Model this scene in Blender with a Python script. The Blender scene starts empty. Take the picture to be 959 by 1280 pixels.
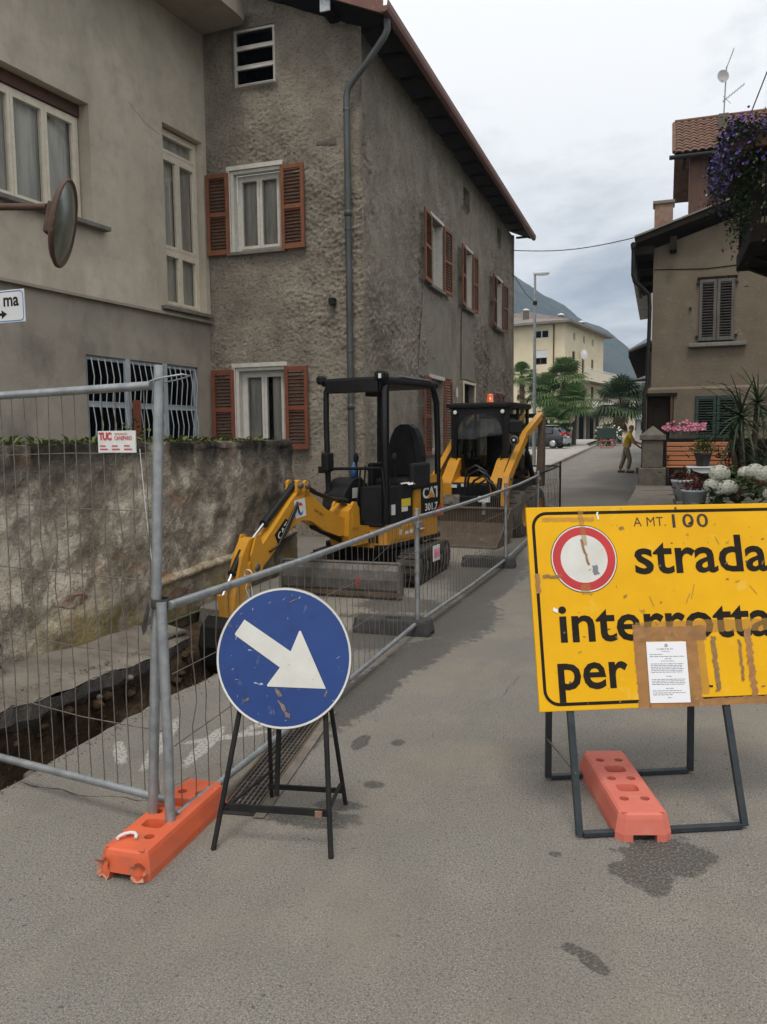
import bpy, bmesh, math, random
from mathutils import Vector, Matrix, noise as mnoise
R = math.radians
SC = bpy.context.scene
COL = SC.collection
rnd = random.Random(7)

# ------------------------------------------------------------------ camera
cam_data = bpy.data.cameras.new('camera'); cam = bpy.data.objects.new('camera', cam_data); COL.objects.link(cam)
SC.camera = cam
cam_data.sensor_fit = 'VERTICAL'; cam_data.sensor_height = 32.0; cam_data.lens = 25.0
cam_data.clip_start = .05; cam_data.clip_end = 20000
YAW, PITCH, ROLL = R(19.036), R(5.381), R(0.63)
cam.matrix_world = Matrix.Translation((0, 0, 1.7)) @ Matrix.Rotation(YAW, 4, 'Z') @ Matrix.Rotation(R(90)-PITCH, 4, 'X') @ Matrix.Rotation(-ROLL, 4, 'Z')

# ------------------------------------------------------------------ world, sun, exposure
SUN_EL, SUN_AZ = R(64), R(166)          # azimuth from +Y, clockwise
w = bpy.data.worlds.new('World'); SC.world = w; w.use_nodes = True
nt = w.node_tree; nt.nodes.clear()
N = nt.nodes.new; L = nt.links.new
tc = N('ShaderNodeTexCoord')
sep = N('ShaderNodeSeparateXYZ'); L(tc.outputs['Generated'], sep.inputs[0])
za = N('ShaderNodeMath'); za.operation = 'MAXIMUM'; za.inputs[1].default_value = 0.0; L(sep.outputs['Z'], za.inputs[0])
zb = N('ShaderNodeMath'); zb.operation = 'ADD'; zb.inputs[1].default_value = .22; L(za.outputs[0], zb.inputs[0])
dv = N('ShaderNodeVectorMath'); dv.operation = 'DIVIDE'; L(tc.outputs['Generated'], dv.inputs[0])
cb = N('ShaderNodeCombineXYZ'); [L(zb.outputs[0], cb.inputs[i]) for i in range(3)]
L(cb.outputs[0], dv.inputs[1])
n1 = N('ShaderNodeTexNoise'); n1.inputs['Scale'].default_value = 2.1; n1.inputs['Detail'].default_value = 7; n1.inputs['Roughness'].default_value = .62
n1.inputs['Distortion'].default_value = .25
mp = N('ShaderNodeMapping'); mp.inputs['Location'].default_value = (3.4, 1.1, .4); L(dv.outputs[0], mp.inputs[0]); L(mp.outputs[0], n1.inputs['Vector'])
# thin bright cloud overhead, thicker grey banks low over the valley
mr = N('ShaderNodeMapRange'); mr.inputs['From Min'].default_value = .02; mr.inputs['From Max'].default_value = .42
mr.inputs['To Min'].default_value = -.12; mr.inputs['To Max'].default_value = .2; L(za.outputs[0], mr.inputs['Value'])
ad = N('ShaderNodeMath'); ad.operation = 'ADD'; L(n1.outputs['Fac'], ad.inputs[0]); L(mr.outputs[0], ad.inputs[1])
cr = N('ShaderNodeValToRGB'); L(ad.outputs[0], cr.inputs[0])
e = cr.color_ramp.elements
e[0].position = .30; e[0].color = (.36, .375, .40, 1); e[1].position = .64; e[1].color = (1.0, .985, .965, 1)
m_ = e.new(.44); m_.color = (.60, .61, .62, 1)
m_ = e.new(.54); m_.color = (.84, .835, .825, 1)
sky = N('ShaderNodeTexSky'); sky.sky_type = 'NISHITA'; sky.sun_disc = False; sky.sun_elevation = SUN_EL; sky.sun_rotation = SUN_AZ
bg1 = N('ShaderNodeBackground'); bg1.inputs['Strength'].default_value = .1; L(sky.outputs[0], bg1.inputs['Color'])
bg2 = N('ShaderNodeBackground'); bg2.inputs['Strength'].default_value = 1.0; L(cr.outputs[0], bg2.inputs['Color'])
mx = N('ShaderNodeMixShader'); mx.inputs[0].default_value = .93; L(bg1.outputs[0], mx.inputs[1]); L(bg2.outputs[0], mx.inputs[2])
wo = N('ShaderNodeOutputWorld'); L(mx.outputs[0], wo.inputs[0])

sd = bpy.data.lights.new('sun', 'SUN'); sd.energy = 1.5; sd.angle = R(18); sd.color = (1, .93, .83)
so = bpy.data.objects.new('sun', sd); COL.objects.link(so)
sdir = Vector((math.sin(SUN_AZ)*math.cos(SUN_EL), math.cos(SUN_AZ)*math.cos(SUN_EL), math.sin(SUN_EL)))
so.rotation_euler = sdir.to_track_quat('Z', 'Y').to_euler(); so.location = (0, -20, 40)
vs = SC.view_settings; vs.view_transform = 'Standard'; vs.look = 'None'; vs.exposure = 0.40; vs.gamma = 1; vs.use_curve_mapping = False
SC.render.engine = 'CYCLES'
SC.cycles.use_denoising = True
SC.cycles.max_bounces = 6; SC.cycles.transparent_max_bounces = 12; SC.cycles.volume_bounces = 0

# ------------------------------------------------------------------ materials
MAT = {}
def col4(c): return (c[0], c[1], c[2], 1)
def mat(name, c1, c2=None, scale=4, lo=.35, hi=.65, rough=.8, metal=0, bump=0, bscale=40, bdist=.01, detail=6, stretch=(1, 1, 1),
        layers=(), spec=.5, bstretch=(1, 1, 1), bvor=False, coat=0, sheen=0, emit=None, b2=None):
    m = bpy.data.materials.new(name); m.use_nodes = True; MAT[name] = m
    t = m.node_tree; P = t.nodes['Principled BSDF']; n = t.nodes.new; k = t.links.new
    P.inputs['Roughness'].default_value = rough; P.inputs['Metallic'].default_value = metal
    P.inputs['Specular IOR Level'].default_value = spec; P.inputs['Coat Weight'].default_value = coat
    P.inputs['Base Color'].default_value = col4(c1)
    co = n('ShaderNodeTexCoord')
    def noise(sc, seed=0, st=(1, 1, 1), det=6, ro=.6, dist=0):
        mp = n('ShaderNodeMapping'); mp.inputs['Location'].default_value = (seed*3.7, seed*1.9, seed*2.3); mp.inputs['Scale'].default_value = st
        k(co.outputs['Object'], mp.inputs[0]); nn = n('ShaderNodeTexNoise'); nn.inputs['Scale'].default_value = sc
        nn.inputs['Detail'].default_value = det; nn.inputs['Roughness'].default_value = ro; nn.inputs['Distortion'].default_value = dist
        k(mp.outputs[0], nn.inputs['Vector']); return nn.outputs['Fac']
    def rng(s, a, b):
        r = n('ShaderNodeMapRange'); r.inputs['From Min'].default_value = a; r.inputs['From Max'].default_value = b; k(s, r.inputs['Value']); return r.outputs[0]
    def mix(f, a, b):
        x = n('ShaderNodeMix'); x.data_type = 'RGBA'; k(f, x.inputs['Factor'])
        if isinstance(a, tuple): x.inputs[6].default_value = col4(a)
        else: k(a, x.inputs[6])
        x.inputs[7].default_value = col4(b); return x.outputs[2]
    cur = c1
    if c2: cur = mix(rng(noise(scale, 0, stretch, detail), lo, hi), c1, c2)
    for i, ly in enumerate(layers):
        f = rng(noise(ly.get('scale', 3), ly.get('seed', i+1), ly.get('st', (1, 1, 1)), ly.get('det', 6), ly.get('ro', .6), ly.get('dist', 0)), ly.get('lo', .5), ly.get('hi', .6))
        for ax, zz in (('X', 'x'), ('Y', 'y'), ('Z', 'z')):
            if zz in ly:
                s = n('ShaderNodeSeparateXYZ'); k(co.outputs['Object'], s.inputs[0]); g = rng(s.outputs[ax], *ly[zz])
                mm = n('ShaderNodeMath'); mm.operation = 'MULTIPLY'; k(f, mm.inputs[0]); k(g, mm.inputs[1]); f = mm.outputs[0]
        if 'amt' in ly:
            mm = n('ShaderNodeMath'); mm.operation = 'MULTIPLY'; k(f, mm.inputs[0]); mm.inputs[1].default_value = ly['amt']; f = mm.outputs[0]
        cur = mix(f, cur, ly['c'])
    if not isinstance(cur, tuple): k(cur, P.inputs['Base Color'])
    last = None
    if bump:
        if bvor:
            mp = n('ShaderNodeMapping'); mp.inputs['Scale'].default_value = bstretch; k(co.outputs['Object'], mp.inputs[0])
            nn = n('ShaderNodeTexVoronoi'); nn.inputs['Scale'].default_value = bscale; k(mp.outputs[0], nn.inputs['Vector']); src = nn.outputs['Distance']
        else: src = noise(bscale, 5, bstretch, 5, .62, .3)
        b = n('ShaderNodeBump'); b.inputs['Strength'].default_value = bump; b.inputs['Distance'].default_value = bdist
        k(src, b.inputs['Height']); last = b
        if b2:
            bb = n('ShaderNodeBump'); bb.inputs['Strength'].default_value = b2[0]; bb.inputs['Distance'].default_value = b2[2]
            k(noise(b2[1], 9), bb.inputs['Height']); k(b.outputs[0], bb.inputs['Normal']); last = bb
        k(last.outputs[0], P.inputs['Normal'])
    if emit: P.inputs['Emission Color'].default_value = col4(emit[0]); P.inputs['Emission Strength'].default_value = emit[1]
    return m

mat('roughcast', (.385, .343, .28), (.272, .24, .195), 1.6, rough=.95, bump=1, bscale=45, bdist=.03, bstretch=(1, 1, 1.4), spec=.2, b2=(.6, 110, .008),
    layers=[dict(c=(.13, .115, .095), scale=.7, lo=.52, hi=.72, seed=3, amt=.6), dict(c=(.36, .325, .27), scale=20, lo=.58, hi=.72, seed=6, amt=.45, st=(1, 1, 1.7)),
            dict(c=(.075, .066, .056), scale=19, lo=.54, hi=.68, seed=8, amt=.75, st=(1, 1, 1.7)), dict(c=(.5, .45, .37), scale=26, lo=.57, hi=.68, seed=28, amt=.5, st=(1, 1, 1.5)), dict(c=(.15, .13, .105), scale=2.6, lo=.5, hi=.65, seed=31, amt=.4),  # dark and pale specks paint crevice shade and relief into the plaster colour
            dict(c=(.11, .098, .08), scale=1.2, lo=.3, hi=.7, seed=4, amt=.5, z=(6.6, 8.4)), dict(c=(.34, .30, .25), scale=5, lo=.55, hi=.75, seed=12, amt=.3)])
mat('smooth_patch', (.27, .245, .205), (.21, .19, .16), 3, rough=.95, bump=.5, bscale=60, bdist=.006, spec=.2)
mat('pale_plaster', (.56, .50, .405), (.455, .405, .325), .9, rough=.92, bump=.35, bscale=35, bdist=.006, spec=.2,
    layers=[dict(c=(.27, .235, .19), scale=1.3, lo=.5, hi=.8, seed=2, amt=.6, st=(1, 1, .5)), dict(c=(.52, .46, .37), scale=3, lo=.6, hi=.8, seed=5, amt=.3),
            dict(c=(.24, .215, .18), scale=2.2, lo=.5, hi=.75, seed=9, amt=.28, st=(1.2, 1.2, .4)), dict(c=(.30, .27, .23), scale=5, lo=.48, hi=.7, seed=19, amt=.35), dict(c=(.62, .55, .45), scale=1.6, lo=.55, hi=.7, seed=21, amt=.35),
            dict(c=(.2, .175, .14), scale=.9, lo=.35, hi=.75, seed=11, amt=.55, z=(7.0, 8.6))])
mat('grey_plaster', (.39, .35, .295), (.29, .26, .215), 1.1, rough=.95, bump=.6, bscale=22, bdist=.012, spec=.2,
    layers=[dict(c=(.15, .135, .115), scale=1.6, lo=.5, hi=.72, seed=2, amt=.7, st=(1, 1, .6)), dict(c=(.33, .31, .26), scale=6, lo=.62, hi=.75, seed=3, amt=.5, st=(1, 1, .2))])
mat('concrete', (.36, .325, .27), (.28, .25, .21), 2, rough=.95, bump=.5, bscale=30, bdist=.008, spec=.2,
    layers=[dict(c=(.2, .18, .15), scale=.8, lo=.5, hi=.75, amt=.6)])
mat('old_wall', (.54, .475, .385), (.29, .245, .19), 2.1, lo=.43, hi=.58, rough=.97, bump=1, bscale=26, bdist=.03, spec=.15, b2=(.6, 90, .008),
    layers=[dict(c=(.74, .66, .54), scale=3.0, lo=.52, hi=.57, seed=2, amt=.6, ro=.78), dict(c=(.085, .073, .058), scale=4.2, lo=.53, hi=.60, seed=4, amt=.5, ro=.7),
            dict(c=(.26, .21, .15), scale=1.5, lo=.5, hi=.62, seed=15, amt=.55, st=(1, 1, 1.6)),
            dict(c=(.30, .17, .10), scale=2.2, lo=.60, hi=.66, seed=7, amt=.65, st=(1, 1, 2)), dict(c=(.10, .09, .075), scale=11, lo=.60, hi=.70, seed=9, amt=.5), dict(c=(.36, .24, .13), scale=1.8, lo=.54, hi=.66, seed=37, amt=.45, z=(1.0, .1)),
            dict(c=(.022, .02, .017), scale=2.6, lo=.36, hi=.52, seed=11, amt=.97, z=(1.25, 1.6), st=(1, 1, .45)), dict(c=(.05, .047, .04), scale=1.4, lo=.35, hi=.6, seed=17, amt=.8, y=(6.6, 8.6), st=(1, 1, .5)),
            dict(c=(.12, .105, .085), scale=2.2, lo=.44, hi=.62, seed=23, amt=.55, z=(.55, 1.4), st=(1, 2, .35)), dict(c=(.27, .20, .035), scale=2.6, lo=.42, hi=.56, seed=13, amt=.75, z=(.5, .15), y=(4.4, 5.2)), dict(c=(.12, .1, .08), scale=3, lo=.3, hi=.6, seed=14, amt=.8, z=(.3, -.05))])
mat('soil', (.085, .058, .036), (.045, .031, .02), 5, rough=1, bump=1, bscale=18, bdist=.05, spec=.1,
    layers=[dict(c=(.17, .125, .085), scale=16, lo=.6, hi=.68, amt=.8), dict(c=(.14, .075, .035), scale=3, lo=.58, hi=.7, amt=.5)])
mat('footing', (.23, .205, .172), (.14, .122, .10), 3, rough=.95, bump=.8, bscale=28, bdist=.02, spec=.2, layers=[dict(c=(.1, .088, .07), scale=5, lo=.55, hi=.7, amt=.8)])
mat('asphalt_cut', (.12, .11, .098), (.22, .20, .175), 30, rough=1, bump=1, bscale=50, bdist=.02)
mat('shutter_brown', (.235, .085, .035), (.17, .06, .027), 6, rough=.65, bump=.15, bscale=60, bdist=.003, layers=[dict(c=(.28, .115, .055), scale=30, lo=.6, hi=.7, amt=.4, st=(1, 1, .1))])
mat('shutter_red', (.215, .062, .029), (.155, .046, .024), 6, rough=.65, bump=.15, bscale=60, bdist=.003)
mat('shutter_louvre', (.14, .05, .024), (.10, .037, .019), 6, rough=.7)
mat('shutter_grey', (.115, .105, .092), (.075, .068, .06), 12, rough=.85, stretch=(1, 1, .3))
mat('shutter_green', (.016, .042, .032), (.011, .028, .022), 8, rough=.6)
mat('window_white', (.62, .60, .55), (.52, .5, .45), 9, rough=.5, layers=[dict(c=(.3, .28, .24), scale=25, lo=.63, hi=.7, amt=.5)])
mat('window_cream', (.72, .66, .54), (.64, .57, .45), 9, rough=.55, layers=[dict(c=(.33, .28, .2), scale=25, lo=.62, hi=.7, amt=.5)])
mat('brown_wood', (.10, .042, .024), (.06, .028, .018), 8, rough=.7, stretch=(1, 1, .2))
mat('dark_wood', (.022, .016, .012), (.013, .010, .008), 6, rough=.9, spec=.15)
mat('plank_wood', (.17, .075, .035), (.11, .048, .024), 7, rough=.75, stretch=(.2, .2, 2))
mat('dark_room', (.02, .02, .02), rough=1)  # near-black colour paints in the darkness of interiors and openings
mat('curtain', (.50, .485, .45), (.30, .29, .27), 3, rough=.95, stretch=(3, 3, .35))
mat('stone_sill', (.20, .185, .165), (.14, .13, .115), 8, rough=.9, bump=.3, bscale=40)
mat('grey_pipe', (.115, .125, .125), (.075, .08, .08), 4, rough=.55, metal=.3, stretch=(1, 1, .4))
mat('galvanised', (.40, .42, .43), (.27, .285, .295), 14, rough=.48, metal=.65, bump=.1, bscale=60, bdist=.002, layers=[dict(c=(.17, .165, .155), scale=9, lo=.58, hi=.7, amt=.6)])
mat('wire', (.22, .205, .185), (.13, .11, .09), 20, rough=.6, metal=.4)
mat('blue_iron', (.42, .475, .51), (.33, .38, .41), 10, rough=.6, layers=[dict(c=(.2, .12, .07), scale=25, lo=.64, hi=.7, amt=.6)])
mat('fascia', (.175, .072, .05), (.13, .055, .04), 3, rough=.6, layers=[dict(c=(.3, .16, .12), scale=12, lo=.6, hi=.7, amt=.4)])
mat('roof_tile', (.165, .082, .052), (.10, .055, .038), 3, rough=.9, bump=.4, bscale=30, layers=[dict(c=(.30, .17, .11), scale=4, lo=.55, hi=.68, amt=.6), dict(c=(.07, .055, .045), scale=6, lo=.58, hi=.68, amt=.6)])
mat('house_plaster', (.18, .148, .11), (.138, .113, .083), 1.8, rough=.95, bump=.6, bscale=22, bdist=.02, spec=.2, layers=[dict(c=(.15, .122, .09), scale=1.0, lo=.52, hi=.75, amt=.6), dict(c=(.3, .25, .19), scale=8, lo=.6, hi=.7, amt=.3), dict(c=(.11, .09, .068), scale=2, lo=.4, hi=.7, seed=8, amt=.6, z=(2.4, 0.6))])
mat('brick', (.21, .10, .065), (.26, .21, .16), 5, rough=.95, bump=.5, bscale=25)
mat('stone_grey', (.15, .132, .108), (.095, .083, .067), 5, rough=.95, bump=.7, bscale=25, bdist=.015, layers=[dict(c=(.2, .185, .15), scale=14, lo=.6, hi=.7, amt=.5)])
mat('black_metal', (.011, .011, .012), (.02, .019, .018), 12, rough=.6, spec=.25)
mat('sign_frame', (.022, .032, .040), (.04, .048, .052), 14, rough=.5, metal=.3, layers=[dict(c=(.12, .06, .03), scale=22, lo=.66, hi=.72, amt=.6)])
mat('sign_yellow', (.78, .42, .006), (.72, .38, .005), 5, rough=.5, spec=.2, layers=[dict(c=(.33, .18, .03), scale=18, lo=.675, hi=.70, seed=3, amt=.75), dict(c=(.16, .08, .03), scale=55, lo=.72, hi=.75, seed=5, amt=.8), dict(c=(.82, .55, .15), scale=7, lo=.64, hi=.70, seed=8, amt=.3)], bump=.05, bscale=8, bdist=.004)
mat('sign_black', (.011, .009, .007), (.02, .015, .011), 12, rough=.6, spec=.15, layers=[dict(c=(.2, .12, .03), scale=40, lo=.7, hi=.74, amt=.7)])
mat('sign_red', (.53, .026, .026), (.43, .02, .024), 5, rough=.45, layers=[dict(c=(.7, .45, .4), scale=40, lo=.7, hi=.74, amt=.6)])
mat('sign_white', (.66, .66, .62), (.58, .57, .52), 7, rough=.5, layers=[dict(c=(.23, .19, .15), scale=22, lo=.665, hi=.70, seed=3, amt=.8), dict(c=(.1, .08, .06), scale=48, lo=.70, hi=.73, seed=7, amt=.8)])
mat('sign_blue', (.006, .034, .165), (.009, .046, .205), 4, rough=.42, layers=[dict(c=(.26, .30, .38), scale=13, lo=.60, hi=.70, seed=3, amt=.6, st=(1, 1, .35)), dict(c=(.5, .52, .55), scale=26, lo=.70, hi=.73, seed=5, amt=.9, st=(.5, 1, 1)), dict(c=(.2, .15, .10), scale=9, lo=.635, hi=.70, seed=9, amt=.7), dict(c=(.01, .02, .1), scale=14, lo=.6, hi=.7, seed=11, amt=.5)], bump=.06, bscale=12, bdist=.003)
mat('sign_back', (.24, .24, .23), (.17, .17, .16), 9, rough=.6, metal=.4, layers=[dict(c=(.16, .09, .05), scale=20, lo=.55, hi=.65, amt=.6)])
mat('tape', (.40, .20, .07), (.30, .145, .05), 12, rough=.35, bump=.5, bscale=30, bdist=.006, layers=[dict(c=(.5, .29, .12), scale=22, lo=.6, hi=.68, amt=.6)])
mat('tape_pale', (.50, .27, .06), (.42, .22, .06), 12, rough=.4, bump=.4, bscale=30, bdist=.004)
mat('tape_dark', (.20, .115, .045), (.30, .17, .05), 40, rough=.5)
mat('rust', (.15, .105, .075), (.24, .19, .15), 60, rough=.9)
mat('paper', (.78, .79, .82), rough=.85)
mat('ink', (.19, .19, .22), rough=.9)
mat('ink_faint', (.42, .42, .45), rough=.9)
mat('marker', (.045, .03, .022), rough=.8)
mat('orange_plastic', (.66, .125, .045), (.56, .10, .04), 5, rough=.55, bump=.12, bscale=20, bdist=.004, layers=[dict(c=(.34, .12, .07), scale=11, lo=.52, hi=.68, seed=3, amt=.55), dict(c=(.22, .14, .10), scale=5, lo=.5, hi=.7, seed=13, amt=.45, z=(.09, .0)), dict(c=(.80, .27, .16), scale=30, lo=.68, hi=.74, seed=5, amt=.6)])
mat('orange_torn', (.62, .17, .09), (.45, .33, .24), 30, rough=.9, bump=.8, bscale=60)
mat('pink_plastic', (.62, .165, .115), (.55, .135, .095), 5, rough=.65, bump=.12, bscale=20, bdist=.004, layers=[dict(c=(.52, .26, .19), scale=12, lo=.56, hi=.72, seed=3, amt=.5), dict(c=(.24, .1, .07), scale=40, lo=.68, hi=.74, seed=5, amt=.6)])
mat('black_rubber', (.028, .028, .028), (.055, .052, .048), 9, rough=.85, bump=.3, bscale=30)
mat('cat_yellow', (.56, .265, .02), (.50, .23, .018), 5, rough=.42, coat=.15, layers=[dict(c=(.24, .13, .03), scale=9, lo=.60, hi=.72, seed=3, amt=.5), dict(c=(.2, .15, .09), scale=26, lo=.66, hi=.72, seed=5, amt=.6), dict(c=(.2, .14, .07), scale=5, lo=.4, hi=.7, seed=6, amt=.6, z=(.7, .1))])
mat('machine_black', (.008, .008, .0085), (.015, .015, .015), 7, rough=.5, spec=.22)
mat('machine_plastic', (.011, .0115, .0125), (.019, .0195, .021), 9, rough=.6, spec=.22)
mat('machine_gloss', (.007, .007, .008), rough=.25, spec=.35)
mat('track_rubber', (.02, .018, .016), (.05, .044, .036), 6, rough=.95, bump=.5, bscale=30, layers=[dict(c=(.13, .11, .085), scale=12, lo=.58, hi=.7, amt=.6)])
mat('worn_steel', (.16, .15, .137), (.10, .09, .08), 7, rough=.6, metal=.4, layers=[dict(c=(.17, .095, .055), scale=5, lo=.60, hi=.70, amt=.5), dict(c=(.28, .265, .24), scale=14, lo=.62, hi=.7, amt=.6)])
mat('brown_steel', (.125, .088, .058), (.08, .058, .04), 6, rough=.7, metal=.2, layers=[dict(c=(.2, .155, .11), scale=9, lo=.58, hi=.7, amt=.7)])
mat('chrome', (.7, .7, .7), rough=.2, metal=1)
mat('hose', (.012, .012, .012), rough=.5)
mat('lamp_glass', (.75, .77, .78), rough=.12, spec=.8)
mat('beacon', (.75, .13, .02), rough=.2, coat=.6)
mat('white_decal', (.72, .72, .70), (.62, .62, .6), 20, rough=.5)
mat('yellow_decal', (.70, .55, .05), rough=.5)
mat('red_decal', (.5, .04, .04), rough=.5)
mat('blue_decal', (.05, .16, .42), rough=.4)
mat('rag', (.68, .66, .66), (.55, .53, .53), 30, rough=.95)
mat('car_paint', (.018, .02, .024), rough=.25, coat=.8)
mat('car_silver', (.45, .46, .47), rough=.35, metal=.5)
mat('car_glass', (.012, .014, .016), rough=.06, spec=.8)
mat('tyre', (.02, .02, .02), rough=.9)
mat('tyre_dusty', (.035, .032, .028), (.07, .06, .05), 6, rough=.95)
mat('tail_red', (.4, .02, .03), rough=.2)
mat('rim', (.5, .5, .5), rough=.35, metal=.7)
mat('yb_wall', (.73, .64, .46), (.67, .58, .41), .6, rough=.95, layers=[dict(c=(.5, .4, .24), scale=.5, lo=.5, hi=.8, amt=.4)])
mat('yb_pale', (.68, .60, .45), rough=.95)
mat('slate', (.23, .205, .18), (.15, .13, .115), 1.8, rough=.95, layers=[dict(c=(.34, .31, .27), scale=3, lo=.58, hi=.68, amt=.6)])
mat('white_wall', (.55, .56, .55), (.48, .48, .47), 1, rough=.95)
mat('white_metal', (.72, .73, .73), rough=.5)
mat('white_plastic', (.66, .67, .68), (.58, .59, .6), 5, rough=.5)
mat('blue_pot', (.55, .60, .64), (.48, .53, .57), 6, rough=.6)
mat('terracotta', (.30, .13, .075), (.24, .1, .06), 6, rough=.9)
mat('bench_wood', (.48, .205, .09), (.37, .15, .065), 9, rough=.6, stretch=(.2, 1, 3), coat=.1)
mat('bark', (.12, .088, .06), (.075, .055, .04), 9, rough=1, bump=1, bscale=25, bdist=.03)
mat('mirror_glass', (.30, .33, .27), (.2, .22, .17), 9, rough=.22, metal=.85)
mat('mirror_back', (.10, .052, .034), (.065, .036, .026), 9, rough=.75, layers=[dict(c=(.18, .12, .09), scale=25, lo=.62, hi=.7, amt=.5)])
mat('skin', (.42, .23, .15), rough=.6)
mat('shirt_yellow', (.60, .42, .02), (.5, .34, .015), 9, rough=.9)
mat('khaki', (.22, .175, .12), (.16, .125, .085), 10, rough=.95)
mat('shoe', (.07, .06, .05), rough=.8)
mat('hair_grey', (.16, .14, .12), rough=.9)
mat('pavement', (.36, .34, .31), (.3, .285, .26), 2, rough=.95, bump=.3, bscale=60)
mat('paint_white', (.62, .61, .57), (.45, .44, .41), 30, rough=.9)
mat('far_grass', (.055, .075, .025), (.08, .08, .035), .05, rough=1)
mat('forest', (.022, .036, .024), (.036, .048, .03), .01, rough=1, bump=1, bscale=.03, bdist=30)
mat('cable', (.03, .03, .03), rough=.8)
mat('antenna', (.32, .32, .33), rough=.5, metal=.5)
mat('dish', (.42, .42, .42), rough=.6)
def leafmat(name, a, b, sc=3):
    m = mat(name, a, b, sc, rough=.6, spec=.3); P = m.node_tree.nodes['Principled BSDF']
    P.inputs['Subsurface Weight'].default_value = 0; return m
leafmat('leaf_green', (.045, .085, .02), (.075, .12, .03)); leafmat('leaf_dark', (.02, .045, .016), (.04, .07, .022)); leafmat('leaf_moss', (.12, .14, .035), (.065, .085, .02), 20)
leafmat('leaf_palm', (.055, .115, .03), (.10, .16, .045), 2); leafmat('leaf_yucca', (.03, .055, .025), (.055, .085, .038), 6); leafmat('leaf_dry', (.24, .18, .07), (.14, .12, .045), 3)
leafmat('petal_purple', (.085, .042, .22), (.16, .10, .34), 25); leafmat('petal_white', (.82, .82, .74), (.70, .72, .60), 20); leafmat('petal_pink', (.62, .11, .24), (.72, .38, .48), 20)
leafmat('petal_red', (.40, .025, .05), (.28, .02, .04), 20); leafmat('petal_red_brown', (.17, .04, .03), (.1, .035, .025), 20)

for n_, a_ in (('tape', .78), ('tape_pale', .42)): MAT[n_].node_tree.nodes['Principled BSDF'].inputs['Alpha'].default_value = a_
def glassmat(name, tint, refl=.25):
    m = bpy.data.materials.new(name); m.use_nodes = True; MAT[name] = m; t = m.node_tree; t.nodes.clear(); n = t.nodes.new; k = t.links.new
    tr = n('ShaderNodeBsdfTransparent'); tr.inputs[0].default_value = col4(tint); gl = n('ShaderNodeBsdfGlossy'); gl.inputs['Roughness'].default_value = .02; gl.inputs[0].default_value = (.9, .92, .92, 1)
    fr = n('ShaderNodeLayerWeight'); fr.inputs[0].default_value = refl; mx = n('ShaderNodeMixShader'); o = n('ShaderNodeOutputMaterial')
    k(fr.outputs['Fresnel'], mx.inputs[0]); k(tr.outputs[0], mx.inputs[1]); k(gl.outputs[0], mx.inputs[2]); k(mx.outputs[0], o.inputs[0])
glassmat('glass', (.86, .86, .84), .17); glassmat('dark_glass', (.30, .33, .33), .12); glassmat('cab_glass', (.36, .41, .39), .35)

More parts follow.
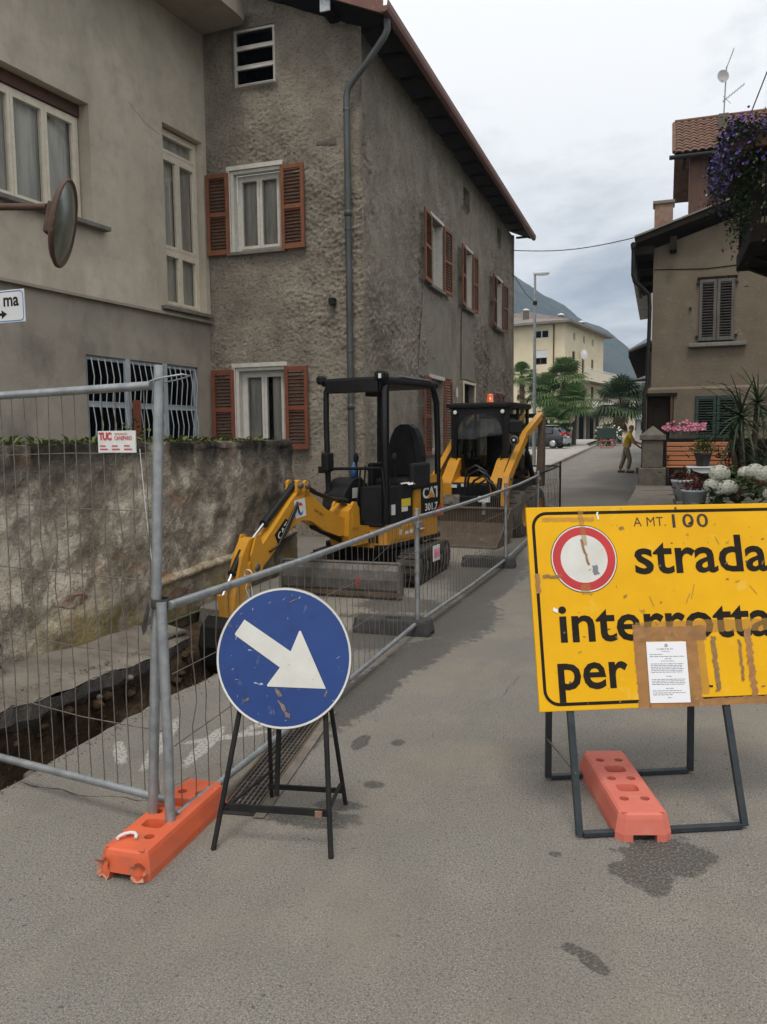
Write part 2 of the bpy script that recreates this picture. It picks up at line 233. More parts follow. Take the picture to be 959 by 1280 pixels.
# ------------------------------------------------------------------ mesh helpers
OFF = {}
class B:
    """collects geometry; everything goes through the transform T"""
    def __init__(s, T=None): s.v = []; s.f = []; s.sm = []; s.T = T or Matrix.Identity(4)
    def add(s, V, F, smooth=False):
        o = len(s.v); s.v += [s.T @ Vector(p) for p in V]; s.f += [tuple(i+o for i in f) for f in F]; s.sm += [smooth]*len(F); return s
    def box(s, a, b):
        x0, y0, z0 = a; x1, y1, z1 = b
        return s.add([(x0, y0, z0), (x1, y0, z0), (x1, y1, z0), (x0, y1, z0), (x0, y0, z1), (x1, y0, z1), (x1, y1, z1), (x0, y1, z1)],
                     [(0, 3, 2, 1), (4, 5, 6, 7), (0, 1, 5, 4), (1, 2, 6, 5), (2, 3, 7, 6), (3, 0, 4, 7)])
    def cbox(s, c, d, rot=None):
        M = Matrix.Translation(c) @ (rot.to_4x4() if rot else Matrix.Identity(4)); h = [q/2 for q in d]; old = s.T; s.T = old @ M
        s.box((-h[0], -h[1], -h[2]), h); s.T = old; return s
    def bbox(s, a, b, r=.01):
        """box with all edges chamfered"""
        x = (a[0], b[0]); y = (a[1], b[1]); z = (a[2], b[2]); bm = bmesh.new(); V = [bm.verts.new((x[i], y[j], z[k])) for i in (0, 1) for j in (0, 1) for k in (0, 1)]
        for f in ((0, 1, 3, 2), (4, 6, 7, 5), (0, 4, 5, 1), (2, 3, 7, 6), (0, 2, 6, 4), (1, 5, 7, 3)): bm.faces.new([V[i] for i in f])
        bmesh.ops.bevel(bm, geom=bm.edges[:], offset=r, segments=2, profile=.5, affect='EDGES'); bm.verts.index_update()
        s.add([q.co[:] for q in bm.verts], [[q.index for q in f.verts] for f in bm.faces]); bm.free(); return s
    def tube(s, pts, r, n=8, cap=True):
        pts = [Vector(p) for p in pts]; m = len(pts); rs = r if isinstance(r, (list, tuple)) else [r]*m; V = []; F = []
        t0 = (pts[1]-pts[0]).normalized(); nn = t0.orthogonal().normalized()
        for i, p in enumerate(pts):
            t = ((pts[min(i+1, m-1)]-p).normalized() + (p-pts[max(i-1, 0)]).normalized())
            t = t.normalized() if t.length > 1e-6 else t0
            nn = (nn - t*nn.dot(t)); nn = nn.normalized() if nn.length > 1e-6 else t.orthogonal().normalized(); b = t.cross(nn)
            for j in range(n): a = 2*math.pi*j/n; V.append(p+(nn*math.cos(a)+b*math.sin(a))*rs[i])
        for i in range(m-1):
            for j in range(n): F.append((i*n+j, i*n+(j+1) % n, (i+1)*n+(j+1) % n, (i+1)*n+j))
        s.add(V, F, True)
        if cap: s.add(V[:n], [tuple(range(n))[::-1]]); s.add(V[-n:], [tuple(range(n))])
        return s
    def lathe(s, prof, n=16, axis='Z', c=(0, 0, 0), smooth=True, cap=False):
        V = []; F = []; c = Vector(c)
        for (r, h) in prof:
            for j in range(n):
                a = 2*math.pi*j/n; x, y = r*math.cos(a), r*math.sin(a)
                V.append(c+Vector({'Z': (x, y, h), 'X': (h, x, y), 'Y': (x, h, y)}[axis]))
        m = len(prof)
        for i in range(m-1):
            for j in range(n): F.append((i*n+j, i*n+(j+1) % n, (i+1)*n+(j+1) % n, (i+1)*n+j))
        s.add(V, F, smooth)
        if cap: s.add(V[:n], [tuple(range(n))[::-1]]); s.add(V[-n:], [tuple(range(n))])
        return s
    def prism(s, poly, h0, h1, plane='XY', smooth_side=False):
        n = len(poly); f = {'XY': lambda p, h: (p[0], p[1], h), 'XZ': lambda p, h: (p[0], h, p[1]), 'YZ': lambda p, h: (h, p[0], p[1])}[plane]
        V = [f(p, h0) for p in poly]+[f(p, h1) for p in poly]
        s.add(V, [tuple(range(n))[::-1], tuple(range(n, 2*n))]); s.add(V, [(i, (i+1) % n, n+(i+1) % n, n+i) for i in range(n)], smooth_side); return s
    def ball(s, c, r, nu=10, nv=6):
        rx, ry, rz = r if isinstance(r, (tuple, list)) else (r, r, r); V = []; F = []
        for i in range(nv+1):
            t = math.pi*i/nv
            for j in range(nu): a = 2*math.pi*j/nu; V.append((c[0]+rx*math.sin(t)*math.cos(a), c[1]+ry*math.sin(t)*math.sin(a), c[2]+rz*math.cos(t)))
        for i in range(nv):
            for j in range(nu): F.append((i*nu+j, i*nu+(j+1) % nu, (i+1)*nu+(j+1) % nu, (i+1)*nu+j))
        return s.add(V, F, True)
    def leaf(s, p, d, up, l, w, fold=.15):
        d = d.normalized(); side = d.cross(up); side = side.normalized() if side.length > 1e-4 else d.orthogonal().normalized(); n = side.cross(d)
        s.add([p, p+d*l*.5+side*w*.5+n*l*fold, p+d*l-n*l*fold*.3, p+d*l*.5-side*w*.5+n*l*fold], [(0, 1, 2), (0, 2, 3)])
        return s
    def build(s, name, m, parent=None, recalc=True, bevel=0, kind=None, local=False):
        me = bpy.data.meshes.new(name); off = OFF.get(parent.name, Vector((0, 0, 0))) if parent and not local else Vector((0, 0, 0))
        me.from_pydata([p-off for p in s.v], [], s.f); me.polygons.foreach_set('use_smooth', s.sm)
        if recalc:
            bm = bmesh.new(); bm.from_mesh(me); bmesh.ops.recalc_face_normals(bm, faces=bm.faces[:]); bm.to_mesh(me); bm.free()
        me.materials.append(MAT[m] if isinstance(m, str) else m); me.update()
        o = bpy.data.objects.new(name, me); COL.objects.link(o); o.parent = parent
        if parent: OFF[o.name] = off
        if bevel:
            q = o.modifiers.new('bevel', 'BEVEL'); q.width = bevel; q.segments = 2; q.limit_method = 'ANGLE'
        if kind: o['kind'] = kind
        return o
def tag(o, label, cat, group=None):
    o['label'] = label; o['category'] = cat
    if group: o['group'] = group
    return o
def thing(name, loc, label, cat, group=None, rz=0, local=False):
    o = bpy.data.objects.new(name, None); COL.objects.link(o); o.location = loc; o.rotation_euler = (0, 0, rz); o.empty_display_size = .2
    OFF[o.name] = Vector((0, 0, 0)) if local else Vector(loc)
    return tag(o, label, cat, group)
def clone(o, parent, loc=None, rot=None, scale=None):
    c = o.copy(); COL.objects.link(c); c.parent = parent; OFF[c.name] = OFF.get(parent.name, Vector((0, 0, 0))) if parent else Vector((0, 0, 0))
    if loc is not None: c.location = loc
    if rot is not None: c.rotation_euler = rot
    if scale is not None: c.scale = scale
    return c
def struct(o): o['kind'] = 'structure'; return o
def text_geo(s, size, bold=0, align='LEFT', font_sp=1.0):
    cu = bpy.data.curves.new('t', 'FONT'); cu.body = s; cu.size = size; cu.offset = bold; cu.align_x = align; cu.resolution_u = 3; cu.space_character = font_sp
    ob = bpy.data.objects.new('t', cu); COL.objects.link(ob); dg = bpy.context.evaluated_depsgraph_get(); me = bpy.data.meshes.new_from_object(ob.evaluated_get(dg))
    V = [q.co.copy() for q in me.vertices]; F = [tuple(p.vertices) for p in me.polygons]; bpy.data.objects.remove(ob); bpy.data.curves.remove(cu); bpy.data.meshes.remove(me)
    return V, F
def text(b, s, size, T, bold=0, align='LEFT', sx=1, sp=1.0, shear=0):
    V, F = text_geo(s, size, bold, align, sp); old = b.T; b.T = old @ T; b.add([(p.x*sx+shear*p.y, p.y, 0) for p in V], F); b.T = old; return b
def frame(o, u, v, n):
    """matrix with local x,y,z along u,v,n at o"""
    u, v, n = Vector(u), Vector(v), Vector(n)
    return Matrix(((u.x, v.x, n.x, o[0]), (u.y, v.y, n.y, o[1]), (u.z, v.z, n.z, o[2]), (0, 0, 0, 1)))
def gz(y): return min(max(0., (y-18)*.02), 1.24)
# ================================================================== GROUND, ROAD, TRENCH
TX0, TX1, TY0, TY1 = -4.35, -3.03, -1.0, 6.9
g = B()
def gq(x0, x1, y0, y1, dz=-.03): g.add([(x0, y0, gz(y0)+dz), (x1, y0, gz(y0)+dz), (x1, y1, gz(y1)+dz), (x0, y1, gz(y1)+dz)], [(0, 1, 2, 3)])
gq(-2650, 2650, -300, TY0); gq(-2650, TX0, TY0, TY1); gq(TX1+.06, 2650, TY0, TY1); gq(-2650, 2650, TY1, 18); gq(-2650, 2650, 18, 80); gq(-2650, 2650, 80, 2660)
struct(g.build('ground', 'far_grass', recalc=False))

# asphalt with speckle, tar stains, wet patches and worn paint
def road_mat():
    m = bpy.data.materials.new('asphalt'); m.use_nodes = True; MAT['asphalt'] = m; t = m.node_tree; P = t.nodes['Principled BSDF']; n = t.nodes.new; k = t.links.new
    co = n('ShaderNodeTexCoord')
    def noise(sc, seed=0, det=5, st=(1, 1, 1), ro=.6):
        mp = n('ShaderNodeMapping'); mp.inputs['Location'].default_value = (seed*3.1, seed*1.7, 0); mp.inputs['Scale'].default_value = st; k(co.outputs['Object'], mp.inputs[0])
        q = n('ShaderNodeTexNoise'); q.inputs['Scale'].default_value = sc; q.inputs['Detail'].default_value = det; q.inputs['Roughness'].default_value = ro; k(mp.outputs[0], q.inputs['Vector']); return q.outputs['Fac']
    def math_(op, a, b):
        q = n('ShaderNodeMath'); q.operation = op
        for i, s in enumerate((a, b)):
            if isinstance(s, (int, float)): q.inputs[i].default_value = s
            else: k(s, q.inputs[i])
        return q.outputs[0]
    def rng(s, a, b, c=0, d=1):
        r = n('ShaderNodeMapRange'); r.inputs['From Min'].default_value = a; r.inputs['From Max'].default_value = b; r.inputs['To Min'].default_value = c; r.inputs['To Max'].default_value = d; k(s, r.inputs['Value']); return r.outputs[0]
    def mix(f, a, b):
        x = n('ShaderNodeMix'); x.data_type = 'RGBA'; k(f, x.inputs['Factor'])
        for i, q in ((6, a), (7, b)):
            if isinstance(q, tuple): x.inputs[i].default_value = col4(q)
            else: k(q, x.inputs[i])
        return x.outputs[2]
    def blob(x, y, rx, ry, rot=0):
        mp = n('ShaderNodeMapping'); mp.vector_type = 'TEXTURE'; mp.inputs['Location'].default_value = (x, y, 0); mp.inputs['Rotation'].default_value = (0, 0, rot); mp.inputs['Scale'].default_value = (rx, ry, 1000)
        k(co.outputs['Object'], mp.inputs[0]); ln = n('ShaderNodeVectorMath'); ln.operation = 'LENGTH'; k(mp.outputs[0], ln.inputs[0]); return math_('SUBTRACT', 1.0, ln.outputs['Value'])
    def blobs(lst, edge, amp, sc, seed):
        cur = None
        for q in lst:
            s = blob(*q); cur = s if cur is None else math_('MAXIMUM', cur, s)
        z = math_('ADD', cur, math_('MULTIPLY', math_('SUBTRACT', noise(sc, seed, 6, ro=.65), .5), amp)); return rng(z, 0, edge)
    c = mix(rng(noise(.55, 1), .35, .68), (.216, .202, .178), (.17, .159, .14))
    c = mix(math_('MULTIPLY', rng(noise(2.3, 9), .52, .72), .45), c, (.30, .275, .235))
    c = mix(rng(noise(110, 2, 3), .46, .62), c, (.11, .102, .09))
    c = mix(math_('MULTIPLY', rng(noise(190, 3, 2), .58, .70), .8), c, (.52, .50, .45))
    c = mix(math_('MULTIPLY', rng(noise(55, 13, 4), .60, .68), .75), c, (.075, .07, .064))
    c = mix(math_('MULTIPLY', rng(noise(5, 5), .60, .75), .35), c, (.13, .12, .105))
    c = mix(math_('MULTIPLY', rng(noise(22, 6, 3), .68, .72), .8), c, (.055, .05, .044))
    c = mix(math_('MULTIPLY', rng(noise(1.1, 7, 5), .50, .70), .42), c, (.27, .228, .17)); c = mix(math_('MULTIPLY', rng(noise(.8, 71, 5, (3, .5, 1)), .52, .70), .4), c, (.145, .133, .115))
    # sandy dirt dragged along the machines
    dirt = blobs([(-2.9, 7.2, .9, 1.2, 0), (-3.0, 11.2, 1.0, 1.6, 0)], .5, .9, 2.5, 21); c = mix(math_('MULTIPLY', dirt, .5), c, (.26, .23, .185))
    far = blobs([(-1.6, 18.5, 1.6, 7.5, 0), (-1.2, 29, 1.4, 5, 0)], .4, .7, .8, 25); c = mix(math_('MULTIPLY', far, .55), c, (.075, .07, .066))
    paint = blobs([(-2.62, 3.72, .05, .42, R(20)), (-2.36, 3.75, .05, .34, R(10)), (-2.3, 3.9, .04, .3, R(-50)), (-2.2, 4.25, .045, .3, R(-10)), (-2.75, 3.52, .04, .2, R(40))], .25, 1.1, 14, 31)
    paint = math_('MULTIPLY', paint, rng(noise(70, 15, 3), .40, .52)); c = mix(math_('MULTIPLY', paint, .6), c, (.56, .55, .51))
    wet = blobs([(.06, 3.28, .20, .17, R(25)), (-.03, 3.12, .13, .10, 0), (.02, 3.05, .06, .08, 0), (-.17, 2.52, .035, .09, R(40)), (-.24, 2.57, .04, .035, 0), (-.366, 3.163, .03, .025, 0), (-1.45, 3.15, .24, .10, R(8)), (-1.38, 3.3, .12, .07, R(8)),
                 (-1.85, 3.9, .10, .8, R(5)), (-1.83, 4.9, .20, .9, R(0)), (-1.75, 5.9, .22, .7, R(-5)), (-1.7, 7.2, .34, 1.1, R(5)), (-2.3, 7.0, .6, .25, 0), (-2.3, 6.2, .3, .4, 0), (-2.45, 7.6, .5, .4, 0), (-1.72, 8.8, .22, 1.2, 0), (-2.0, 10.0, .5, 2.0, R(4)), (-1.3, 3.55, .06, .05, 0),
                 (-2.9, 9.6, .7, 1.0, 0), (-1.55, 4.05, .05, .12, 0), (-1.35, 4.1, .04, .05, 0)], .17, 1.5, 11, 41)
    wet = math_('MULTIPLY', wet, rng(noise(85, 61, 3), .38, .54, .35, 1)); c = mix(math_('MULTIPLY', wet, .82), c, (.042, .040, .037))
    k(c, P.inputs['Base Color']); k(rng(wet, 0, 1, .9, .5), P.inputs['Roughness']); P.inputs['Specular IOR Level'].default_value = .35
    b = n('ShaderNodeBump'); b.inputs['Strength'].default_value = .75; b.inputs['Distance'].default_value = .006; k(noise(120, 4, 3), b.inputs['Height'])
    b2 = n('ShaderNodeBump'); b2.inputs['Strength'].default_value = .3; b2.inputs['Distance'].default_value = .03; k(noise(3, 14), b2.inputs['Height']); k(b.outputs[0], b2.inputs['Normal']); k(b2.outputs[0], P.inputs['Normal'])
road_mat()
g = B(); rows = [-30, -12, -4, TY0]+[TY0+.1*i for i in range(1, 79)]+[TY1, 8.9, 9.1, 10, 12.45, 12.55, 15, 18, 27.2, 27.4, 40, 60, 80, 110]
V = []; edge = []
for y in rows:
    if TY0 < y < TY1: xl = TX1 + .05*mnoise.noise((y*2.3, .3, 0)) + .025*mnoise.noise((y*9, 1.3, 0))
    elif y < TY0: xl = -12
    elif y <= 27.2: xl = -5.2 if y < 9 else (-9 if y < 12.5 else -4.7)
    else: xl = -4.3
    if abs(y-TY0) < 1e-6 or abs(y-TY1) < 1e-6: xl = -4.35
    edge.append((xl, y)); V += [(x, y, gz(y)) for x in (xl, -2.2, 0, 3, 12)]
g.add(V, [(i*5+j, i*5+j+1, (i+1)*5+j+1, (i+1)*5+j) for i in range(len(rows)-1) for j in range(4)])
road = struct(g.build('road', 'asphalt', recalc=False))
g = B()   # cut asphalt edge and the near trench side
for (a, b_) in zip(edge[4:83], edge[5:83]): g.add([(a[0], a[1], 0), (b_[0], b_[1], 0), (b_[0]-.02, b_[1], -.14), (a[0]-.02, a[1], -.14)], [(0, 1, 2, 3)])
g.build('asphalt_edge', 'asphalt_cut', road, recalc=False)
# fine jagged cracks in the asphalt
for (pts, w_) in (([(-2.98, 3.05), (-2.6, 3.02), (-2.3, 3.06), (-1.95, 3.2)], .006), ([(-2.3, 3.06), (-2.2, 3.35), (-2.1, 3.6)], .004), ([(.55, 3.0), (.75, 2.7), (.8, 2.4), (1.05, 2.1)], .004), ([(-.2, 1.75), (0.05, 1.66), (.2, 1.7)], .003), ([(-1.2, 4.6), (-.95, 5.0), (-.9, 5.6)], .005)):
    b = B(); P = []
    for p, q in zip(pts, pts[1:]):
        n_ = max(2, int(math.hypot(q[0]-p[0], q[1]-p[1])/.025)); P += [(p[0]+(q[0]-p[0])*i/n_, p[1]+(q[1]-p[1])*i/n_) for i in range(n_)]
    V = []
    for i, (x, y) in enumerate(P):
        x += .03*mnoise.noise((x*9, y*9, 1)); y += .03*mnoise.noise((x*9, y*9, 5)); k_ = w_*(.35+abs(mnoise.noise((i*.4, 0, 0)))*1.3)*min(1, (i+1)/4, (len(P)-i)/4); V += [(x-k_*.5, y-k_*.6, .003), (x+k_*.5, y+k_*.6, .003)]
    b.add(V, [(2*i, 2*i+1, 2*i+3, 2*i+2) for i in range(len(P)-1)]); b.build('crack', 'soil', road, recalc=False)
# trench
g = B(); ny = 100; nx = 34
def trench_pt(i, j):
    y = TY0-.1+(TY1-TY0+.2)*i/ny; u = j/nx
    prof = [(-3.01, -.13), (-3.03, -.35), (-3.1, -.95), (-3.6, -1.05), (-3.78, -.9), (-3.86, -.55), (-3.95, -.2), (-4.45, -.12)]
    q = u*(len(prof)-1); a = min(int(q), len(prof)-2); f = q-a; x = prof[a][0]*(1-f)+prof[a+1][0]*f; z = prof[a][1]*(1-f)+prof[a+1][1]*f
    nn = mnoise.noise((x*4, y*3, z*4)); n2 = mnoise.noise((x*11, y*11, z*11)); amp = .1*min(1, u*5)*min(1, (1-u)*4+.25)
    if y > 5.9: z = z*(1-(y-5.9))+(-.35)*(y-5.9) if u < .6 else z
    if y > 5.7: z = max(z, -.06-1.1*(TY1+.1-y)*.9) if y > 6.3 else z
    return (x+amp*(nn+.4*n2), y, z+amp*.6*nn+.4*amp*n2)
g.add([trench_pt(i, j) for i in range(ny+1) for j in range(nx+1)], [(i*(nx+1)+j, i*(nx+1)+j+1, (i+1)*(nx+1)+j+1, (i+1)*(nx+1)+j) for i in range(ny) for j in range(nx)], True)
trench = struct(g.build('trench', 'soil', recalc=False))
# clods and stones lying in the trench bank
for i in range(60):
    b = B(); y = rnd.uniform(2.4, 6.6); z = rnd.uniform(-.85, -.15); x = -3.72-.22*(z+.9)/.8+rnd.uniform(-.02, .06); r = rnd.uniform(.02, .055)
    V = []; b.ball((x, y, z), (r*rnd.uniform(.8, 1.3), r*rnd.uniform(.8, 1.4), r*.75), 7, 5); b.v = [p+Vector((mnoise.noise(p*30), mnoise.noise(p*30+Vector((5, 0, 0))), mnoise.noise(p*30+Vector((0, 9, 0)))))*r*.45 for p in b.v]
    b.build('stone', 'soil' if i % 6 else 'footing', trench)
# old concrete footing shelf in front of the wall
g = B(); V = []
for i in range(61):
    y = 1.5+4.75*i/60; zt = .06-.05*(y-3.5)+.02*mnoise.noise((y*3, 0, 0)); xe = -3.84+.04*mnoise.noise((y*1.1, 3, 0))+.02*mnoise.noise((y*8, 3, 0))-.25*max(0, y-5.4)
    for x, z in ((-4.5, zt+.10), (-4.2, zt+.05), (-4.05, zt+.02), (xe-.1, zt-.0), (xe-.03, zt-.01), (xe, zt-.03)):
        V.append((x, y, z+.015*mnoise.noise((x*7, y*6, 1))))
g.add(V, [(i*6+j, i*6+j+1, (i+1)*6+j+1, (i+1)*6+j) for i in range(60) for j in range(5)], True)
fl_ = struct(g.build('footing_ledge', 'footing', recalc=False)); b = B(); W_ = [p for i in range(61) for p in (V[i*6+5], (V[i*6+5][0]-.03+.03*mnoise.noise((i*.7, 1, 1)), V[i*6+5][1], V[i*6+5][2]-.11), (V[i*6+5][0]-.12, V[i*6+5][1], V[i*6+5][2]-.2))]; b.add(W_, [(3*i+j, 3*i+j+1, 3*i+j+4, 3*i+j+3) for i in range(60) for j in range(2)], False); b.v = [p+Vector((mnoise.noise(p*13), 0, mnoise.noise(p*13+Vector((7, 0, 0)))))*.035 for p in b.v]; b.build('broken_edge', 'asphalt_cut', fl_, recalc=False)
# short broken pipe stub of old drain at the wall foot
for z, lb in ((.11, 'broken cream clay drain pipe end resting on the footing at the wall'), (.27, 'broken cream clay drain pipe end stacked on another at the wall')):
    b = B().tube([(-4.55, 4.16, z), (-4.26, 4.2, z-.01)], .065, 14, cap=False); b.tube([(-4.55, 4.16, z), (-4.262, 4.2, z-.01)], .05, 14); tag(b.build('drain_pipe', 'concrete'), lb, 'pipe')

# ================================================================== RETAINING WALL
t = thing('retaining_wall', (-4.4, 5.7, 0), 'old stained plastered retaining wall with moss along the trench', 'wall')
g = B(); ny, nz = 250, 66; V = []
def wall_x(y, z):
    d = .05*mnoise.noise((y*1.1, z*1.4, 2))+.03*mnoise.noise((y*3.3, z*4.2, 5))+.016*mnoise.noise((y*9, z*10, 7))+.008*mnoise.noise((y*22, z*22, 9))
    return -4.40+d-.03*max(0, z)
for i in range(ny+1):
    for j in range(nz+1):
        y = 1.2+8.15*i/ny; z = -.5+2.16*j/nz; V.append((wall_x(y, z), y, z+(.025*mnoise.noise((y*1.5, 0, 3)) if j == nz else 0)))
g.add(V, [(i*(nz+1)+j, (i+1)*(nz+1)+j, (i+1)*(nz+1)+j+1, i*(nz+1)+j+1) for i in range(ny) for j in range(nz)], True)
g.box((-4.85, 1.2, -.5), (-4.52, 9.33, 1.62)); g.box((-9, 9.0, -.1), (-4.5, 9.34, 1.62))
wface = g.build('wall_face', 'old_wall', t, recalc=False, local=True)
wface.location = (4.4, -5.7, 0)
g = B(); V = []
for i in range(121):
    y = 1.2+8.16*i/120
    for x, z in ((-4.455, 1.60), (-4.448, 1.65), (-4.50, 1.675), (-4.8, 1.67), (-4.86, 1.6)): V.append((x+.03*mnoise.noise((y*2, x, 1))+.012*mnoise.noise((y*9, x*5, 1)), y, z+.022*mnoise.noise((y*2.7, x*3, 4))+.01*mnoise.noise((y*11, x*9, 4))))
g.add(V, [(i*5+j, (i+1)*5+j, (i+1)*5+j+1, i*5+j+1) for i in range(120) for j in range(4)], True)
g.build('coping', 'old_wall', t, recalc=False, local=True).location = (4.4, -5.7, 0)
# darker brick and stone pieces showing where the plaster fell off
for (y, z, w_, h_) in [(5.15, .42, .42, .13), (6.6, .2, .5, .12)]:
    b = B(); n_ = 14; ring = []
    for a in range(n_):
        th = 2*math.pi*a/n_; yy = y+w_*.5*math.cos(th)*(1+.3*mnoise.noise((math.cos(th)*2+y, math.sin(th)*2, z))); zz = z+h_*.5*math.sin(th)*(1+.3*mnoise.noise((math.cos(th)*2, y, math.sin(th)*2+z)))
        ring.append((yy, zz))
    V = [(wall_x(*p)-.004, *p) for p in ring]+[(wall_x(y+(p[0]-y)*.72, z+(p[1]-z)*.7)+.005+.006*mnoise.noise((p[0]*9, p[1]*9, 0)), y+(p[0]-y)*.72, z+(p[1]-z)*.7) for p in ring]
    b.add(V, [(i, (i+1) % n_, n_+(i+1) % n_, n_+i) for i in range(n_)]+[tuple(range(n_, 2*n_))]); b.build('stone', 'brick' if w_ > .4 else 'stone_grey', t)
# projecting ledge line low on the far half
g = B(); V = []
for i in range(41):
    y = 6.2+3.1*i/40; z0 = .34+.05*(y-6.2)+.02*mnoise.noise((y*3, 9, 0))
    for dx, dz in ((-.02, .05), (.05, .02), (.055, -.02), (-.02, -.06)): V.append((wall_x(y, z0)+dx+.012*mnoise.noise((y*7, dz*30, 0)), y, z0+dz))
g.add(V, [(i*4+j, (i+1)*4+j, (i+1)*4+j+1, i*4+j+1) for i in range(40) for j in range(3)], True)
g.build('ledge', 'old_wall', t, recalc=False, local=True).location = (4.4, -5.7, 0)
# raised yard behind the wall
struct(B().box((-7.9, 1.2, 0), (-4.83, 9.05, 1.585)).build('yard', 'soil'))
# grass and weeds growing along the wall top
g = B()
for i in range(2600):
    y = rnd.uniform(3.2, 7.0) if i % 6 else rnd.uniform(7.0, 8.9)
    if mnoise.noise((y*1.6, 4, 0)) < -.28 and i % 4: continue
    x = rnd.uniform(-4.78, -4.42); a = rnd.uniform(0, 6.28); h = rnd.uniform(.02, .055) if i % 14 else rnd.uniform(.06, .12)
    g.leaf(Vector((x, y, 1.67)), Vector((math.cos(a)*.8, math.sin(a)*.8, rnd.uniform(.2, 1))), Vector((0, 0, 1)), h, h*.45)
gr = g.build('grass', 'leaf_moss', recalc=False); gr['kind'] = 'stuff'; tag(gr, 'low weeds and moss growing along the top of the old wall', 'weeds')
t = thing('wall_plant', (-4.6, 6.25, 1.67), 'small leafy weed on the wall top below the barred window', 'plant'); g = B()
for i in range(46):
    p = Vector((-4.6+rnd.gauss(0, .05), 6.25+rnd.gauss(0, .13), 1.68+abs(rnd.gauss(0, .08)))); g.leaf(p, Vector((rnd.gauss(0, 1), rnd.gauss(0, 1), rnd.gauss(.4, .5))), Vector((0, 0, 1)), .06, .04)
g.build('foliage', 'leaf_green', t, recalc=False)
B().tube([(-4.6, 6.25, 1.63), (-4.61, 6.27, 1.85)], .006, 5).build('stem', 'leaf_dark', t)

# ================================================================== WALL / WINDOW BUILDERS
def wall_holes(b, u0, u1, v0, top, holes, depth):
    us = sorted(set([u0, u1]+[h[0] for h in holes]+[h[1] for h in holes])); us = [u for u in us if u0 <= u <= u1]
    for a, c in zip(us, us[1:]):
        hs = sorted([h for h in holes if h[0] <= a+1e-6 and h[1] >= c-1e-6], key=lambda h: h[2]); v = v0
        for h in hs:
            if h[2] > v: b.add([(a, 0, v), (c, 0, v), (c, 0, h[2]), (a, 0, h[2])], [(0, 1, 2, 3)])
            v = h[3]
        b.add([(a, 0, v), (c, 0, v), (c, 0, top(c)), (a, 0, top(a))], [(0, 1, 2, 3)])
    for (a, c, p, q) in holes:
        V = [(a, 0, p), (c, 0, p), (c, 0, q), (a, 0, q), (a, -depth, p), (c, -depth, p), (c, -depth, q), (a, -depth, q)]
        b.add(V, [(0, 1, 5, 4), (1, 2, 6, 5), (2, 3, 7, 6), (3, 0, 4, 7)])
def wall_rough(b, u0, u1, v0, top, holes, depth, res=.04, amp=.035, seed=0):
    def lines(a, c, br):
        P = sorted(set([a, c]+[x for x in br if a < x < c])); out = []
        for p, q in zip(P, P[1:]): n = max(1, int(round((q-p)/res))); out += [p+(q-p)*i/n for i in range(n)]
        return out+[c]
    us = lines(u0, u1, [h[0] for h in holes]+[h[1] for h in holes]); vm = max(top(u0), top(u1)); vs_ = lines(v0, vm, [h[2] for h in holes]+[h[3] for h in holes]); V = []; nv = len(vs_)
    def disp(u, v):
        e = min(u-u0, u1-u)
        for h in holes:
            dx = max(h[0]-u, 0, u-h[1]); dy = max(h[2]-v, 0, v-h[3]); e = min(e, math.hypot(dx, dy))
        f = min(1, e/.06); k_ = seed*7.3; w_ = 1.6*mnoise.noise((u*2.3, v*2.1, k_))
        a = mnoise.noise((u*9+v*4+w_, v*19-u*3, k_)); c = mnoise.noise((u*23-v*7, v*34, k_+3)); d = mnoise.noise((u*48, v*56, k_+5))
        m_ = .55+.45*max(-1, min(1, 2.2*mnoise.noise((u*.55, v*.6, k_+9)))); g_ = mnoise.noise((u*3.1, v*3.7, k_+11)); return f*(amp*m_*(.2+.30*(1-abs(a)*1.6)*(.6+g_)+.55*c+.45*d+.3*g_)-amp*.95)
    for u in us:
        t_ = top(u)
        for v in vs_: v = min(v, t_); V.append((u, disp(u, v), v))
    F = []
    for i in range(len(us)-1):
        for j in range(nv-1):
            um, vmid = (us[i]+us[i+1])/2, (vs_[j]+vs_[j+1])/2
            if vs_[j] >= max(top(us[i]), top(us[i+1])): continue
            if any(h[0] < um < h[1] and h[2] < vmid < h[3] for h in holes): continue
            F.append((i*nv+j, (i+1)*nv+j, (i+1)*nv+j+1, i*nv+j+1))
    b.add(V, F, True)
    for (a, c, p, q) in holes:
        W = [(a, 0, p), (c, 0, p), (c, 0, q), (a, 0, q), (a, -depth, p), (c, -depth, p), (c, -depth, q), (a, -depth, q)]
        b.add(W, [(0, 1, 5, 4), (1, 2, 6, 5), (2, 3, 7, 6), (3, 0, 4, 7)])
def dark_room(parent, T, u0, u1, v0, v1, d, fl=.3):  # box behind an opening, coloured near-black to stand for interior darkness
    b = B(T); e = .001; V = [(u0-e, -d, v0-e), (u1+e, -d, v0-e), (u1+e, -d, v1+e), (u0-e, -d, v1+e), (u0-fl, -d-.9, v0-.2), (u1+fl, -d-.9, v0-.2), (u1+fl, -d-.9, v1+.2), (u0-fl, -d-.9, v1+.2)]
    b.add(V, [(0, 1, 5, 4), (1, 2, 6, 5), (2, 3, 7, 6), (3, 0, 4, 7), (4, 5, 6, 7)]); return b.build('dark_room', 'dark_room', parent, recalc=False)
def curtain(parent, T, u0, u1, v0, v1, d, amp=.02, m='curtain'):
    b = B(T); n = max(8, int((u1-u0)/.02)); V = []
    for i in range(n+1):
        u = u0+(u1-u0)*i/n; o = amp*(mnoise.noise((u*9, v0, 3))+.7*mnoise.noise((u*23, v0, 5))); V += [(u, -d+o, v0), (u, -d+o*.7, v1)]
    b.add(V, [(2*i, 2*i+2, 2*i+3, 2*i+1) for i in range(n)], True); return b.build('curtain', m, parent, recalc=False)
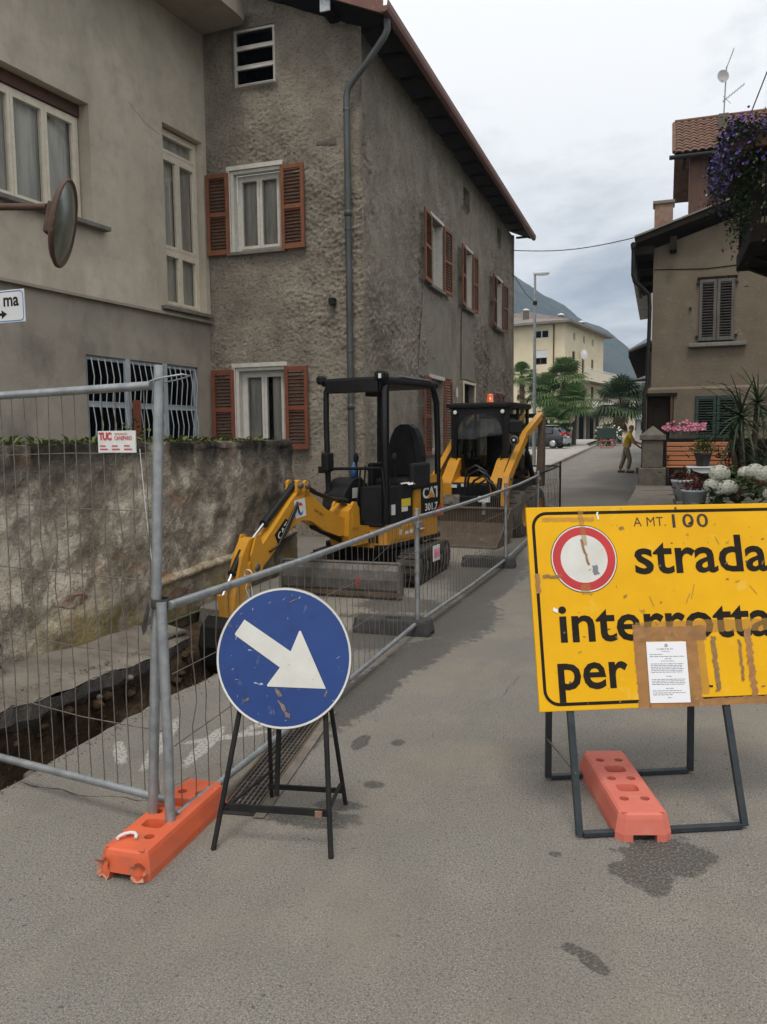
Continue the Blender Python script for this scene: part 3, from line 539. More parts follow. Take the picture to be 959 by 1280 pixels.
def casement(parent, T, u0, u1, v0, v1, d, m, cols=2, rows=(), fw=.055, curt=True, glass='glass', sash=True, gap=None):
    """frame and sashes at depth d; returns the window part with panes, curtains and room under it"""
    b = B(T); t_ = .06
    b.box((u0, -d-t_, v0), (u0+fw, -d, v1)); b.box((u1-fw, -d-t_, v0), (u1, -d, v1)); b.box((u0+fw, -d-t_, v0), (u1-fw, -d, v0+fw)); b.box((u0+fw, -d-t_, v1-fw), (u1-fw, -d, v1))
    vs_ = [v0+fw]+list(rows)+[v1-fw]
    for r in rows: b.box((u0+fw, -d-t_+.002, r-fw*.6), (u1-fw, -d+.008, r+fw*.6))
    w_ = (u1-u0-2*fw)/cols; panes = []
    for ri in range(len(vs_)-1):
        a0 = vs_[ri]+(fw*.6 if ri else 0); a1 = vs_[ri+1]-(fw*.6 if ri < len(vs_)-2 else 0)
        nc = cols if (a1-a0) > .5 else 1; w_ = (u1-u0-2*fw)/nc
        for c in range(nc):
            x0 = u0+fw+w_*c; x1 = x0+w_; s_ = .05 if sash else .012
            b.box((x0+.003, -d-t_+.004, a0), (x0+s_, -d+.014, a1)); b.box((x1-s_, -d-t_+.004, a0), (x1-.003, -d+.014, a1)); b.box((x0+s_, -d-t_+.004, a0), (x1-s_, -d+.014, a0+s_)); b.box((x0+s_, -d-t_+.004, a1-s_), (x1-s_, -d+.014, a1))
            panes.append((x0+s_, x1-s_, a0+s_, a1-s_))
    wn = b.build('window', m, parent)
    for (a, c, p, q) in panes: B(T).add([(a-.004, -d-.02, p-.004), (c+.004, -d-.02, p-.004), (c+.004, -d-.02, q+.004), (a-.004, -d-.02, q+.004)], [(0, 1, 2, 3)]).build('pane', glass, wn, recalc=False)
    dark_room(wn, T, u0, u1, v0, v1, d+t_)
    if curt:
        for (a, c, p, q) in panes:
            if gap: 
                mid = (u0+u1)/2
                if abs(a-mid) < abs(c-mid): curtain(wn, T, a+gap, c+.03, p-.03, q+.03, d+.1)
                else: curtain(wn, T, a-.03, c-gap, p-.03, q+.03, d+.1)
            else: curtain(wn, T, a-.04, c+.04, p-.04, q+.04, d+.1)
    return wn
def shutter(parent, T, u0, u1, v0, v1, m, ml, hinge=None, ang=0, rails=1, pitch=.055, label=None):
    """louvred leaf lying on the wall; hinge 'a'/'b' end stays on the wall and the leaf swings out by ang"""
    w_ = u1-u0; h = v1-v0
    if hinge == 'b': M = Matrix.Translation((u1, .035, v0)) @ Matrix.Rotation(-ang, 4, 'Z') @ Matrix.Translation((-w_, 0, 0))
    else: M = Matrix.Translation((u0, .035, v0)) @ Matrix.Rotation(ang, 4, 'Z')
    TT = T @ M; b = B(TT); s_ = .065; th = .035
    b.box((0, -th/2, 0), (s_, th/2, h)); b.box((w_-s_, -th/2, 0), (w_, th/2, h)); b.box((s_, -th/2, 0), (w_-s_, th/2, .085)); b.box((s_, -th/2, h-.07), (w_-s_, th/2, h))
    zs = [.085, h-.07]
    if rails: b.box((s_, -th/2, h*.5-.035), (w_-s_, th/2, h*.5+.035)); zs = [.085, h*.5-.035, h*.5+.035, h-.07]
    o = b.build('shutter', m, parent, bevel=.004); b = B(TT)
    for a, c in zip(zs[::2], zs[1::2]):
        n = max(3, int((c-a)/pitch))
        for i in range(n):
            z = a+(c-a)*(i+.5)/n; b.cbox((w_/2, 0, z), (w_-2*s_+.004, .034, .010), Matrix.Rotation(R(38), 3, 'X'))
    lv = b.build('louvres', ml, o, kind='stuff'); return o

# ================================================================== STONE HOUSE (rough-cast, long side on the street)
SX, GY = -4.60, 12.5
house = thing('rough_house', (SX, GY, 0), 'tall rough-cast grey house with brown shutters beside the parked machines', 'house')
TG = frame((0, GY, 0), (1, 0, 0), (0, -1, 0), (0, 0, 1)); TS = frame((SX, 0, 0), (0, 1, 0), (1, 0, 0), (0, 0, 1))
roof_z = lambda x: 8.16+.43*(SX-x)
b = B(TG); gh = [(-7.01, -6.07, 4.86, 6.22), (-7.01, -6.07, 1.52, 2.92), (-6.885, -6.115, 7.56, 8.48)]
wall_rough(b, -7.6, SX, -.2, roof_z, gh, .22, .024, .06, 1)
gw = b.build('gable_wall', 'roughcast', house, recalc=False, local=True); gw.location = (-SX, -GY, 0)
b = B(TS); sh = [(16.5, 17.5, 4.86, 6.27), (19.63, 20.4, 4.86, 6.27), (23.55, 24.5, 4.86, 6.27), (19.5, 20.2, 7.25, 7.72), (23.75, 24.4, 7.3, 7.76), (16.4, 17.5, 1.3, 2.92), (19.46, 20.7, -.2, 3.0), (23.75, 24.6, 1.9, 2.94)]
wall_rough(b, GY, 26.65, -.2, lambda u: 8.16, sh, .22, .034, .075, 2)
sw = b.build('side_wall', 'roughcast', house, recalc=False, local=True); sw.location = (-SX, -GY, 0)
B().box((-11, 26.60, -.2), (SX-.01, 26.64, 8.1)).build('rear_wall', 'smooth_patch', house)
# smoother repaired patches
def patch(T, poly, m='smooth_patch'):
    b = B(T); c = (sum(p[0] for p in poly)/len(poly), sum(p[1] for p in poly)/len(poly)); pts = []
    for (p, q) in zip(poly, poly[1:]+poly[:1]):
        for k_ in range(6):
            f = k_/6; u = p[0]+(q[0]-p[0])*f; v = p[1]+(q[1]-p[1])*f; pts.append((u+.08*mnoise.noise((u*4, v*4, 1)), -.042, v+.08*mnoise.noise((u*4, v*4, 7))))
    b.add([(c[0], -.034, c[1])]+pts, [(0, 1+i, 1+(i+1) % len(pts)) for i in range(len(pts))]); return b.build('render_patch', m, house, recalc=False)
patch(TS, [(15.7, 2.95), (18.5, 3.0), (18.4, 4.75), (16.1, 4.8)]); patch(TS, [(19.4, 3.1), (21, 3.1), (20.6, 4.75), (19.5, 4.75)])
patch(TG, [(-5.4, 6.45), (-5.12, 6.42), (-5.10, 6.56), (-5.38, 6.54)], 'stone_grey'); 
# attic hatch, windows and shutters of the gable
wn = casement(house, TG, -6.885, -6.115, 7.56, 8.48, .03, 'window_white', 1, (7.87, 8.18), fw=.034, curt=False, glass='dark_glass', sash=False)
wn.name = 'attic_window'
for (v0, v1, ms) in ((4.86, 6.22, 'shutter_brown'), (1.52, 2.92, 'shutter_red')):
    b = B(TG); b.box((-7.07, .004, v1), (-6.01, .03, v1+.07)); b.box((-7.07, .003, v0), (-7.012, .022, v1)); b.build('window_surround', 'window_white', house)
    casement(house, TG, -6.95, -6.09, v0+.02, v1-.06, .13, 'window_white', 2, (), gap=.06 if v0 < 3 else None)
    b = B(TG); b.box((-7.01, -.125, v0+.02), (-6.952, -.004, v1-.004)); b.box((-6.952, -.125, v1-.058), (-6.08, -.004, v1-.004)); b.build('reveal_lining', 'window_white', house)
    B(TG).box((-7.09, -.1, v0-.045), (-6.0, .05, v0+.012)).build('sill', 'stone_sill', house, bevel=.006)
    shutter(house, TG, -7.46, -7.03, v0-.02, v1-.03, ms, 'shutter_louvre', 'b', R(2)); shutter(house, TG, -6.05, -5.62, v0-.02, v1-.02, ms, 'shutter_louvre', 'a', R(2))
# side windows
for (a, c) in ((16.5, 17.5), (19.63, 20.4), (23.55, 24.5)):
    b = B(TS); b.box((a-.05, .004, 6.27), (c+.05, .03, 6.33)); b.box((a, -.21, 4.87), (a+.02, -.002, 6.26)); b.box((c-.02, -.21, 4.87), (c, -.002, 6.26)); b.build('reveal_lining', 'window_white', house)
    casement(house, TS, a+.02, c-.02, 4.88, 6.26, .17, 'window_white', 2, ())
    B(TS).box((a-.08, -.15, 4.80), (c+.08, .06, 4.865)).build('sill', 'stone_sill', house)
    w_ = .62 if a < 19 else (.5 if a < 22 else .68)
    shutter(house, TS, a-w_, a-.01, 4.85, 6.27, 'shutter_brown', 'shutter_louvre', 'b', R(3)); shutter(house, TS, c+.01, c+w_, 4.85, 6.27, 'shutter_brown', 'shutter_louvre', 'a', R(3))
for (a, c, v0, v1) in ((19.5, 20.2, 7.25, 7.72), (23.75, 24.4, 7.3, 7.76)): dark_room(house, TS, a, c, v0, v1, .2).name = 'vent_opening'
b = B(TS); b.box((16.35, .004, 2.92), (17.55, .035, 3.0)); b.build('reveal_lining', 'window_white', house)
casement(house, TS, 16.42, 17.48, 1.32, 2.9, .17, 'window_white', 2, ())
shutter(house, TS, 15.76, 16.39, 1.3, 2.93, 'shutter_red', 'shutter_louvre', 'b', R(4)); shutter(house, TS, 17.51, 18.05, 1.3, 2.93, 'shutter_red', 'shutter_louvre', 'a', R(4))
b = B(TS); b.box((19.4, .004, -.1), (19.47, .03, 3.05)); b.box((20.69, .004, -.1), (20.76, .03, 3.05)); b.box((19.47, .004, 2.99), (20.69, .03, 3.05)); b.build('door_surround', 'yb_pale', house)
dr = B(TS).box((19.47, -.2, -.1), (20.69, -.15, 2.99)).build('door', 'dark_wood', house)
for k_ in range(3): B(TS).bbox((19.6, -.16, .15+.95*k_), (20.56, -.125, .95+.95*k_), .01).build('panel', 'dark_wood', dr)
B(TS).box((18.72, .004, 2.62), (18.83, .02, 2.84)).build('house_number_plate', 'white_decal', house)
shutter(house, TS, 23.5, 24.1, 1.9, 2.95, 'shutter_red', 'shutter_louvre', 'b', 0); shutter(house, TS, 24.12, 24.75, 1.9, 2.95, 'shutter_red', 'shutter_louvre', 'a', 0)
# roof
rz = lambda x: 8.13+.43*(-4.15-x)
b = B(); x1, x0, y0, y1 = -4.15, -11, 12.12, 27.25
b.add([(x1, y0, rz(x1)), (x0, y0, rz(x0)), (x0, y1, rz(x0)), (x1, y1, rz(x1)), (x1, y0, rz(x1)+.1), (x0, y0, rz(x0)+.1), (x0, y1, rz(x0)+.1), (x1, y1, rz(x1)+.1)], [(0, 1, 2, 3), (4, 5, 6, 7), (0, 1, 5, 4), (1, 2, 6, 5), (2, 3, 7, 6), (3, 0, 4, 7)])
rf = b.build('roof', 'dark_wood', house)
b = B(); b.add([(x1+.06, y0-.02, rz(x1)-.06), (x0, y0-.02, rz(x0)-.04), (x0, y0-.02, rz(x0)+.2), (x1+.06, y0-.02, rz(x1)+.16), (x1+.06, y0-.06, rz(x1)-.06), (x0, y0-.06, rz(x0)-.04), (x0, y0-.06, rz(x0)+.2), (x1+.06, y0-.06, rz(x1)+.16)], [(0, 1, 2, 3), (4, 5, 6, 7), (0, 1, 5, 4), (1, 2, 6, 5), (2, 3, 7, 6), (3, 0, 4, 7)])
b.build('verge_board', 'fascia', rf)
b = B(); gut = [(.0, .12), (.0, .02), (.03, -.03), (.08, -.05), (.13, -.03), (.15, .03), (.15, .12), (.14, .12), (.13, .04), (.02, .04), (.01, .12)]
b.prism([(x1+q[0]+.005, rz(x1)+q[1]) for q in gut], y0-.07, y1+.05, 'XZ'); b.build('gutter', 'fascia', rf)
for i in range(16): B().box((-4.6, 12.6+.96*i, rz(-4.6)-.13), (-4.2, 12.7+.96*i, rz(-4.25)-.03)).build('rafter', 'dark_wood', rf)
b = B(); b.box((-5.13, 12.14, 8.30), (-4.97, 12.6, 8.46)); b.build('purlin', 'dark_wood', rf); B().box((-5.135, 12.11, 8.29), (-4.965, 12.138, 8.47)).build('purlin_cap', 'galvanised', rf)
b = B(); b.add([(x, y, rz(x)+.103) for x, y in ((x1-.01, y0), (x0, y0), (x0, y1), (x1-.01, y1))], [(0, 1, 2, 3)]); b.build('roof_cover', 'roof_tile', rf, recalc=False)
# drainpipe on the corner
dp = B().tube([(-4.10, 12.30, 8.10), (-4.10, 12.31, 7.95), (-4.15, 12.32, 7.86), (-4.45, 12.38, 7.56), (-4.70, 12.40, 7.33), (-4.80, 12.41, 7.22), (-4.835, 12.42, 7.08), (-4.835, 12.42, 0.02)], .052, 12).build('drainpipe', 'grey_pipe', house)
for z in (6.9, 5.05, 3.1, 1.2): B().lathe([(.058, z-.02), (.062, z), (.058, z+.02)], 12, 'Z', (-4.835, 12.42, 0)).build('pipe_clamp', 'grey_pipe', dp)
for z in (5.3, 2.2): B().lathe([(.053, z-.05), (.06, z-.05), (.06, z+.03), (.053, z+.04)], 12, 'Z', (-4.835, 12.42, 0)).build('pipe_joint', 'grey_pipe', dp)
B(TG).cbox((-5.15, .04, 3.93), (.10, .1, .1)).build('wall_bracket', 'black_metal', house)

# ================================================================== LEFT HOUSE (smooth plaster)
LH = thing('plaster_house', (-7.6, 10, 0), 'smooth beige plastered house with cream window frames behind the retaining wall', 'house')
un = Vector((-.0906, -.9959, 0)).normalized(); nn_ = Vector((.9959, -.0906, 0)).normalized()
TL_ = frame((-7.51, 12.51, 0), un, nn_, (0, 0, 1)); TU = TL_ @ Matrix.Translation((0, .035, 0))
S0, S1 = -.01, 9.5
b = B(TU); wall_holes(b, S0, S1, 3.74, lambda u: 8.52, [(2.72, 5.1, 4.80, 6.42), (.1, 1.13, 3.86, 6.72)], .28); b.add([(S0, 0, 3.74), (S1, 0, 3.74), (S1, -.3, 3.74), (S0, -.3, 3.74)], [(0, 1, 2, 3)])
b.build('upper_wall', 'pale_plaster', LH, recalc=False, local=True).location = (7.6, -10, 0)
b = B(TL_); wall_holes(b, S0, S1, -.2, lambda u: 3.75, [(.36, 2.95, 1.5, 2.92)], .2)
b.build('lower_wall', 'grey_plaster', LH, recalc=False, local=True).location = (7.6, -10, 0)
B(TU).box((S0, -.02, 3.70), (S1, .045, 3.74)).build('drip_ledge', 'concrete', LH)
B(TU).box((.02, -.1, 3.78), (1.3, .10, 3.84)).build('sill', 'stone_sill', LH, bevel=.006)
B(TU).box((2.5, -.12, 4.70), (5.3, .13, 4.76)).build('sill', 'stone_sill', LH, bevel=.006)
# wide three-light window with brown roller-blind box
b = B(TU); b.box((2.74, -.26, 6.26), (5.08, -.16, 6.42)); b.build('blind_box', 'brown_wood', LH)
casement(LH, TU, 2.74, 5.08, 4.80, 6.25, .2, 'window_cream', 4, (), fw=.06)
# tall narrow window with transom lights
casement(LH, TU, .1, 1.13, 3.86, 6.70, .14, 'window_cream', 2, (4.78, 6.3), fw=.055)
# barred cellar window
bw = casement(LH, TL_, .36, 2.95, 1.5, 2.92, .05, 'blue_iron', 3, (2.22,), fw=.05, curt=False, glass='dark_glass', sash=False); bw.name = 'barred_window'; OFF[bw.name] = OFF[LH.name]
for i in range(1, 3):
    u = .36+2.59*i/3; B(TL_).box((u-.05, -.05, 1.5), (u+.05, .0, 2.92)).build('mullion', 'blue_iron', bw)
for c_ in range(3):
    for i in range(6):
        u = .36+2.59*(c_+(i+.75)/6.5)/3; b = B(TL_)
        for (z0, z1) in ((1.52, 2.2), (2.24, 2.88)):
            zm = z1-(z1-z0)*.42; b.tube([(u, .0, z1), (u-.002, .012, z1-.04), (u+.012, .065, zm), (u, .01, z0)], .0085, 6)
        b.build('bar', 'blue_iron', bw)
B(TL_).box((1.95, .04, 1.52), (2.06, .10, 2.3)).build('post', 'shutter_red', LH)
# concrete eaves slab
b = B(TL_); r_ = .35; pts = [(-.5, .035), (S1, .035), (S1, .95)]
pts += [(.35-.85*0, .95), (-.0, .92), (-.12, .80), (-.16, .6)] ; pts = [(S1, -1), (S1, .98), (.35, .98), (.1, .95), (.02, .86), (.012, .7), (.012, -1)]
b.prism(pts, 8.50, 8.78); b.build('eaves_slab', 'concrete', LH)
# crack and stain lines
for pts in ([(1.2, 6.5), (1.5, 6.55), (1.9, 6.75)],):
    B(TU).tube([(u, .0, v) for u, v in pts], .0025, 4).build('crack', 'dark_wood', LH)
# ================================================================== FENCE PANELS
def make_panel(name, label, p0, p1, h, posts, dv=.09, nh=6, m='galvanised', zb=.11, dark=False, wob=1.0, grp=None, hy=None):
    """mesh panel from p0 to p1 (x,y on the ground); posts = which ends carry a post"""
    p0, p1 = Vector((*p0, 0)), Vector((*p1, 0)); d = (p1-p0); Ln = d.length; d.normalize(); n = Vector((d.y, -d.x, 0))
    t = thing(name, p0, label, 'fence', grp); T = frame((p0.x, p0.y, 0), d, n, (0, 0, 1)); r = .021; zg = gz((p0.y+p1.y)/2)
    T = T @ Matrix.Translation((0, 0, zg))
    if posts[0]: B(T).tube([(0, 0, .03), (0, 0, h+.06)], r, 12).build('post', m, t)
    if posts[1]: B(T).tube([(Ln, 0, .03), (Ln, 0, h+.06)], r, 12).build('post', m, t)
    a = .024
    B(T).tube([(a, 0, h-.02), (Ln*.35, 0, h-.02-.012), (Ln*.7, 0, h-.028), (Ln-a, 0, h-.02)], .019, 10).build('top_rail', m, t)
    B(T).tube([(a, 0, zb), (Ln*.5, 0, zb-.015), (Ln-a, 0, zb)], .019, 10).build('bottom_rail', m, t)
    wm = 'black_metal' if dark else 'wire'; k_ = int((Ln-.1)/dv)
    protos = []
    for v in range(5):
        b = B(); rr = random.Random(v+len(name)*3+int(Ln*10)); pts = []
        for j in range(9):
            f = j/8; am = wob*.012*math.sin(math.pi*f); pts.append((am*rr.gauss(0, 1), am*rr.gauss(0, .8), zb+(h-.03-zb)*f))
        b.tube(pts, .0024, 4, cap=False); o = b.build('wire', wm, t, local=True); protos.append(o)
    Rz = math.atan2(d.y, d.x); used = set()
    for i in range(k_):
        u = .07+dv*i; o = protos[i % 5]; q = o if i % 5 not in used else clone(o, t); used.add(i % 5)
        q.location = (d.x*u, d.y*u, zg); q.rotation_euler = (0, 0, Rz)
    zs = hy or [zb+(h-zb)*(i+1)/(nh+1) for i in range(nh)]
    for z in zs:
        pts = [(.02+(Ln-.04)*f/6, .004, z+wob*.018*rnd.gauss(0, 1)*(0 if f in (0, 6) else 1)) for f in range(7)]
        B(T).tube(pts, .0026, 4, cap=False).build('wire', wm, t)
    return t, T
PP = [(-1.915, 2.78), (-1.944, 6.5), (-1.856, 10.2), (-1.97, 13.9), (-2.02, 17.6)]
tall, TT_ = make_panel('tall_mesh_fence', 'tall galvanised mesh fence panel crossing the trench with a small notice', (-1.955, 2.83), (-5.0, 3.30), 1.94, (0, 1), dv=.082, nh=6, zb=.15, wob=.7, hy=[.45, .78, 1.1, 1.4, 1.64])
# notice plate on the tall panel (camera side is local -y)
plate = B(TT_).box((.115, -.013, 1.645), (.332, -.008, 1.737)).build('notice_plate', 'white_decal', tall)
TN = TT_ @ frame((.332, -.0145, 1.645), (-1, 0, 0), (0, 0, 1), (0, -1, 0))
b = B(); text(b, 'TUC', .042, TN @ Matrix.Translation((.008, .055, 0)), .0022, sx=.95, sp=.85); text(b, 'CANEPARO', .024, TN @ Matrix.Translation((.098, .053, 0)), .0004, sx=.8); text(b, 'NOLEGGIO', .011, TN @ Matrix.Translation((.1, .075, 0)), .0002, sx=1.3); b.build('lettering', 'red_decal', plate, recalc=False)
b = B()
for i in range(3):
    for j in range(2): b.T = TN; b.box((.012+.07*i, .012+.014*j, -.0005), (.012+.07*i+.045-.012*j, .017+.014*j, .0003))
b.build('small_print', 'red_decal', plate)
# cable-tie and black strap, thin cord hanging
B().tube([(-1.965, 2.80, 1.935), (-1.90, 2.81, 1.95), (-1.83, 2.83, 1.96), (-1.81, 2.86, 1.955), (-1.88, 2.86, 1.94), (-1.965, 2.87, 1.93)], .0035, 5).build('wire_tie', 'galvanised', tall)
b = B(); b.lathe([(.036, 1.0), (.038, 1.005), (.038, 1.035), (.036, 1.04)], 14, 'Z', (-1.955, 2.80, 0)); b.add([(-1.99, 2.765, 1.03), (-1.972, 2.755, 1.01), (-1.997, 2.76, .91), (-2.023, 2.77, .885), (-2.027, 2.765, .92)], [(0, 1, 2, 3, 4)])
b.build('black_strap', 'black_rubber', tall, recalc=False)
B().tube([(-2.06, 2.848, 1.66), (-2.04, 2.84, 1.45), (-2.01, 2.83, 1.2), (-1.99, 2.82, 1.06)], .0018, 4).build('cord', 'rag', tall)
B().tube([(-2.18, 2.86, 1.735), (-2.04, 2.84, 1.70)], .002, 4).build('wire_tie', 'wire', tall)
specs = [(0, 1, 'low galvanised mesh fence panel beside the blue arrow sign', 'galvanised', (0, 1), False), (1, 2, 'low galvanised mesh fence panel in front of the mini excavator tracks', 'galvanised', (0, 1), False),
         (2, 3, 'low galvanised mesh fence panel beside the skid loader bucket', 'galvanised', (0, 1), False), (3, 4, 'low dark mesh fence panel beside the skid loader rear wheel', 'black_metal', (0, 1), True)]
fences = []
for (a, c, lb, m_, ps, dk) in specs: fences.append(make_panel('low_mesh_fence', lb, PP[a], PP[c], 1.03 if not dk else 1.06, ps, dv=.11, nh=2, m=m_, dark=dk, grp='fence panels along the roadworks', zb=.10, wob=.5))
make_panel('low_mesh_fence', 'dark mesh fence panel closing the site behind the skid loader', (-2.07, 17.66), (-4.4, 17.8), 1.05, (0, 1), dv=.14, nh=2, m='black_metal', dark=True, zb=.1)
# zip ties, red tag, strings
f0, f1 = fences[0][0], fences[1][0]
B().tube([(-2.015, 2.775, .08), (-1.975, 2.80, 1.0), (-1.938, 2.83, 2.0)], .0215, 12).build('post', 'galvanised', tall)
B().tube([(-1.90, 2.735, .08), (-1.908, 2.75, .45), (-1.928, 2.77, .95), (-1.93, 2.772, 1.03)], .0215, 12).build('post', 'galvanised', f0)
for y in (3.62,): B().lathe([(.022, y-.006), (.0235, y), (.022, y+.006)], 10, 'Y', (-1.99, 0, 1.005)).build('zip_tie', 'rag', f0)
B().tube([(-1.99, 3.62, .99), (-1.995, 3.60, .93), (-1.985, 3.63, .86)], .002, 4).build('cord', 'rag', f0); B().tube([(-1.99, 3.63, .99), (-1.99, 3.66, .9), (-1.98, 3.65, .84)], .002, 4).build('cord', 'rag', f0)
b = B(frame((-1.93, 5.05, .73), (0, 1, 0), (.2, 0, 1), (1, 0, 0))); b.bbox((-.012, -.05, -.006), (.012, .015, .006), .004); b.build('red_tag', 'red_decal', f0)
B().tube([(-1.955, 3.9, .66), (-1.94, 5.05, .75), (-1.95, 6.45, .98)], .0015, 4).build('cord', 'wire', f0)
tg = B(frame((-1.90, 6.85, .58), (.12, .99, 0), (0, 0, 1), (1, -.12, 0))).box((0, 0, 0), (.16, .14, .003)).build('tag_plate', 'white_decal', f1)
B(frame((-1.896, 6.85, .58), (.12, .99, 0), (0, 0, 1), (1, -.12, 0))).box((.02, .03, .003), (.14, .11, .0045)).build('print', 'petal_pink', tg)
for (x, y) in (PP[1], PP[2], PP[3]):
    b = B(); b.lathe([(.026, .93), (.03, .935), (.03, .975), (.026, .98)], 12, 'Z', (x, y, 0)); b.box((x+.01, y-.06, .93), (x+.035, y+.06, .975)); b.build('clamp', 'galvanised', fences[PP.index((x, y))-1][0])

# ================================================================== FEET
def foot(name, loc, rz_, m, label, L_=.72, W_=.235, H_=.14, tilt=0, torn=False, pockets=True):
    t = thing(name, loc, label, 'base block', None, rz_, local=True); b = B(); ch = .016; hw, hl = W_/2, L_/2
    # skirt (cross-section sides, tapered) with end notches
    def ring(z, ins): return [(-hw+ins, -hl+ins, z), (hw-ins, -hl+ins, z), (hw-ins, hl-ins, z), (-hw+ins, hl-ins, z)]
    def oct_(z, ins, c): x, y = hw-ins, hl-ins; return [(-x+c, -y, z), (x-c, -y, z), (x, -y+c, z), (x, y-c, z), (x-c, y, z), (-x+c, y, z), (-x, y-c, z), (-x, -y+c, z)]
    rings = [oct_(0, 0, .03), oct_(.03, 0, .03), oct_(H_-ch*1.4, .012, .03), oct_(H_-ch*.4, .012+ch*.35, .028), oct_(H_, .012+ch, .025)]
    V = [p for r_ in rings for p in r_]; F = []
    for i in range(len(rings)-1):
        for j in range(8):
            if i == 0 and j in (0, 4): continue
            F.append((i*8+j, i*8+(j+1) % 8, (i+1)*8+(j+1) % 8, (i+1)*8+j))
    b.add(V, F, False)
    # open tunnel under the ends
    for s_ in (-1, 1):
        y = s_*hl; w2 = .05; b.add([(-hw+.03, y, 0), (-w2, y, 0), (-w2, y, .03), (-hw+.03, y, .03)], [(0, 1, 2, 3)]); b.add([(w2, y, 0), (hw-.03, y, 0), (hw-.03, y, .03), (w2, y, .03)], [(0, 1, 2, 3)])
        yi = y-s_*.2; b.add([(-w2, y, 0), (-w2, yi, 0), (-w2, yi, .03), (-w2, y, .03)], [(0, 1, 2, 3)]); b.add([(w2, y, 0), (w2, yi, 0), (w2, yi, .03), (w2, y, .03)], [(0, 1, 2, 3)]); b.add([(-w2, y, .03), (w2, y, .03), (w2, yi, .03), (-w2, yi, .03)], [(0, 1, 2, 3)]); b.add([(-w2, yi, 0), (w2, yi, 0), (w2, yi, .03), (-w2, yi, .03)], [(0, 1, 2, 3)])
    # top with pockets and holes
    i_ = .012+ch; x0, x1, y0, y1 = -hw+i_, hw-i_, -hl+i_, hl-i_
    rows_ = [('e', .08), ('c', .11), ('p', .14), ('c', .10), ('p', .14), ('c', .11), ('e', .10)] if pockets else [('e', .2), ('p', .2), ('e', .2)]
    tot = sum(r_[1] for r_ in rows_); y = y0
    def cell(cx0, cx1, cy0, cy1, poly, depth, shrink=.75):
        n = len(poly); cx, cy = (cx0+cx1)/2, (cy0+cy1)/2; out = []
        for (px, py) in poly:
            dx, dy = px-cx, py-cy; k_ = min((cx1-cx)/abs(dx) if abs(dx) > 1e-9 else 1e9, (cy1-cy)/abs(dy) if abs(dy) > 1e-9 else 1e9); out.append((cx+dx*k_, cy+dy*k_))
        V = [(p[0], p[1], H_) for p in out]+[(p[0], p[1], H_) for p in poly]+[(cx+(p[0]-cx)*shrink, cy+(p[1]-cy)*shrink, H_-depth) for p in poly]
        F = [(i, (i+1) % n, n+(i+1) % n, n+i) for i in range(n)]+[(n+i, n+(i+1) % n, 2*n+(i+1) % n, 2*n+i) for i in range(n)]+[tuple(range(2*n, 3*n))]
        b.add(V, F)
    for (k_, h) in rows_:
        h = h/tot*(y1-y0); c0, c1 = y, y+h; y = c1
        if k_ == 'e': b.add([(x0, c0, H_), (x1, c0, H_), (x1, c1, H_), (x0, c1, H_)], [(0, 1, 2, 3)])
        elif k_ == 'c':
            for (a0, a1) in ((x0, 0), (0, x1)):
                cx, cy = (a0+a1)/2, (c0+c1)/2; angs = sorted([2*math.pi*q/12 for q in range(12)]+[math.atan2(sy*h/2, sx*(a1-a0)/2) % (2*math.pi) for sx in (-1, 1) for sy in (-1, 1)])
                cell(a0, a1, c0, c1, [(cx+.021*math.cos(a), cy+.021*math.sin(a)) for a in angs], .07, .98)
        else:
            cx, cy = 0, (c0+c1)/2; hx, hy = .048, h*.32; pl = []
            for (sx, sy) in ((1, 1), (-1, 1), (-1, -1), (1, -1)): pl += [(cx+sx*hx, cy+sy*hy*.6), (cx+sx*hx*.7, cy+sy*hy)] if sx*sy < 0 else [(cx+sx*hx, cy+sy*hy*.6), (cx+sx*hx*.7, cy+sy*hy)]
            pl = sorted(pl+[(cx+(x1-x0)/2*.3*sx/.3*.55, cy+h/2*.55*sy) for sx in (-1, 1) for sy in (-1, 1)], key=lambda p: math.atan2((p[1]-cy)/h, (p[0]-cx)/(x1-x0)))
            pl = [(cx+hx*math.copysign(abs(math.cos(a))**.5, math.cos(a)), cy+hy*math.copysign(abs(math.sin(a))**.5, math.sin(a))) for a in sorted([2*math.pi*(q+.5)/16 for q in range(16)])]
            # corners of the cell must be hit exactly
            cell_pts = pl; angs = [math.atan2(p[1]-cy, p[0]-cx) for p in pl]
            cell(x0, x1, c0, c1, pl, .06, .8)
            for (sx, sy) in ((1, 1), (-1, 1), (-1, -1), (1, -1)):   # close cell corners
                X, Y_ = (x1 if sx > 0 else x0), (c1 if sy > 0 else c0); onx = []
                for (px, py) in pl:
                    dx, dy = px-cx, py-cy; kk = min((x1-cx)/abs(dx), (c1-cy)/abs(dy)); q = (cx+dx*kk, cy+dy*kk)
                    if dx*sx > 0 and dy*sy > 0: onx.append(q)
                side = [q for q in onx if abs(q[0]-X) < 1e-6]; topq = [q for q in onx if abs(q[1]-Y_) < 1e-6 and abs(q[0]-X) > 1e-6]
                if side and topq:
                    s1 = max(side, key=lambda q: abs(q[1]-cy)); s2 = max(topq, key=lambda q: abs(q[0]-cx)); b.add([(s1[0], s1[1], H_), (X, Y_, H_), (s2[0], s2[1], H_)], [(0, 1, 2)])
    body = b.build('body', m, t, recalc=False)
    # side ribs and slots
    for s_ in (-1, 1):
        for yy in (-.22, .0, .2):
            if False: B().bbox((s_*(hw-.062)-.011, yy-.04, H_-.003), (s_*(hw-.062)+.011, yy+.04, H_+.004), .003).build('rib', m, body)
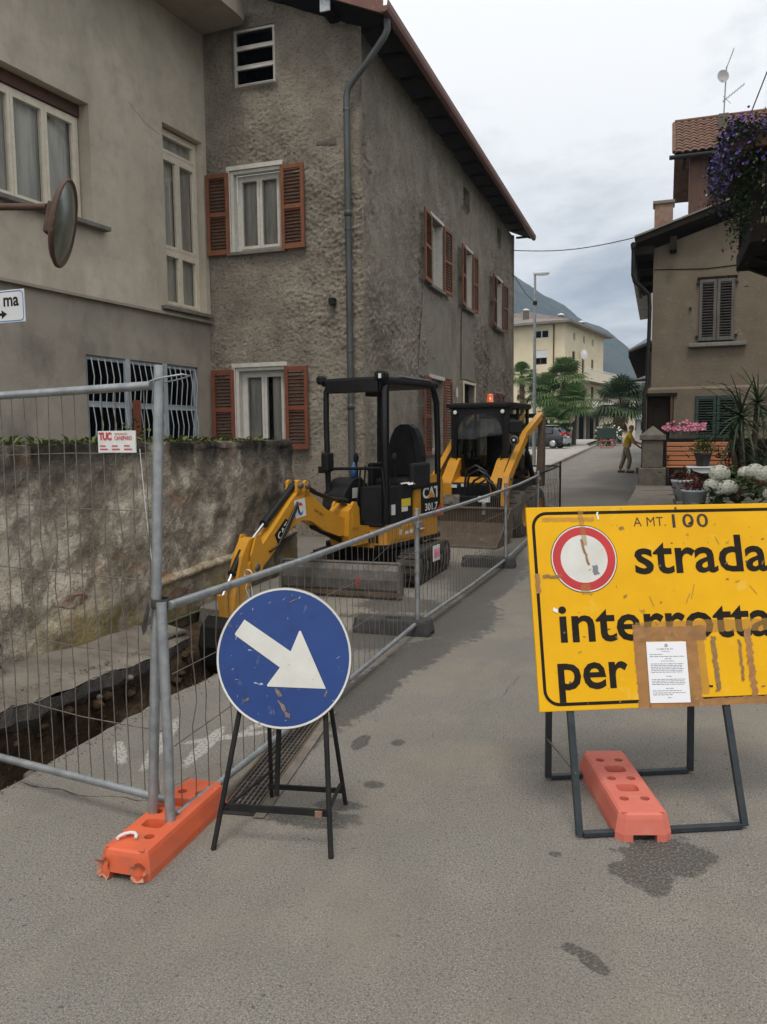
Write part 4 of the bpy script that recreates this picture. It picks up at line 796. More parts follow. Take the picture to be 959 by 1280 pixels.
    if torn:
        for s_ in (-1, 1):
            g_ = B(); n_ = 15; V = []
            for i in range(n_):
                a = 2*math.pi*i/n_; rr = .034*(1+.35*rnd.uniform(-1, 1)); V += [(s_*.075+rr*math.cos(a), -hl-.012*rnd.random(), .045+rr*math.sin(a)*1.1), (s_*.075+rr*.45*math.cos(a), -hl+.02, .045+rr*.45*math.sin(a))]
            g_.add(V, [(2*i, (2*i+2) % (2*n_), (2*i+3) % (2*n_), 2*i+1) for i in range(n_)]+[tuple(range(1, 2*n_, 2))]); g_.build('torn_end', 'orange_torn', body, recalc=False)
        g_ = B(); pts = [(-.03+.035*math.cos(a), -hl+.1+.02*math.sin(a*1.5), H_+.008+.012*math.sin(a)) for a in [i*.5 for i in range(8)]]; g_.tube(pts, .007, 6); g_.build('torn_flap', 'rag', body)
    return t
foot('ballast_block', (-1.955, 2.80, 0), R(3), 'orange_plastic', 'torn bright orange plastic fence foot under the galvanised posts', torn=True, L_=.70, W_=.225, H_=.115)
pf = foot('ballast_block', (-.135, 3.72, 0), R(-162), 'pink_plastic', 'faded pink fence foot weighing down the yellow sign stand', L_=.72, W_=.235, H_=.115)
for (x, y), lb, gx in ((PP[1], 'black rubber fence foot on the wet patch in front of the excavator', .0), (PP[2], 'black rubber fence foot lying in front of the skid loader bucket', 0), (PP[3], 'black rubber fence foot beside the skid loader wheel', 0), (PP[4], 'black rubber fence foot under the last dark fence post', 0)):
    f_ = foot('ballast_block', (x-.22, y, gz(y)), R(92), 'black_rubber', lb, L_=.70, W_=.22, H_=.13, pockets=False)

# ================================================================== BLUE ARROW SIGN
t = thing('arrow_sign', (-1.473, 2.8115, 0), 'scratched round blue sign with white arrow on a black trestle', 'road sign', None, R(10), local=True)
ln = R(13); up = Vector((0, math.sin(ln), math.cos(ln))); nf = Vector((0, -math.cos(ln), math.sin(ln)))
ctr = Vector((.02, 0, 0))+up*.795+nf*.012; TD = frame(ctr, (1, 0, 0), up, nf)
b = B(TD); b.lathe([(0, .001), (.284, .001)], 64, 'Z', smooth=False); disc = b.build('disc', 'sign_blue', t, recalc=False)
b = B(TD); b.lathe([(.284, .0015), (.2925, .002)], 64, 'Z', smooth=False); b.build('white_border', 'sign_white', disc, recalc=False)
b = B(TD); b.lathe([(.2925, .002), (.295, -.001), (.295, -.016), (.288, -.022), (.28, -.01), (0, -.008)], 64, 'Z', smooth=False); b.build('rim', 'sign_back', disc, recalc=False)
b = B(TD); arrow = [(-.177, .155), (-.181, .148), (-.2165, .094), (-.2145, .088), (-.012, -.041), (-.0655, -.116), (-.0615, -.1215), (.189, -.1215), (.0725, .1135), (.066, .1135), (.032, .027)]
b.add([(p[0], p[1], .003) for p in arrow], [(0, 1, 2, 3, 4, 10), (4, 5, 6, 7, 8, 9, 10)]); b.build('arrow', 'sign_white', disc, recalc=False)
# paint scars
b = B(TD)
for i in range(30):
    a = rnd.uniform(0, 6.28) if i % 2 else rnd.gauss(2.9, .5); r_ = rnd.uniform(.1, .27) if i % 3 == 0 else rnd.uniform(.22, .278); x, y = r_*math.cos(a), r_*math.sin(a); d_ = rnd.gauss(1.1, .5); l_ = rnd.uniform(.003, .026); w_ = rnd.uniform(.0004, .0011)
    c_, s_ = math.cos(d_), math.sin(d_)
    if math.hypot(x+c_*l_, y+s_*l_) > .28: continue
    b.add([(x, y, .0036), (x+c_*l_*.5-s_*w_, y+s_*l_*.5+c_*w_, .0036), (x+c_*l_, y+s_*l_, .0036), (x+c_*l_*.5+s_*w_, y+s_*l_*.5-c_*w_, .0036)], [(0, 1, 2, 3)])
b.build('scratches', 'white_decal', disc, recalc=False, kind='stuff')
b = B(TD)
for (x, y, l_, w_, d_) in [(-.015, -.145, .05, .014, -.9), (.005, -.20, .06, .016, -.95), (.03, -.235, .03, .02, -.6), (.035, .24, .04, .006, .4), (-.15, -.18, .03, .01, .5), (.19, -.14, .03, .008, 1.2)]:
    n_ = 12; pts = []
    for q in range(n_):
        a = 2*math.pi*q/n_; k_ = 1+.35*rnd.uniform(-1, 1); px, py = l_/2*k_*math.cos(a), w_/2*k_*math.sin(a); pts.append((x+px*math.cos(d_)-py*math.sin(d_), y+px*math.sin(d_)+py*math.cos(d_), .0034))
    b.add(pts, [tuple(range(n_))])
b.build('rust_scar', 'rust', disc, recalc=False)
sk = lambda z: z*math.tan(ln)+.03
B().tube([(-.25, 0, .0), (-.11, sk(.95), .95)], .0115, 8).build('leg', 'black_metal', t); B().tube([(.25, 0, 0), (.17, sk(.95), .95)], .0115, 8).build('leg', 'black_metal', t)
B().tube([(.211, .48, 0), (.14, sk(.95)+.03, .95)], .0105, 8).build('leg', 'black_metal', t); B().tube([(-.147, .49, 0), (-.09, sk(.95)+.03, .95)], .0105, 8).build('leg', 'black_metal', t)
B().cbox((.005, sk(.13)-.0, .16), (.46, .012, .028)).build('front_bar', 'black_metal', t); B().cbox((.03, .455, .075), (.36, .012, .022)).build('rear_bar', 'black_metal', t)
B().tube([(-.03, .19, .16), (.0, sk(.7), .7)], .012, 8).build('centre_strut', 'black_metal', t)
B().cbox((.02, sk(.9)-.0, .9), (.3, .02, .03)).build('top_bar', 'black_metal', t); B().cbox((.19, sk(.13)-.012, .158), (.03, .01, .025)).build('rusty_latch', 'brick', t)
B().tube([(-.21, .04, .16), (-.13, .43, .16)], .008, 6).build('side_bar', 'black_metal', t); B().tube([(.225, .04, .16), (.2, .42, .12)], .008, 6).build('side_bar', 'black_metal', t)

# ================================================================== YELLOW ROAD CLOSED SIGN
t = thing('road_closed_sign', (.046, 3.48, 0), 'large worn yellow road closure board with black lettering on a steel A-frame', 'road sign', None, R(24), local=True)
ln = R(16); up = Vector((0, math.sin(ln), math.cos(ln))); nf = Vector((0, -math.cos(ln), math.sin(ln)))
TY = frame(Vector((-.505, 0, 0))+up*.523+nf*.02, (1, 0, 0), up, nf); W_, H_ = 1.35, .9
b = B(TY); b.bbox((0, 0, -.014), (W_, H_, 0), .003); board = b.build('board', 'sign_yellow', t)
def rrect(x0, y0, x1, y1, r, n=8):
    P = []
    for (cx, cy, a0) in ((x1-r, y1-r, 0), (x0+r, y1-r, 90), (x0+r, y0+r, 180), (x1-r, y0+r, 270)):
        for i in range(n+1): a = R(a0+90*i/n); P.append((cx+r*math.cos(a), cy+r*math.sin(a)))
    return P
o_, i_ = rrect(.022, .022, W_-.022, H_-.022, .07), rrect(.036, .036, W_-.036, H_-.036, .056); n_ = len(o_)
b = B(TY); b.add([(*p, .0012) for p in o_]+[(*p, .0012) for p in i_], [(i, (i+1) % n_, n_+(i+1) % n_, n_+i) for i in range(n_)]); b.build('border_line', 'sign_black', board, recalc=False)
for s_, sz, x, y, sx in (('strada', .236, .478, .59, 1.085), ('interrotta', .236, .105, .297, 1.06), ('per', .232, .083, .094, 1.0)): text(B(TY), s_, sz, Matrix.Translation((x, y, .0015)), .0042, sx=sx, sp=1.0).build('word', 'sign_black', board, recalc=False)
b = B(TY); text(b, 'A MT.', .062, Matrix.Translation((.494, .803, .0015)), -.0004, sx=.95, sp=1.05); text(b, '100', .088, Matrix.Translation((.655, .795, .0015)), .0008, sx=1.35, sp=1.15); b.build('handwriting', 'marker', board, recalc=False)
# no-through-traffic roundel
RC = (.251, .661); b = B(TY); b.lathe([(.150, .0014), (.153, .0014)], 56, 'Z', (*RC, 0), smooth=False); b.build('roundel_outline', 'sign_black', board, recalc=False)
b = B(TY); b.lathe([(.144, .0017), (.150, .0017)], 56, 'Z', (*RC, 0), smooth=False); b.lathe([(0, .0017), (.108, .0017)], 56, 'Z', (*RC, 0), smooth=False); b.build('roundel_white', 'sign_white', board, recalc=False)
b = B(TY); b.lathe([(.108, .0017), (.144, .0017)], 56, 'Z', (*RC, 0), smooth=False); b.build('roundel_red', 'sign_red', board, recalc=False)
def strip(x0, y0, x1, y1, m, z=.0024, rot=0, rag=.006, name='tape', wr=.0012):
    """a wrinkled strip of adhesive tape with ragged ends"""
    b = B(TY); w_, h = x1-x0, y1-y0; cx, cy = (x0+x1)/2, (y0+y1)/2; nx, ny = max(2, int(w_/.012)), max(2, int(h/.012)); V = []
    for j in range(ny+1):
        for i in range(nx+1):
            x = x0+w_*i/nx; y = y0+h*j/ny
            if i in (0, nx): x += rag*mnoise.noise((y*60, x*7, 1))
            if j in (0, ny): y += rag*mnoise.noise((x*60, y*7, 2))
            dx, dy = x-cx, y-cy; c_, s_ = math.cos(rot), math.sin(rot); V.append((cx+dx*c_-dy*s_, cy+dx*s_+dy*c_, z+wr*max(0, mnoise.noise((x*35, y*35, 3)))))
    b.add(V, [(j*(nx+1)+i, j*(nx+1)+i+1, (j+1)*(nx+1)+i+1, (j+1)*(nx+1)+i) for j in range(ny) for i in range(nx)]); return b.build(name, m, board, recalc=False)
strip(.444, .0, .50, .36, 'tape', .0026); strip(.67, .0, .735, .345, 'tape', .0028); strip(.45, .285, .78, .348, 'tape', .0034, wr=.003); strip(.44, -.002, .83, .03, 'tape', .0026)
strip(.735, .05, .77, .34, 'tape_pale', .0022); strip(.46, .345, 1.30, .372, 'tape_pale', .0024); strip(.78, .318, 1.28, .345, 'tape_pale', .003)
for (x0, x1, y0, y1) in ((.800, .822, .06, .30), (.925, .938, .10, .28), (.960, .990, .03, .33), (1.12, 1.16, .03, .34), (1.26, 1.29, .03, .34)): strip(x0, y0, x1, y1, 'tape_dark' if x1-x0 < .025 else 'tape', .0024, rag=.012)
strip(.78, .0, 1.29, .032, 'tape', .0030)
strip(.07, .832, .31, .852, 'tape_pale', .0028, R(-1)); strip(.243, .72, .266, .885, 'tape_pale', .0030, R(4)); strip(.225, .50, .268, .545, 'tape_pale', .0030)
strip(.252, .63, .262, .75, 'tape_dark', .0036, R(12)); strip(.02, .51, .042, .60, 'tape', .0030); strip(.055, .578, .14, .592, 'tape_dark', .003, R(-2), rag=.01)
strip(.088, .428, .112, .444, 'paper', .003, R(-25)); strip(.325, .838, .333, .875, 'paper', .003); strip(.425, .79, .445, .803, 'tape_dark', .003, R(20))
strip(.287, .59, .312, .632, 'ink', .0032, R(5), rag=.008)
for i in range(26):
    x, y = rnd.uniform(.05, 1.3), rnd.uniform(.04, .87); l_ = rnd.uniform(.006, .022); strip(x, y, x+l_, y+l_*rnd.uniform(.2, .6), rnd.choice(['tape_dark', 'tape_dark', 'sign_black', 'tape_pale']), .0020, rnd.uniform(-1.2, 1.2), rag=l_*.4, name='scuff', wr=0)
for (x, y, l_, a_) in ((.705, .50, .07, 1.25), (.69, .47, .05, 1.1), (.52, .46, .05, 1.9), (1.0, .5, .05, 2.2), (.86, .73, .04, 2.0)): strip(x, y, x+l_, y+.0025, 'tape_dark', .002, a_, rag=.001, name='scratch', wr=0)
b = B(TY)
for (x, y) in ((.135, .335), (.145, .12), (1.01, .63), (.70, .885), (.60, .62), (.36, .03)): b.lathe([(0, .004), (.005, .003), (.0065, .0)], 10, 'Z', (x, y, 0))
b.build('rivets', 'worn_steel', board)
# ordinance sheet taped to the board
TPp = TY @ Matrix.Translation((.494, .02, .0048)) @ Matrix.Rotation(R(-1.2), 4, 'Z'); pp = B(TPp).box((0, 0, 0), (.182, .264, .0006)).build('paper_notice', 'paper', board)
b = B(TPp); yy = .205; rr = random.Random(5)
b.lathe([(.003, .0009), (.0075, .0009)], 14, 'Z', (.09, .247, 0), smooth=False)
for (w_, c) in ((.11, 0), (.07, 0)):
    yy -= 0; 
text(b, 'COMUNE DI', .0085, Matrix.Translation((.045, .229, .0009)), .0001, sx=1.6); text(b, 'ORDINANZA', .0055, Matrix.Translation((.066, .219, .0009)), .0001, sx=1.2)
rows_ = [(.012, .06, .207), (.012, .158, .198), (.08, .03, .188), (.062, .06, .178)]+[(.014, .15-.004*(i % 3), .166-.0072*i) for i in range(6)]+[(.08, .025, .112)]+[(.014, .152-.006*(i % 2), .099-.0072*i) for i in range(4)]+[(.075, .035, .06), (.014, .13, .05), (.014, .148, .041), (.014, .09, .033), (.08, .02, .02)]
for (x, w_, y) in rows_:
    xx = x
    while xx < x+w_:
        l_ = min(rr.uniform(.006, .02), x+w_-xx); b.add([(xx, y, .0009), (xx+l_, y, .0009), (xx+l_, y+.0028, .0009), (xx, y+.0028, .0009)], [(0, 1, 2, 3)]); xx += l_+.003
b.build('print', 'ink', pp, recalc=False)
# A-frame
sq = .017
def bar(name, p, q, w_=.03, d_=.022, m='sign_frame'):
    p, q = Vector(p), Vector(q); z = (q-p).normalized(); x = Vector((1, 0, 0)) if abs(z.x) < .9 else Vector((0, 1, 0)); y = z.cross(x).normalized(); x = y.cross(z)
    b = B(frame(p, x, y, z)); b.bbox((-w_/2, -d_/2, 0), (w_/2, d_/2, (q-p).length), .003); return b.build(name, m, t)
tp = 1.43
bar('leg', (-.365, 0, .012), (-.365, tp*math.sin(ln), tp*math.cos(ln))); bar('leg', (.365, 0, .012), (.30, tp*math.sin(ln), tp*math.cos(ln)))
bar('front_bar', (-.35, 0, .015), (.35, 0, .015)); bar('leg', (-.33, .574, .012), (-.37, tp*math.sin(ln)+.04, tp*math.cos(ln))); bar('leg', (.40, .574, .012), (.31, tp*math.sin(ln)+.04, tp*math.cos(ln)))
bar('rear_bar', (-.315, .574, .015), (.385, .574, .015)); bar('top_bar', (-.36, tp*math.sin(ln)+.02, tp*math.cos(ln)-.02), (.29, tp*math.sin(ln)+.02, tp*math.cos(ln)-.02))
B().tube([(-.368, .05, .26), (-.345, .55, .22)], .004, 5).build('chain', 'worn_steel', t)

# ================================================================== MIRROR AND DIRECTION SIGN on a pole left of view

t = thing('traffic_mirror', (-5.05, 4.62, 1.58), 'round traffic mirror with rusty brown back on a steel arm', 'mirror')
B().tube([(-5.05, 4.62, 1.5), (-5.05, 4.62, 3.75)], .03, 10).build('pole', 'mirror_back', t)
B().tube([(-5.05, 4.62, 3.40), (-3.98, 4.58, 3.285)], .024, 10).build('arm', 'mirror_back', t)
nm = Vector((.862, .465, -.21)).normalized(); uu = Vector((0, 0, 1)).cross(nm).normalized(); vv = nm.cross(uu); TM = frame((-3.86, 4.60, 3.165), uu, vv, nm)
b = B(TM); b.lathe([(0, .035), (.08, .033), (.16, .024), (.22, .012), (.272, 0)], 40); b.build('glass', 'mirror_glass', t)
b = B(TM); b.lathe([(.27, .0), (.285, .012), (.295, .004), (.295, -.012), (.26, -.035), (.15, -.06), (0, -.065)], 40); hs = b.build('housing', 'mirror_back', t)
B(TM).bbox((-.05, -.09, -.12), (.05, .12, -.05), .01).build('bracket', 'mirror_back', hs)
t = thing('direction_sign', (-5.05, 4.56, 1.58), 'white direction sign with blue edge and black arrow on the wall', 'road sign')
B().tube([(-4.62, 4.62, 1.5), (-4.62, 4.62, 2.75)], .024, 8).build('pole', 'galvanised', t)
TQ = frame((-4.19, 4.55, 2.525), (-1, .03, 0), (0, 0, 1), (-.03, -1, 0)); b = B(TQ); b.bbox((0, 0, -.008), (1.0, .225, 0), .003); pl_ = b.build('plate', 'white_plastic', t)
o_, i_ = rrect(.008, .008, .992, .217, .03), rrect(.015, .015, .985, .21, .024); n_ = len(o_); b = B(TQ); b.add([(*p, .001) for p in o_]+[(*p, .001) for p in i_], [(i, (i+1) % n_, n_+(i+1) % n_, n_+i) for i in range(n_)]); b.build('blue_edge', 'blue_decal', pl_, recalc=False)
TQ2 = TQ @ frame((0, 0, 0), (-1, 0, 0), (0, 1, 0), (0, 0, 1)); b = B(TQ2); text(b, 'ma', .125, Matrix.Translation((-.05, .115, .001)), .003, 'RIGHT', sx=.95)
b.add([(-.16, .06, .001), (-.21, .09, .001), (-.21, .069, .001), (-.5, .069, .001), (-.5, .051, .001), (-.21, .051, .001), (-.21, .03, .001)], [(0, 1, 2, 3, 4, 5, 6)]); b.build('lettering', 'sign_black', pl_, recalc=False)

# ================================================================== DRAIN GRATE
t = thing('drain_channel', (-1.85, 3.9, 0), 'rusty steel grating over the road drain behind the arrow sign', 'drain'); t.rotation_euler = (0, 0, 0)
TDr = frame((-1.885, 3.08, .004), (.988, .155, 0), (-.155, .988, 0), (0, 0, 1)); Lg, Wg = 1.3, .19
B(TDr).box((-.03, -.03, -.003), (Wg+.03, Lg+.03, .0)).build('pit_shade', 'dark_room', t)  # flat near-black sheet painted as the shaded depth under the bars
b = B(TDr)
for (a, c) in (((-.05, -.05), (0, Lg+.05)), ((Wg, -.05), (Wg+.05, Lg+.05))): b.box((a[0], a[1], .001), (c[0], c[1], .006))
b.build('kerb_strip', 'footing', t)
b = B(TDr); b.box((0, 0, .001), (.012, Lg, .008)); b.box((Wg-.012, 0, .001), (Wg, Lg, .008)); b.build('frame', 'brown_steel', t)
o0 = None
for i in range(7):
    b = B(TDr); x = .012+(Wg-.024)*(i+.5)/7; b.box((x-.004, 0, .001), (x+.004, Lg, .0085)); b.build('bar', 'worn_steel', t)
for i in range(33):
    b = B(TDr); y = Lg*(i+.5)/33; b.box((.012, y-.0025, .001), (Wg-.012, y+.0025, .0065)); b.build('crossbar', 'brown_steel', t)
g = B()
for i in range(520):
    y = rnd.uniform(1.5, 6.9); x = -3.0+abs(rnd.gauss(0, .05))-.02; r_ = rnd.uniform(.002, .007); g.ball((x, y, r_*.4), (r_, r_*rnd.uniform(.7, 1.3), r_*.7), 5, 3)
for i in range(420):
    y = rnd.uniform(1.5, 6.0); x = -3.9-abs(rnd.gauss(0, .16)); r_ = rnd.uniform(.002, .008)*(1 if i % 9 else 1.8); g.ball((x, y, .075-.05*(y-3.5)+.1*max(0, -4.05-x)), (r_, r_*rnd.uniform(.7, 1.3), r_*.7), 5, 3)
sp_ = g.build('soil_spill', 'footing', recalc=False); sp_['kind'] = 'stuff'; tag(sp_, 'crumbled soil and rubble spilled along the trench edges', 'soil')
# loose pebbles on the asphalt
g = B()
for i in range(420):
    x, y = rnd.uniform(-2.6, 1.6), rnd.uniform(1.2, 6); r_ = rnd.uniform(.0015, .005); g.ball((x, y, r_*.5), (r_, r_*rnd.uniform(.7, 1.3), r_*.7), 5, 3)
pb = g.build('gravel', 'footing', recalc=False); pb['kind'] = 'stuff'; tag(pb, 'fine loose gravel scattered over the asphalt', 'gravel')
# ================================================================== MINI EXCAVATOR
ex = thing('mini_excavator', (-3.2, 9.25, 0), 'yellow and black mini excavator with open canopy and raised boom over the trench', 'excavator', None, 0, local=True)
def stadium(y0, y1, z0, z1, n=8, top_in=0):
    r_ = (z1-z0)/2; P = []
    for i in range(n+1): a = -math.pi/2+math.pi*i/n; P.append((y1-r_+r_*math.cos(a), z0+r_+r_*math.sin(a)))
    for i in range(n+1): a = math.pi/2+math.pi*i/n; P.append((y0+r_+r_*math.cos(a), z0+r_+r_*math.sin(a)))
    return P
for s_ in (-1, 1):
    xa, xb = sorted((s_*.43, s_*.65)); P = stadium(-.82, .78, .02, .36)
    tr = B().prism(P, xa, xb, 'YZ').build('track', 'track_rubber', ex)
    B().prism(stadium(-.7, .66, .10, .28), xa-.006, xb+.006, 'YZ').build('track_frame', 'machine_black', tr)
    for (y, r_) in ((-.62, .13), (.58, .13), (-.3, .06), (0, .06), (.3, .06)):
        B().lathe([(0, xb+.004 if s_ > 0 else xa-.004), (r_*.8, xb+.012 if s_ > 0 else xa-.012), (r_, xb+.002 if s_ > 0 else xa-.002)], 14, 'X', (0, y, .19)).build('roller', 'worn_steel', tr)
    # lugs around the belt
    lug = None; per = []; n = len(P)
    Q = [Vector((0, p[0], p[1])) for p in P]; L_ = [0]
    for a, c in zip(Q, Q[1:]+Q[:1]): L_.append(L_[-1]+(c-a).length)
    m_ = 38
    for i in range(m_):
        d_ = L_[-1]*i/m_; k_ = max(j for j in range(n) if L_[j] <= d_); a, c = Q[k_], Q[(k_+1) % n]; f = (d_-L_[k_])/max(1e-6, (c-a).length); p = a+(c-a)*f; tn = (c-a).normalized(); no = Vector((0, tn.z, -tn.y))
        ang = math.atan2(tn.z, tn.y)
        if lug is None: lug = B().bbox((-.11, -.017, -.006), (.11, .017, .02), .004).build('lug', 'track_rubber', tr, local=True); o = lug
        else: o = clone(lug, tr)
        o.location = (s_*.54, p.y+no.y*.001, max(p.z, .02)); o.rotation_euler = (ang+math.pi if no.z*1 < 2 else ang, 0, 0)
B().bbox((-.43, -.4, .16), (.43, .4, .38), .02).build('undercarriage', 'machine_black', ex)
B().lathe([(.28, .36), (.28, .44)], 24, cap=True).build('slew_ring', 'machine_black', ex)
# dozer blade
b = B(); pts = [(-1.36, .05), (-1.41, .03), (-1.44, .10), (-1.45, .20), (-1.43, .30), (-1.39, .36), (-1.37, .36), (-1.41, .29), (-1.42, .2), (-1.41, .11)]
b.prism([(p[0], p[1]) for p in pts], -.675, .675, 'YZ'); bl = b.build('blade', 'worn_steel', ex)
B().box((-.672, -1.47, .03), (.672, -1.44, .075)).build('cutting_edge', 'brown_steel', bl); B().tube([(-.67, -1.38, .37), (.67, -1.38, .37)], .018, 8).build('top_tube', 'worn_steel', bl)
for s_ in (-1, 1): B().box((s_*.675-.012, -1.46, .03), (s_*.675+.012, -1.34, .37)).build('end_plate', 'worn_steel', bl); B().bbox((s_*.3-.04, -1.37, .14), (s_*.3+.04, -.35, .24), .01).build('blade_arm', 'machine_black', ex)
B().tube([(0, -1.36, .2), (0, -.8, .3)], .035, 10).build('blade_cylinder', 'machine_black', ex)
U = Matrix.Rotation(R(-11.5), 4, 'Z')
# upper frame
def plan(x0, x1, y0, y1, r_, n=5):
    return rrect(x0, y0, x1, y1, r_, n)
b = B(U); b.prism(plan(-.44, .44, -.70, .80, .14), .42, .47); b.build('deck_plate', 'machine_black', ex)
b = B(U); b.prism([(-.43, -.1), (-.43, .62), (-.30, .80), (.28, .80), (.425, .64), (.425, -.62), (.30, -.70), (.05, -.72), (-.1, -.68), (-.2, -.5)], .44, .70); sk_ = b.build('skirt', 'cat_yellow', ex, bevel=.02)
b = B(U); b.bbox((.4245, -.55, .50), (.432, -.05, .66), .004); b.build('skirt_door', 'cat_yellow', sk_)
for (y, w_, h, m_) in ((-.35, .05, .07, 'white_decal'), (-.22, .1, .035, 'white_decal'), (-.1, .07, .045, 'white_decal'), (.15, .13, .055, 'red_decal')):
    B(U).box((.4325, y, .55), (.434, y+w_, .55+h)).build('decal', m_, sk_)
B(U).box((.4342, .16, .565), (.4348, .27, .585)).build('decal', 'white_decal', sk_)
# rear hood and counterweight
b = B(U); b.prism(plan(-.42, .41, .02, .80, .16), .70, 1.06); b.build('engine_hood', 'machine_plastic', ex, bevel=.03)
b = B(U); b.prism([(.05, .69), (.80, .69), (.80, 1.14), (.72, 1.22), (.22, 1.22), (.10, 1.16), (.05, 1.05)], .36, .428, 'YZ'); cp = b.build('side_panel', 'cat_yellow', ex, bevel=.015)
b = B(U); b.prism([(.19, .71), (.71, .71), (.71, 1.07), (.66, 1.12), (.26, 1.12), (.19, 1.05)], .4285, .4325, 'YZ'); b.build('panel_inset', 'machine_black', cp)
b = B(U); b.prism([(.5, .70), (.74, .70), (.74, .86)], .433, .4345, 'YZ'); b.build('red_flash', 'red_decal', cp)
TC = U @ frame((.4345, .455, .94), (0, 1, 0), (0, 0, 1), (1, 0, 0))
b = B(); text(b, 'CAT', .19, TC, .006, 'CENTER', sx=1.28, sp=.9); text(b, '301.7', .125, TC @ Matrix.Translation((0, -.155, 0)), .003, 'CENTER', sx=1.25); b.build('lettering', 'white_decal', cp, recalc=False)
b = B(TC @ Matrix.Translation((0, 0, .001))); b.add([(-.10, 0, 0), (.10, 0, 0), (0, .085, 0)], [(0, 1, 2)]); b.build('triangle_mark', 'cat_yellow', cp, recalc=False)
# right service body with stickers
b = B(U); b.prism(plan(.02, .42, -.58, .03, .05), .70, 1.12); sb_ = b.build('service_body', 'machine_plastic', ex, bevel=.02)
for (y, z, w_, h, m_) in ((-.52, .80, .09, .12, 'white_decal'), (-.28, .88, .22, .09, 'yellow_decal'), (-.28, .82, .15, .055, 'white_decal')): B(U).box((.4205, y, z), (.4225, y+w_, z+h)).build('sticker', m_, sb_)
b = B(U); V = []
for i in range(9):
    for j in range(9):
        x, y = .34+.11*i/8, -.2+.22*j/8; V.append((x, y, 1.135+.05*abs(mnoise.noise((x*22, y*22, 2)))-.25*max(0, x-.41)))
b.add(V, [(i*9+j, i*9+j+1, (i+1)*9+j+1, (i+1)*9+j) for i in range(8) for j in range(8)], True); b.build('rag', 'rag', sb_, recalc=False)
# front left console, levers, floor
b = B(U); b.prism([(-.68, .70), (-.18, .70), (-.16, 1.12), (-.30, 1.22), (-.46, 1.20), (-.66, 1.04), (-.70, .88)], -.42, -.12, 'YZ'); cs = b.build('console', 'machine_plastic', ex, bevel=.02)
B(U).box((-.1195, -.5, .98), (-.118, -.38, 1.1)).build('sticker', 'white_decal', cs)
B(U).bbox((-.4, -.72, .68), (.4, .0, .715), .008).build('floor', 'machine_black', ex)
for (x, y, z0, z1, dy) in ((-.05, -.52, .71, 1.34, .1), (.02, -.52, .71, 1.36, .1), (-.2, -.25, 1.15, 1.42, -.03), (.3, -.2, 1.1, 1.42, -.03)): B(U).tube([(x, y, z0), (x, y+dy*.4, (z0+z1)/2), (x, y+dy, z1)], .011, 6).build('lever', 'machine_black', ex)
for (x, y) in ((-.2, -.28), (.3, -.23)): B(U).ball((x, y, 1.45), (.03, .04, .06), 10, 6).build('joystick_grip', 'machine_plastic', ex)
B(U).bbox((-.40, -.74, 1.30), (-.30, -.60, 1.52), .02).build('display_panel', 'machine_black', ex)
B(U).tube([(-.385, -.64, 1.33), (.40, -.645, 1.345)], .018, 8).build('front_rail', 'machine_black', ex)
B(U).lathe([(0, 1.22), (.035, 1.22), (.035, 1.34), (.014, 1.37), (.014, 1.40), (0, 1.40)], 12, 'Z', (-.2, -.34, 0)).build('water_bottle', 'blue_decal', ex)
# seat
b = B(U); b.bbox((-.12, -.02, 1.06), (.36, .44, 1.20), .05); b.build('seat', 'machine_plastic', ex)
b = B(U); V = []
prof = [(.20, 1.16), (.235, 1.3), (.24, 1.45), (.225, 1.58), (.19, 1.70), (.135, 1.80), (.06, 1.85)]
ol = [(.12+x, z) for x, z in prof]+[(.12-x, z) for x, z in prof[::-1]]; b.prism(ol, .34, .46, 'XZ'); bk_ = b.build('backrest', 'machine_plastic', ex, bevel=.035)
b = B(U); ol = [(.12+x*.6, 1.22+(z-1.16)*.82) for x, z in prof]+[(.12-x*.6, 1.22+(z-1.16)*.82) for x, z in prof[::-1]]; b.prism(ol, .315, .345, 'XZ'); b.build('back_cushion', 'machine_black', bk_, bevel=.012)
for s_ in (-1, 1): B(U).bbox((.12+s_*.29-.04, -.02, 1.06), (.12+s_*.29+.04, .42, 1.38), .03).build('armrest', 'machine_plastic', ex)
# canopy
B(U).tube([(-.37, -.62, .72), (-.385, -.63, 1.9), (-.385, -.62, 2.22), (-.37, -.58, 2.30)], .034, 8).build('canopy_post', 'machine_black', ex)
b = B(U); b.tube([(.41, -.62, .72), (.41, -.63, 1.6), (.41, -.62, 2.20), (.40, -.56, 2.33)], .05, 8); b.build('canopy_post', 'machine_gloss', ex)
b = B(U); b.tube([(.42, .66, 1.0), (.425, .66, 1.6), (.425, .63, 2.12), (.42, .55, 2.29), (.42, .42, 2.355), (.42, -.3, 2.37), (.42, -.50, 2.34), (.41, -.59, 2.24)], .04, 8); b.build('canopy_post', 'machine_gloss', ex)
B(U).tube([(-.38, .56, 1.05), (-.385, .60, 2.3)], .032, 8).build('canopy_post', 'machine_black', ex)
b = B(U); b.bbox((-.43, -.68, 2.285), (.46, .64, 2.375), .03); cr_ = b.build('canopy_roof', 'machine_black', ex)
b = B(U); b.bbox((-.34, -.695, 2.20), (.36, -.65, 2.34), .012); b.build('front_beam', 'machine_gloss', cr_); B(U).bbox((-.46, -.73, 2.31), (-.36, -.62, 2.41), .03).build('corner_cap', 'machine_black', cr_); B(U).bbox((.33, -.74, 2.32), (.47, -.6, 2.43), .035).build('corner_cap', 'machine_black', cr_)
B(U).cbox((.42, -.745, 2.37), (.03, .012, .05)).build('work_light', 'lamp_glass', cr_); B(U).bbox((-.30, .1, 2.2), (-.22, .3, 2.28), .01).build('rear_lamp', 'machine_black', cr_)
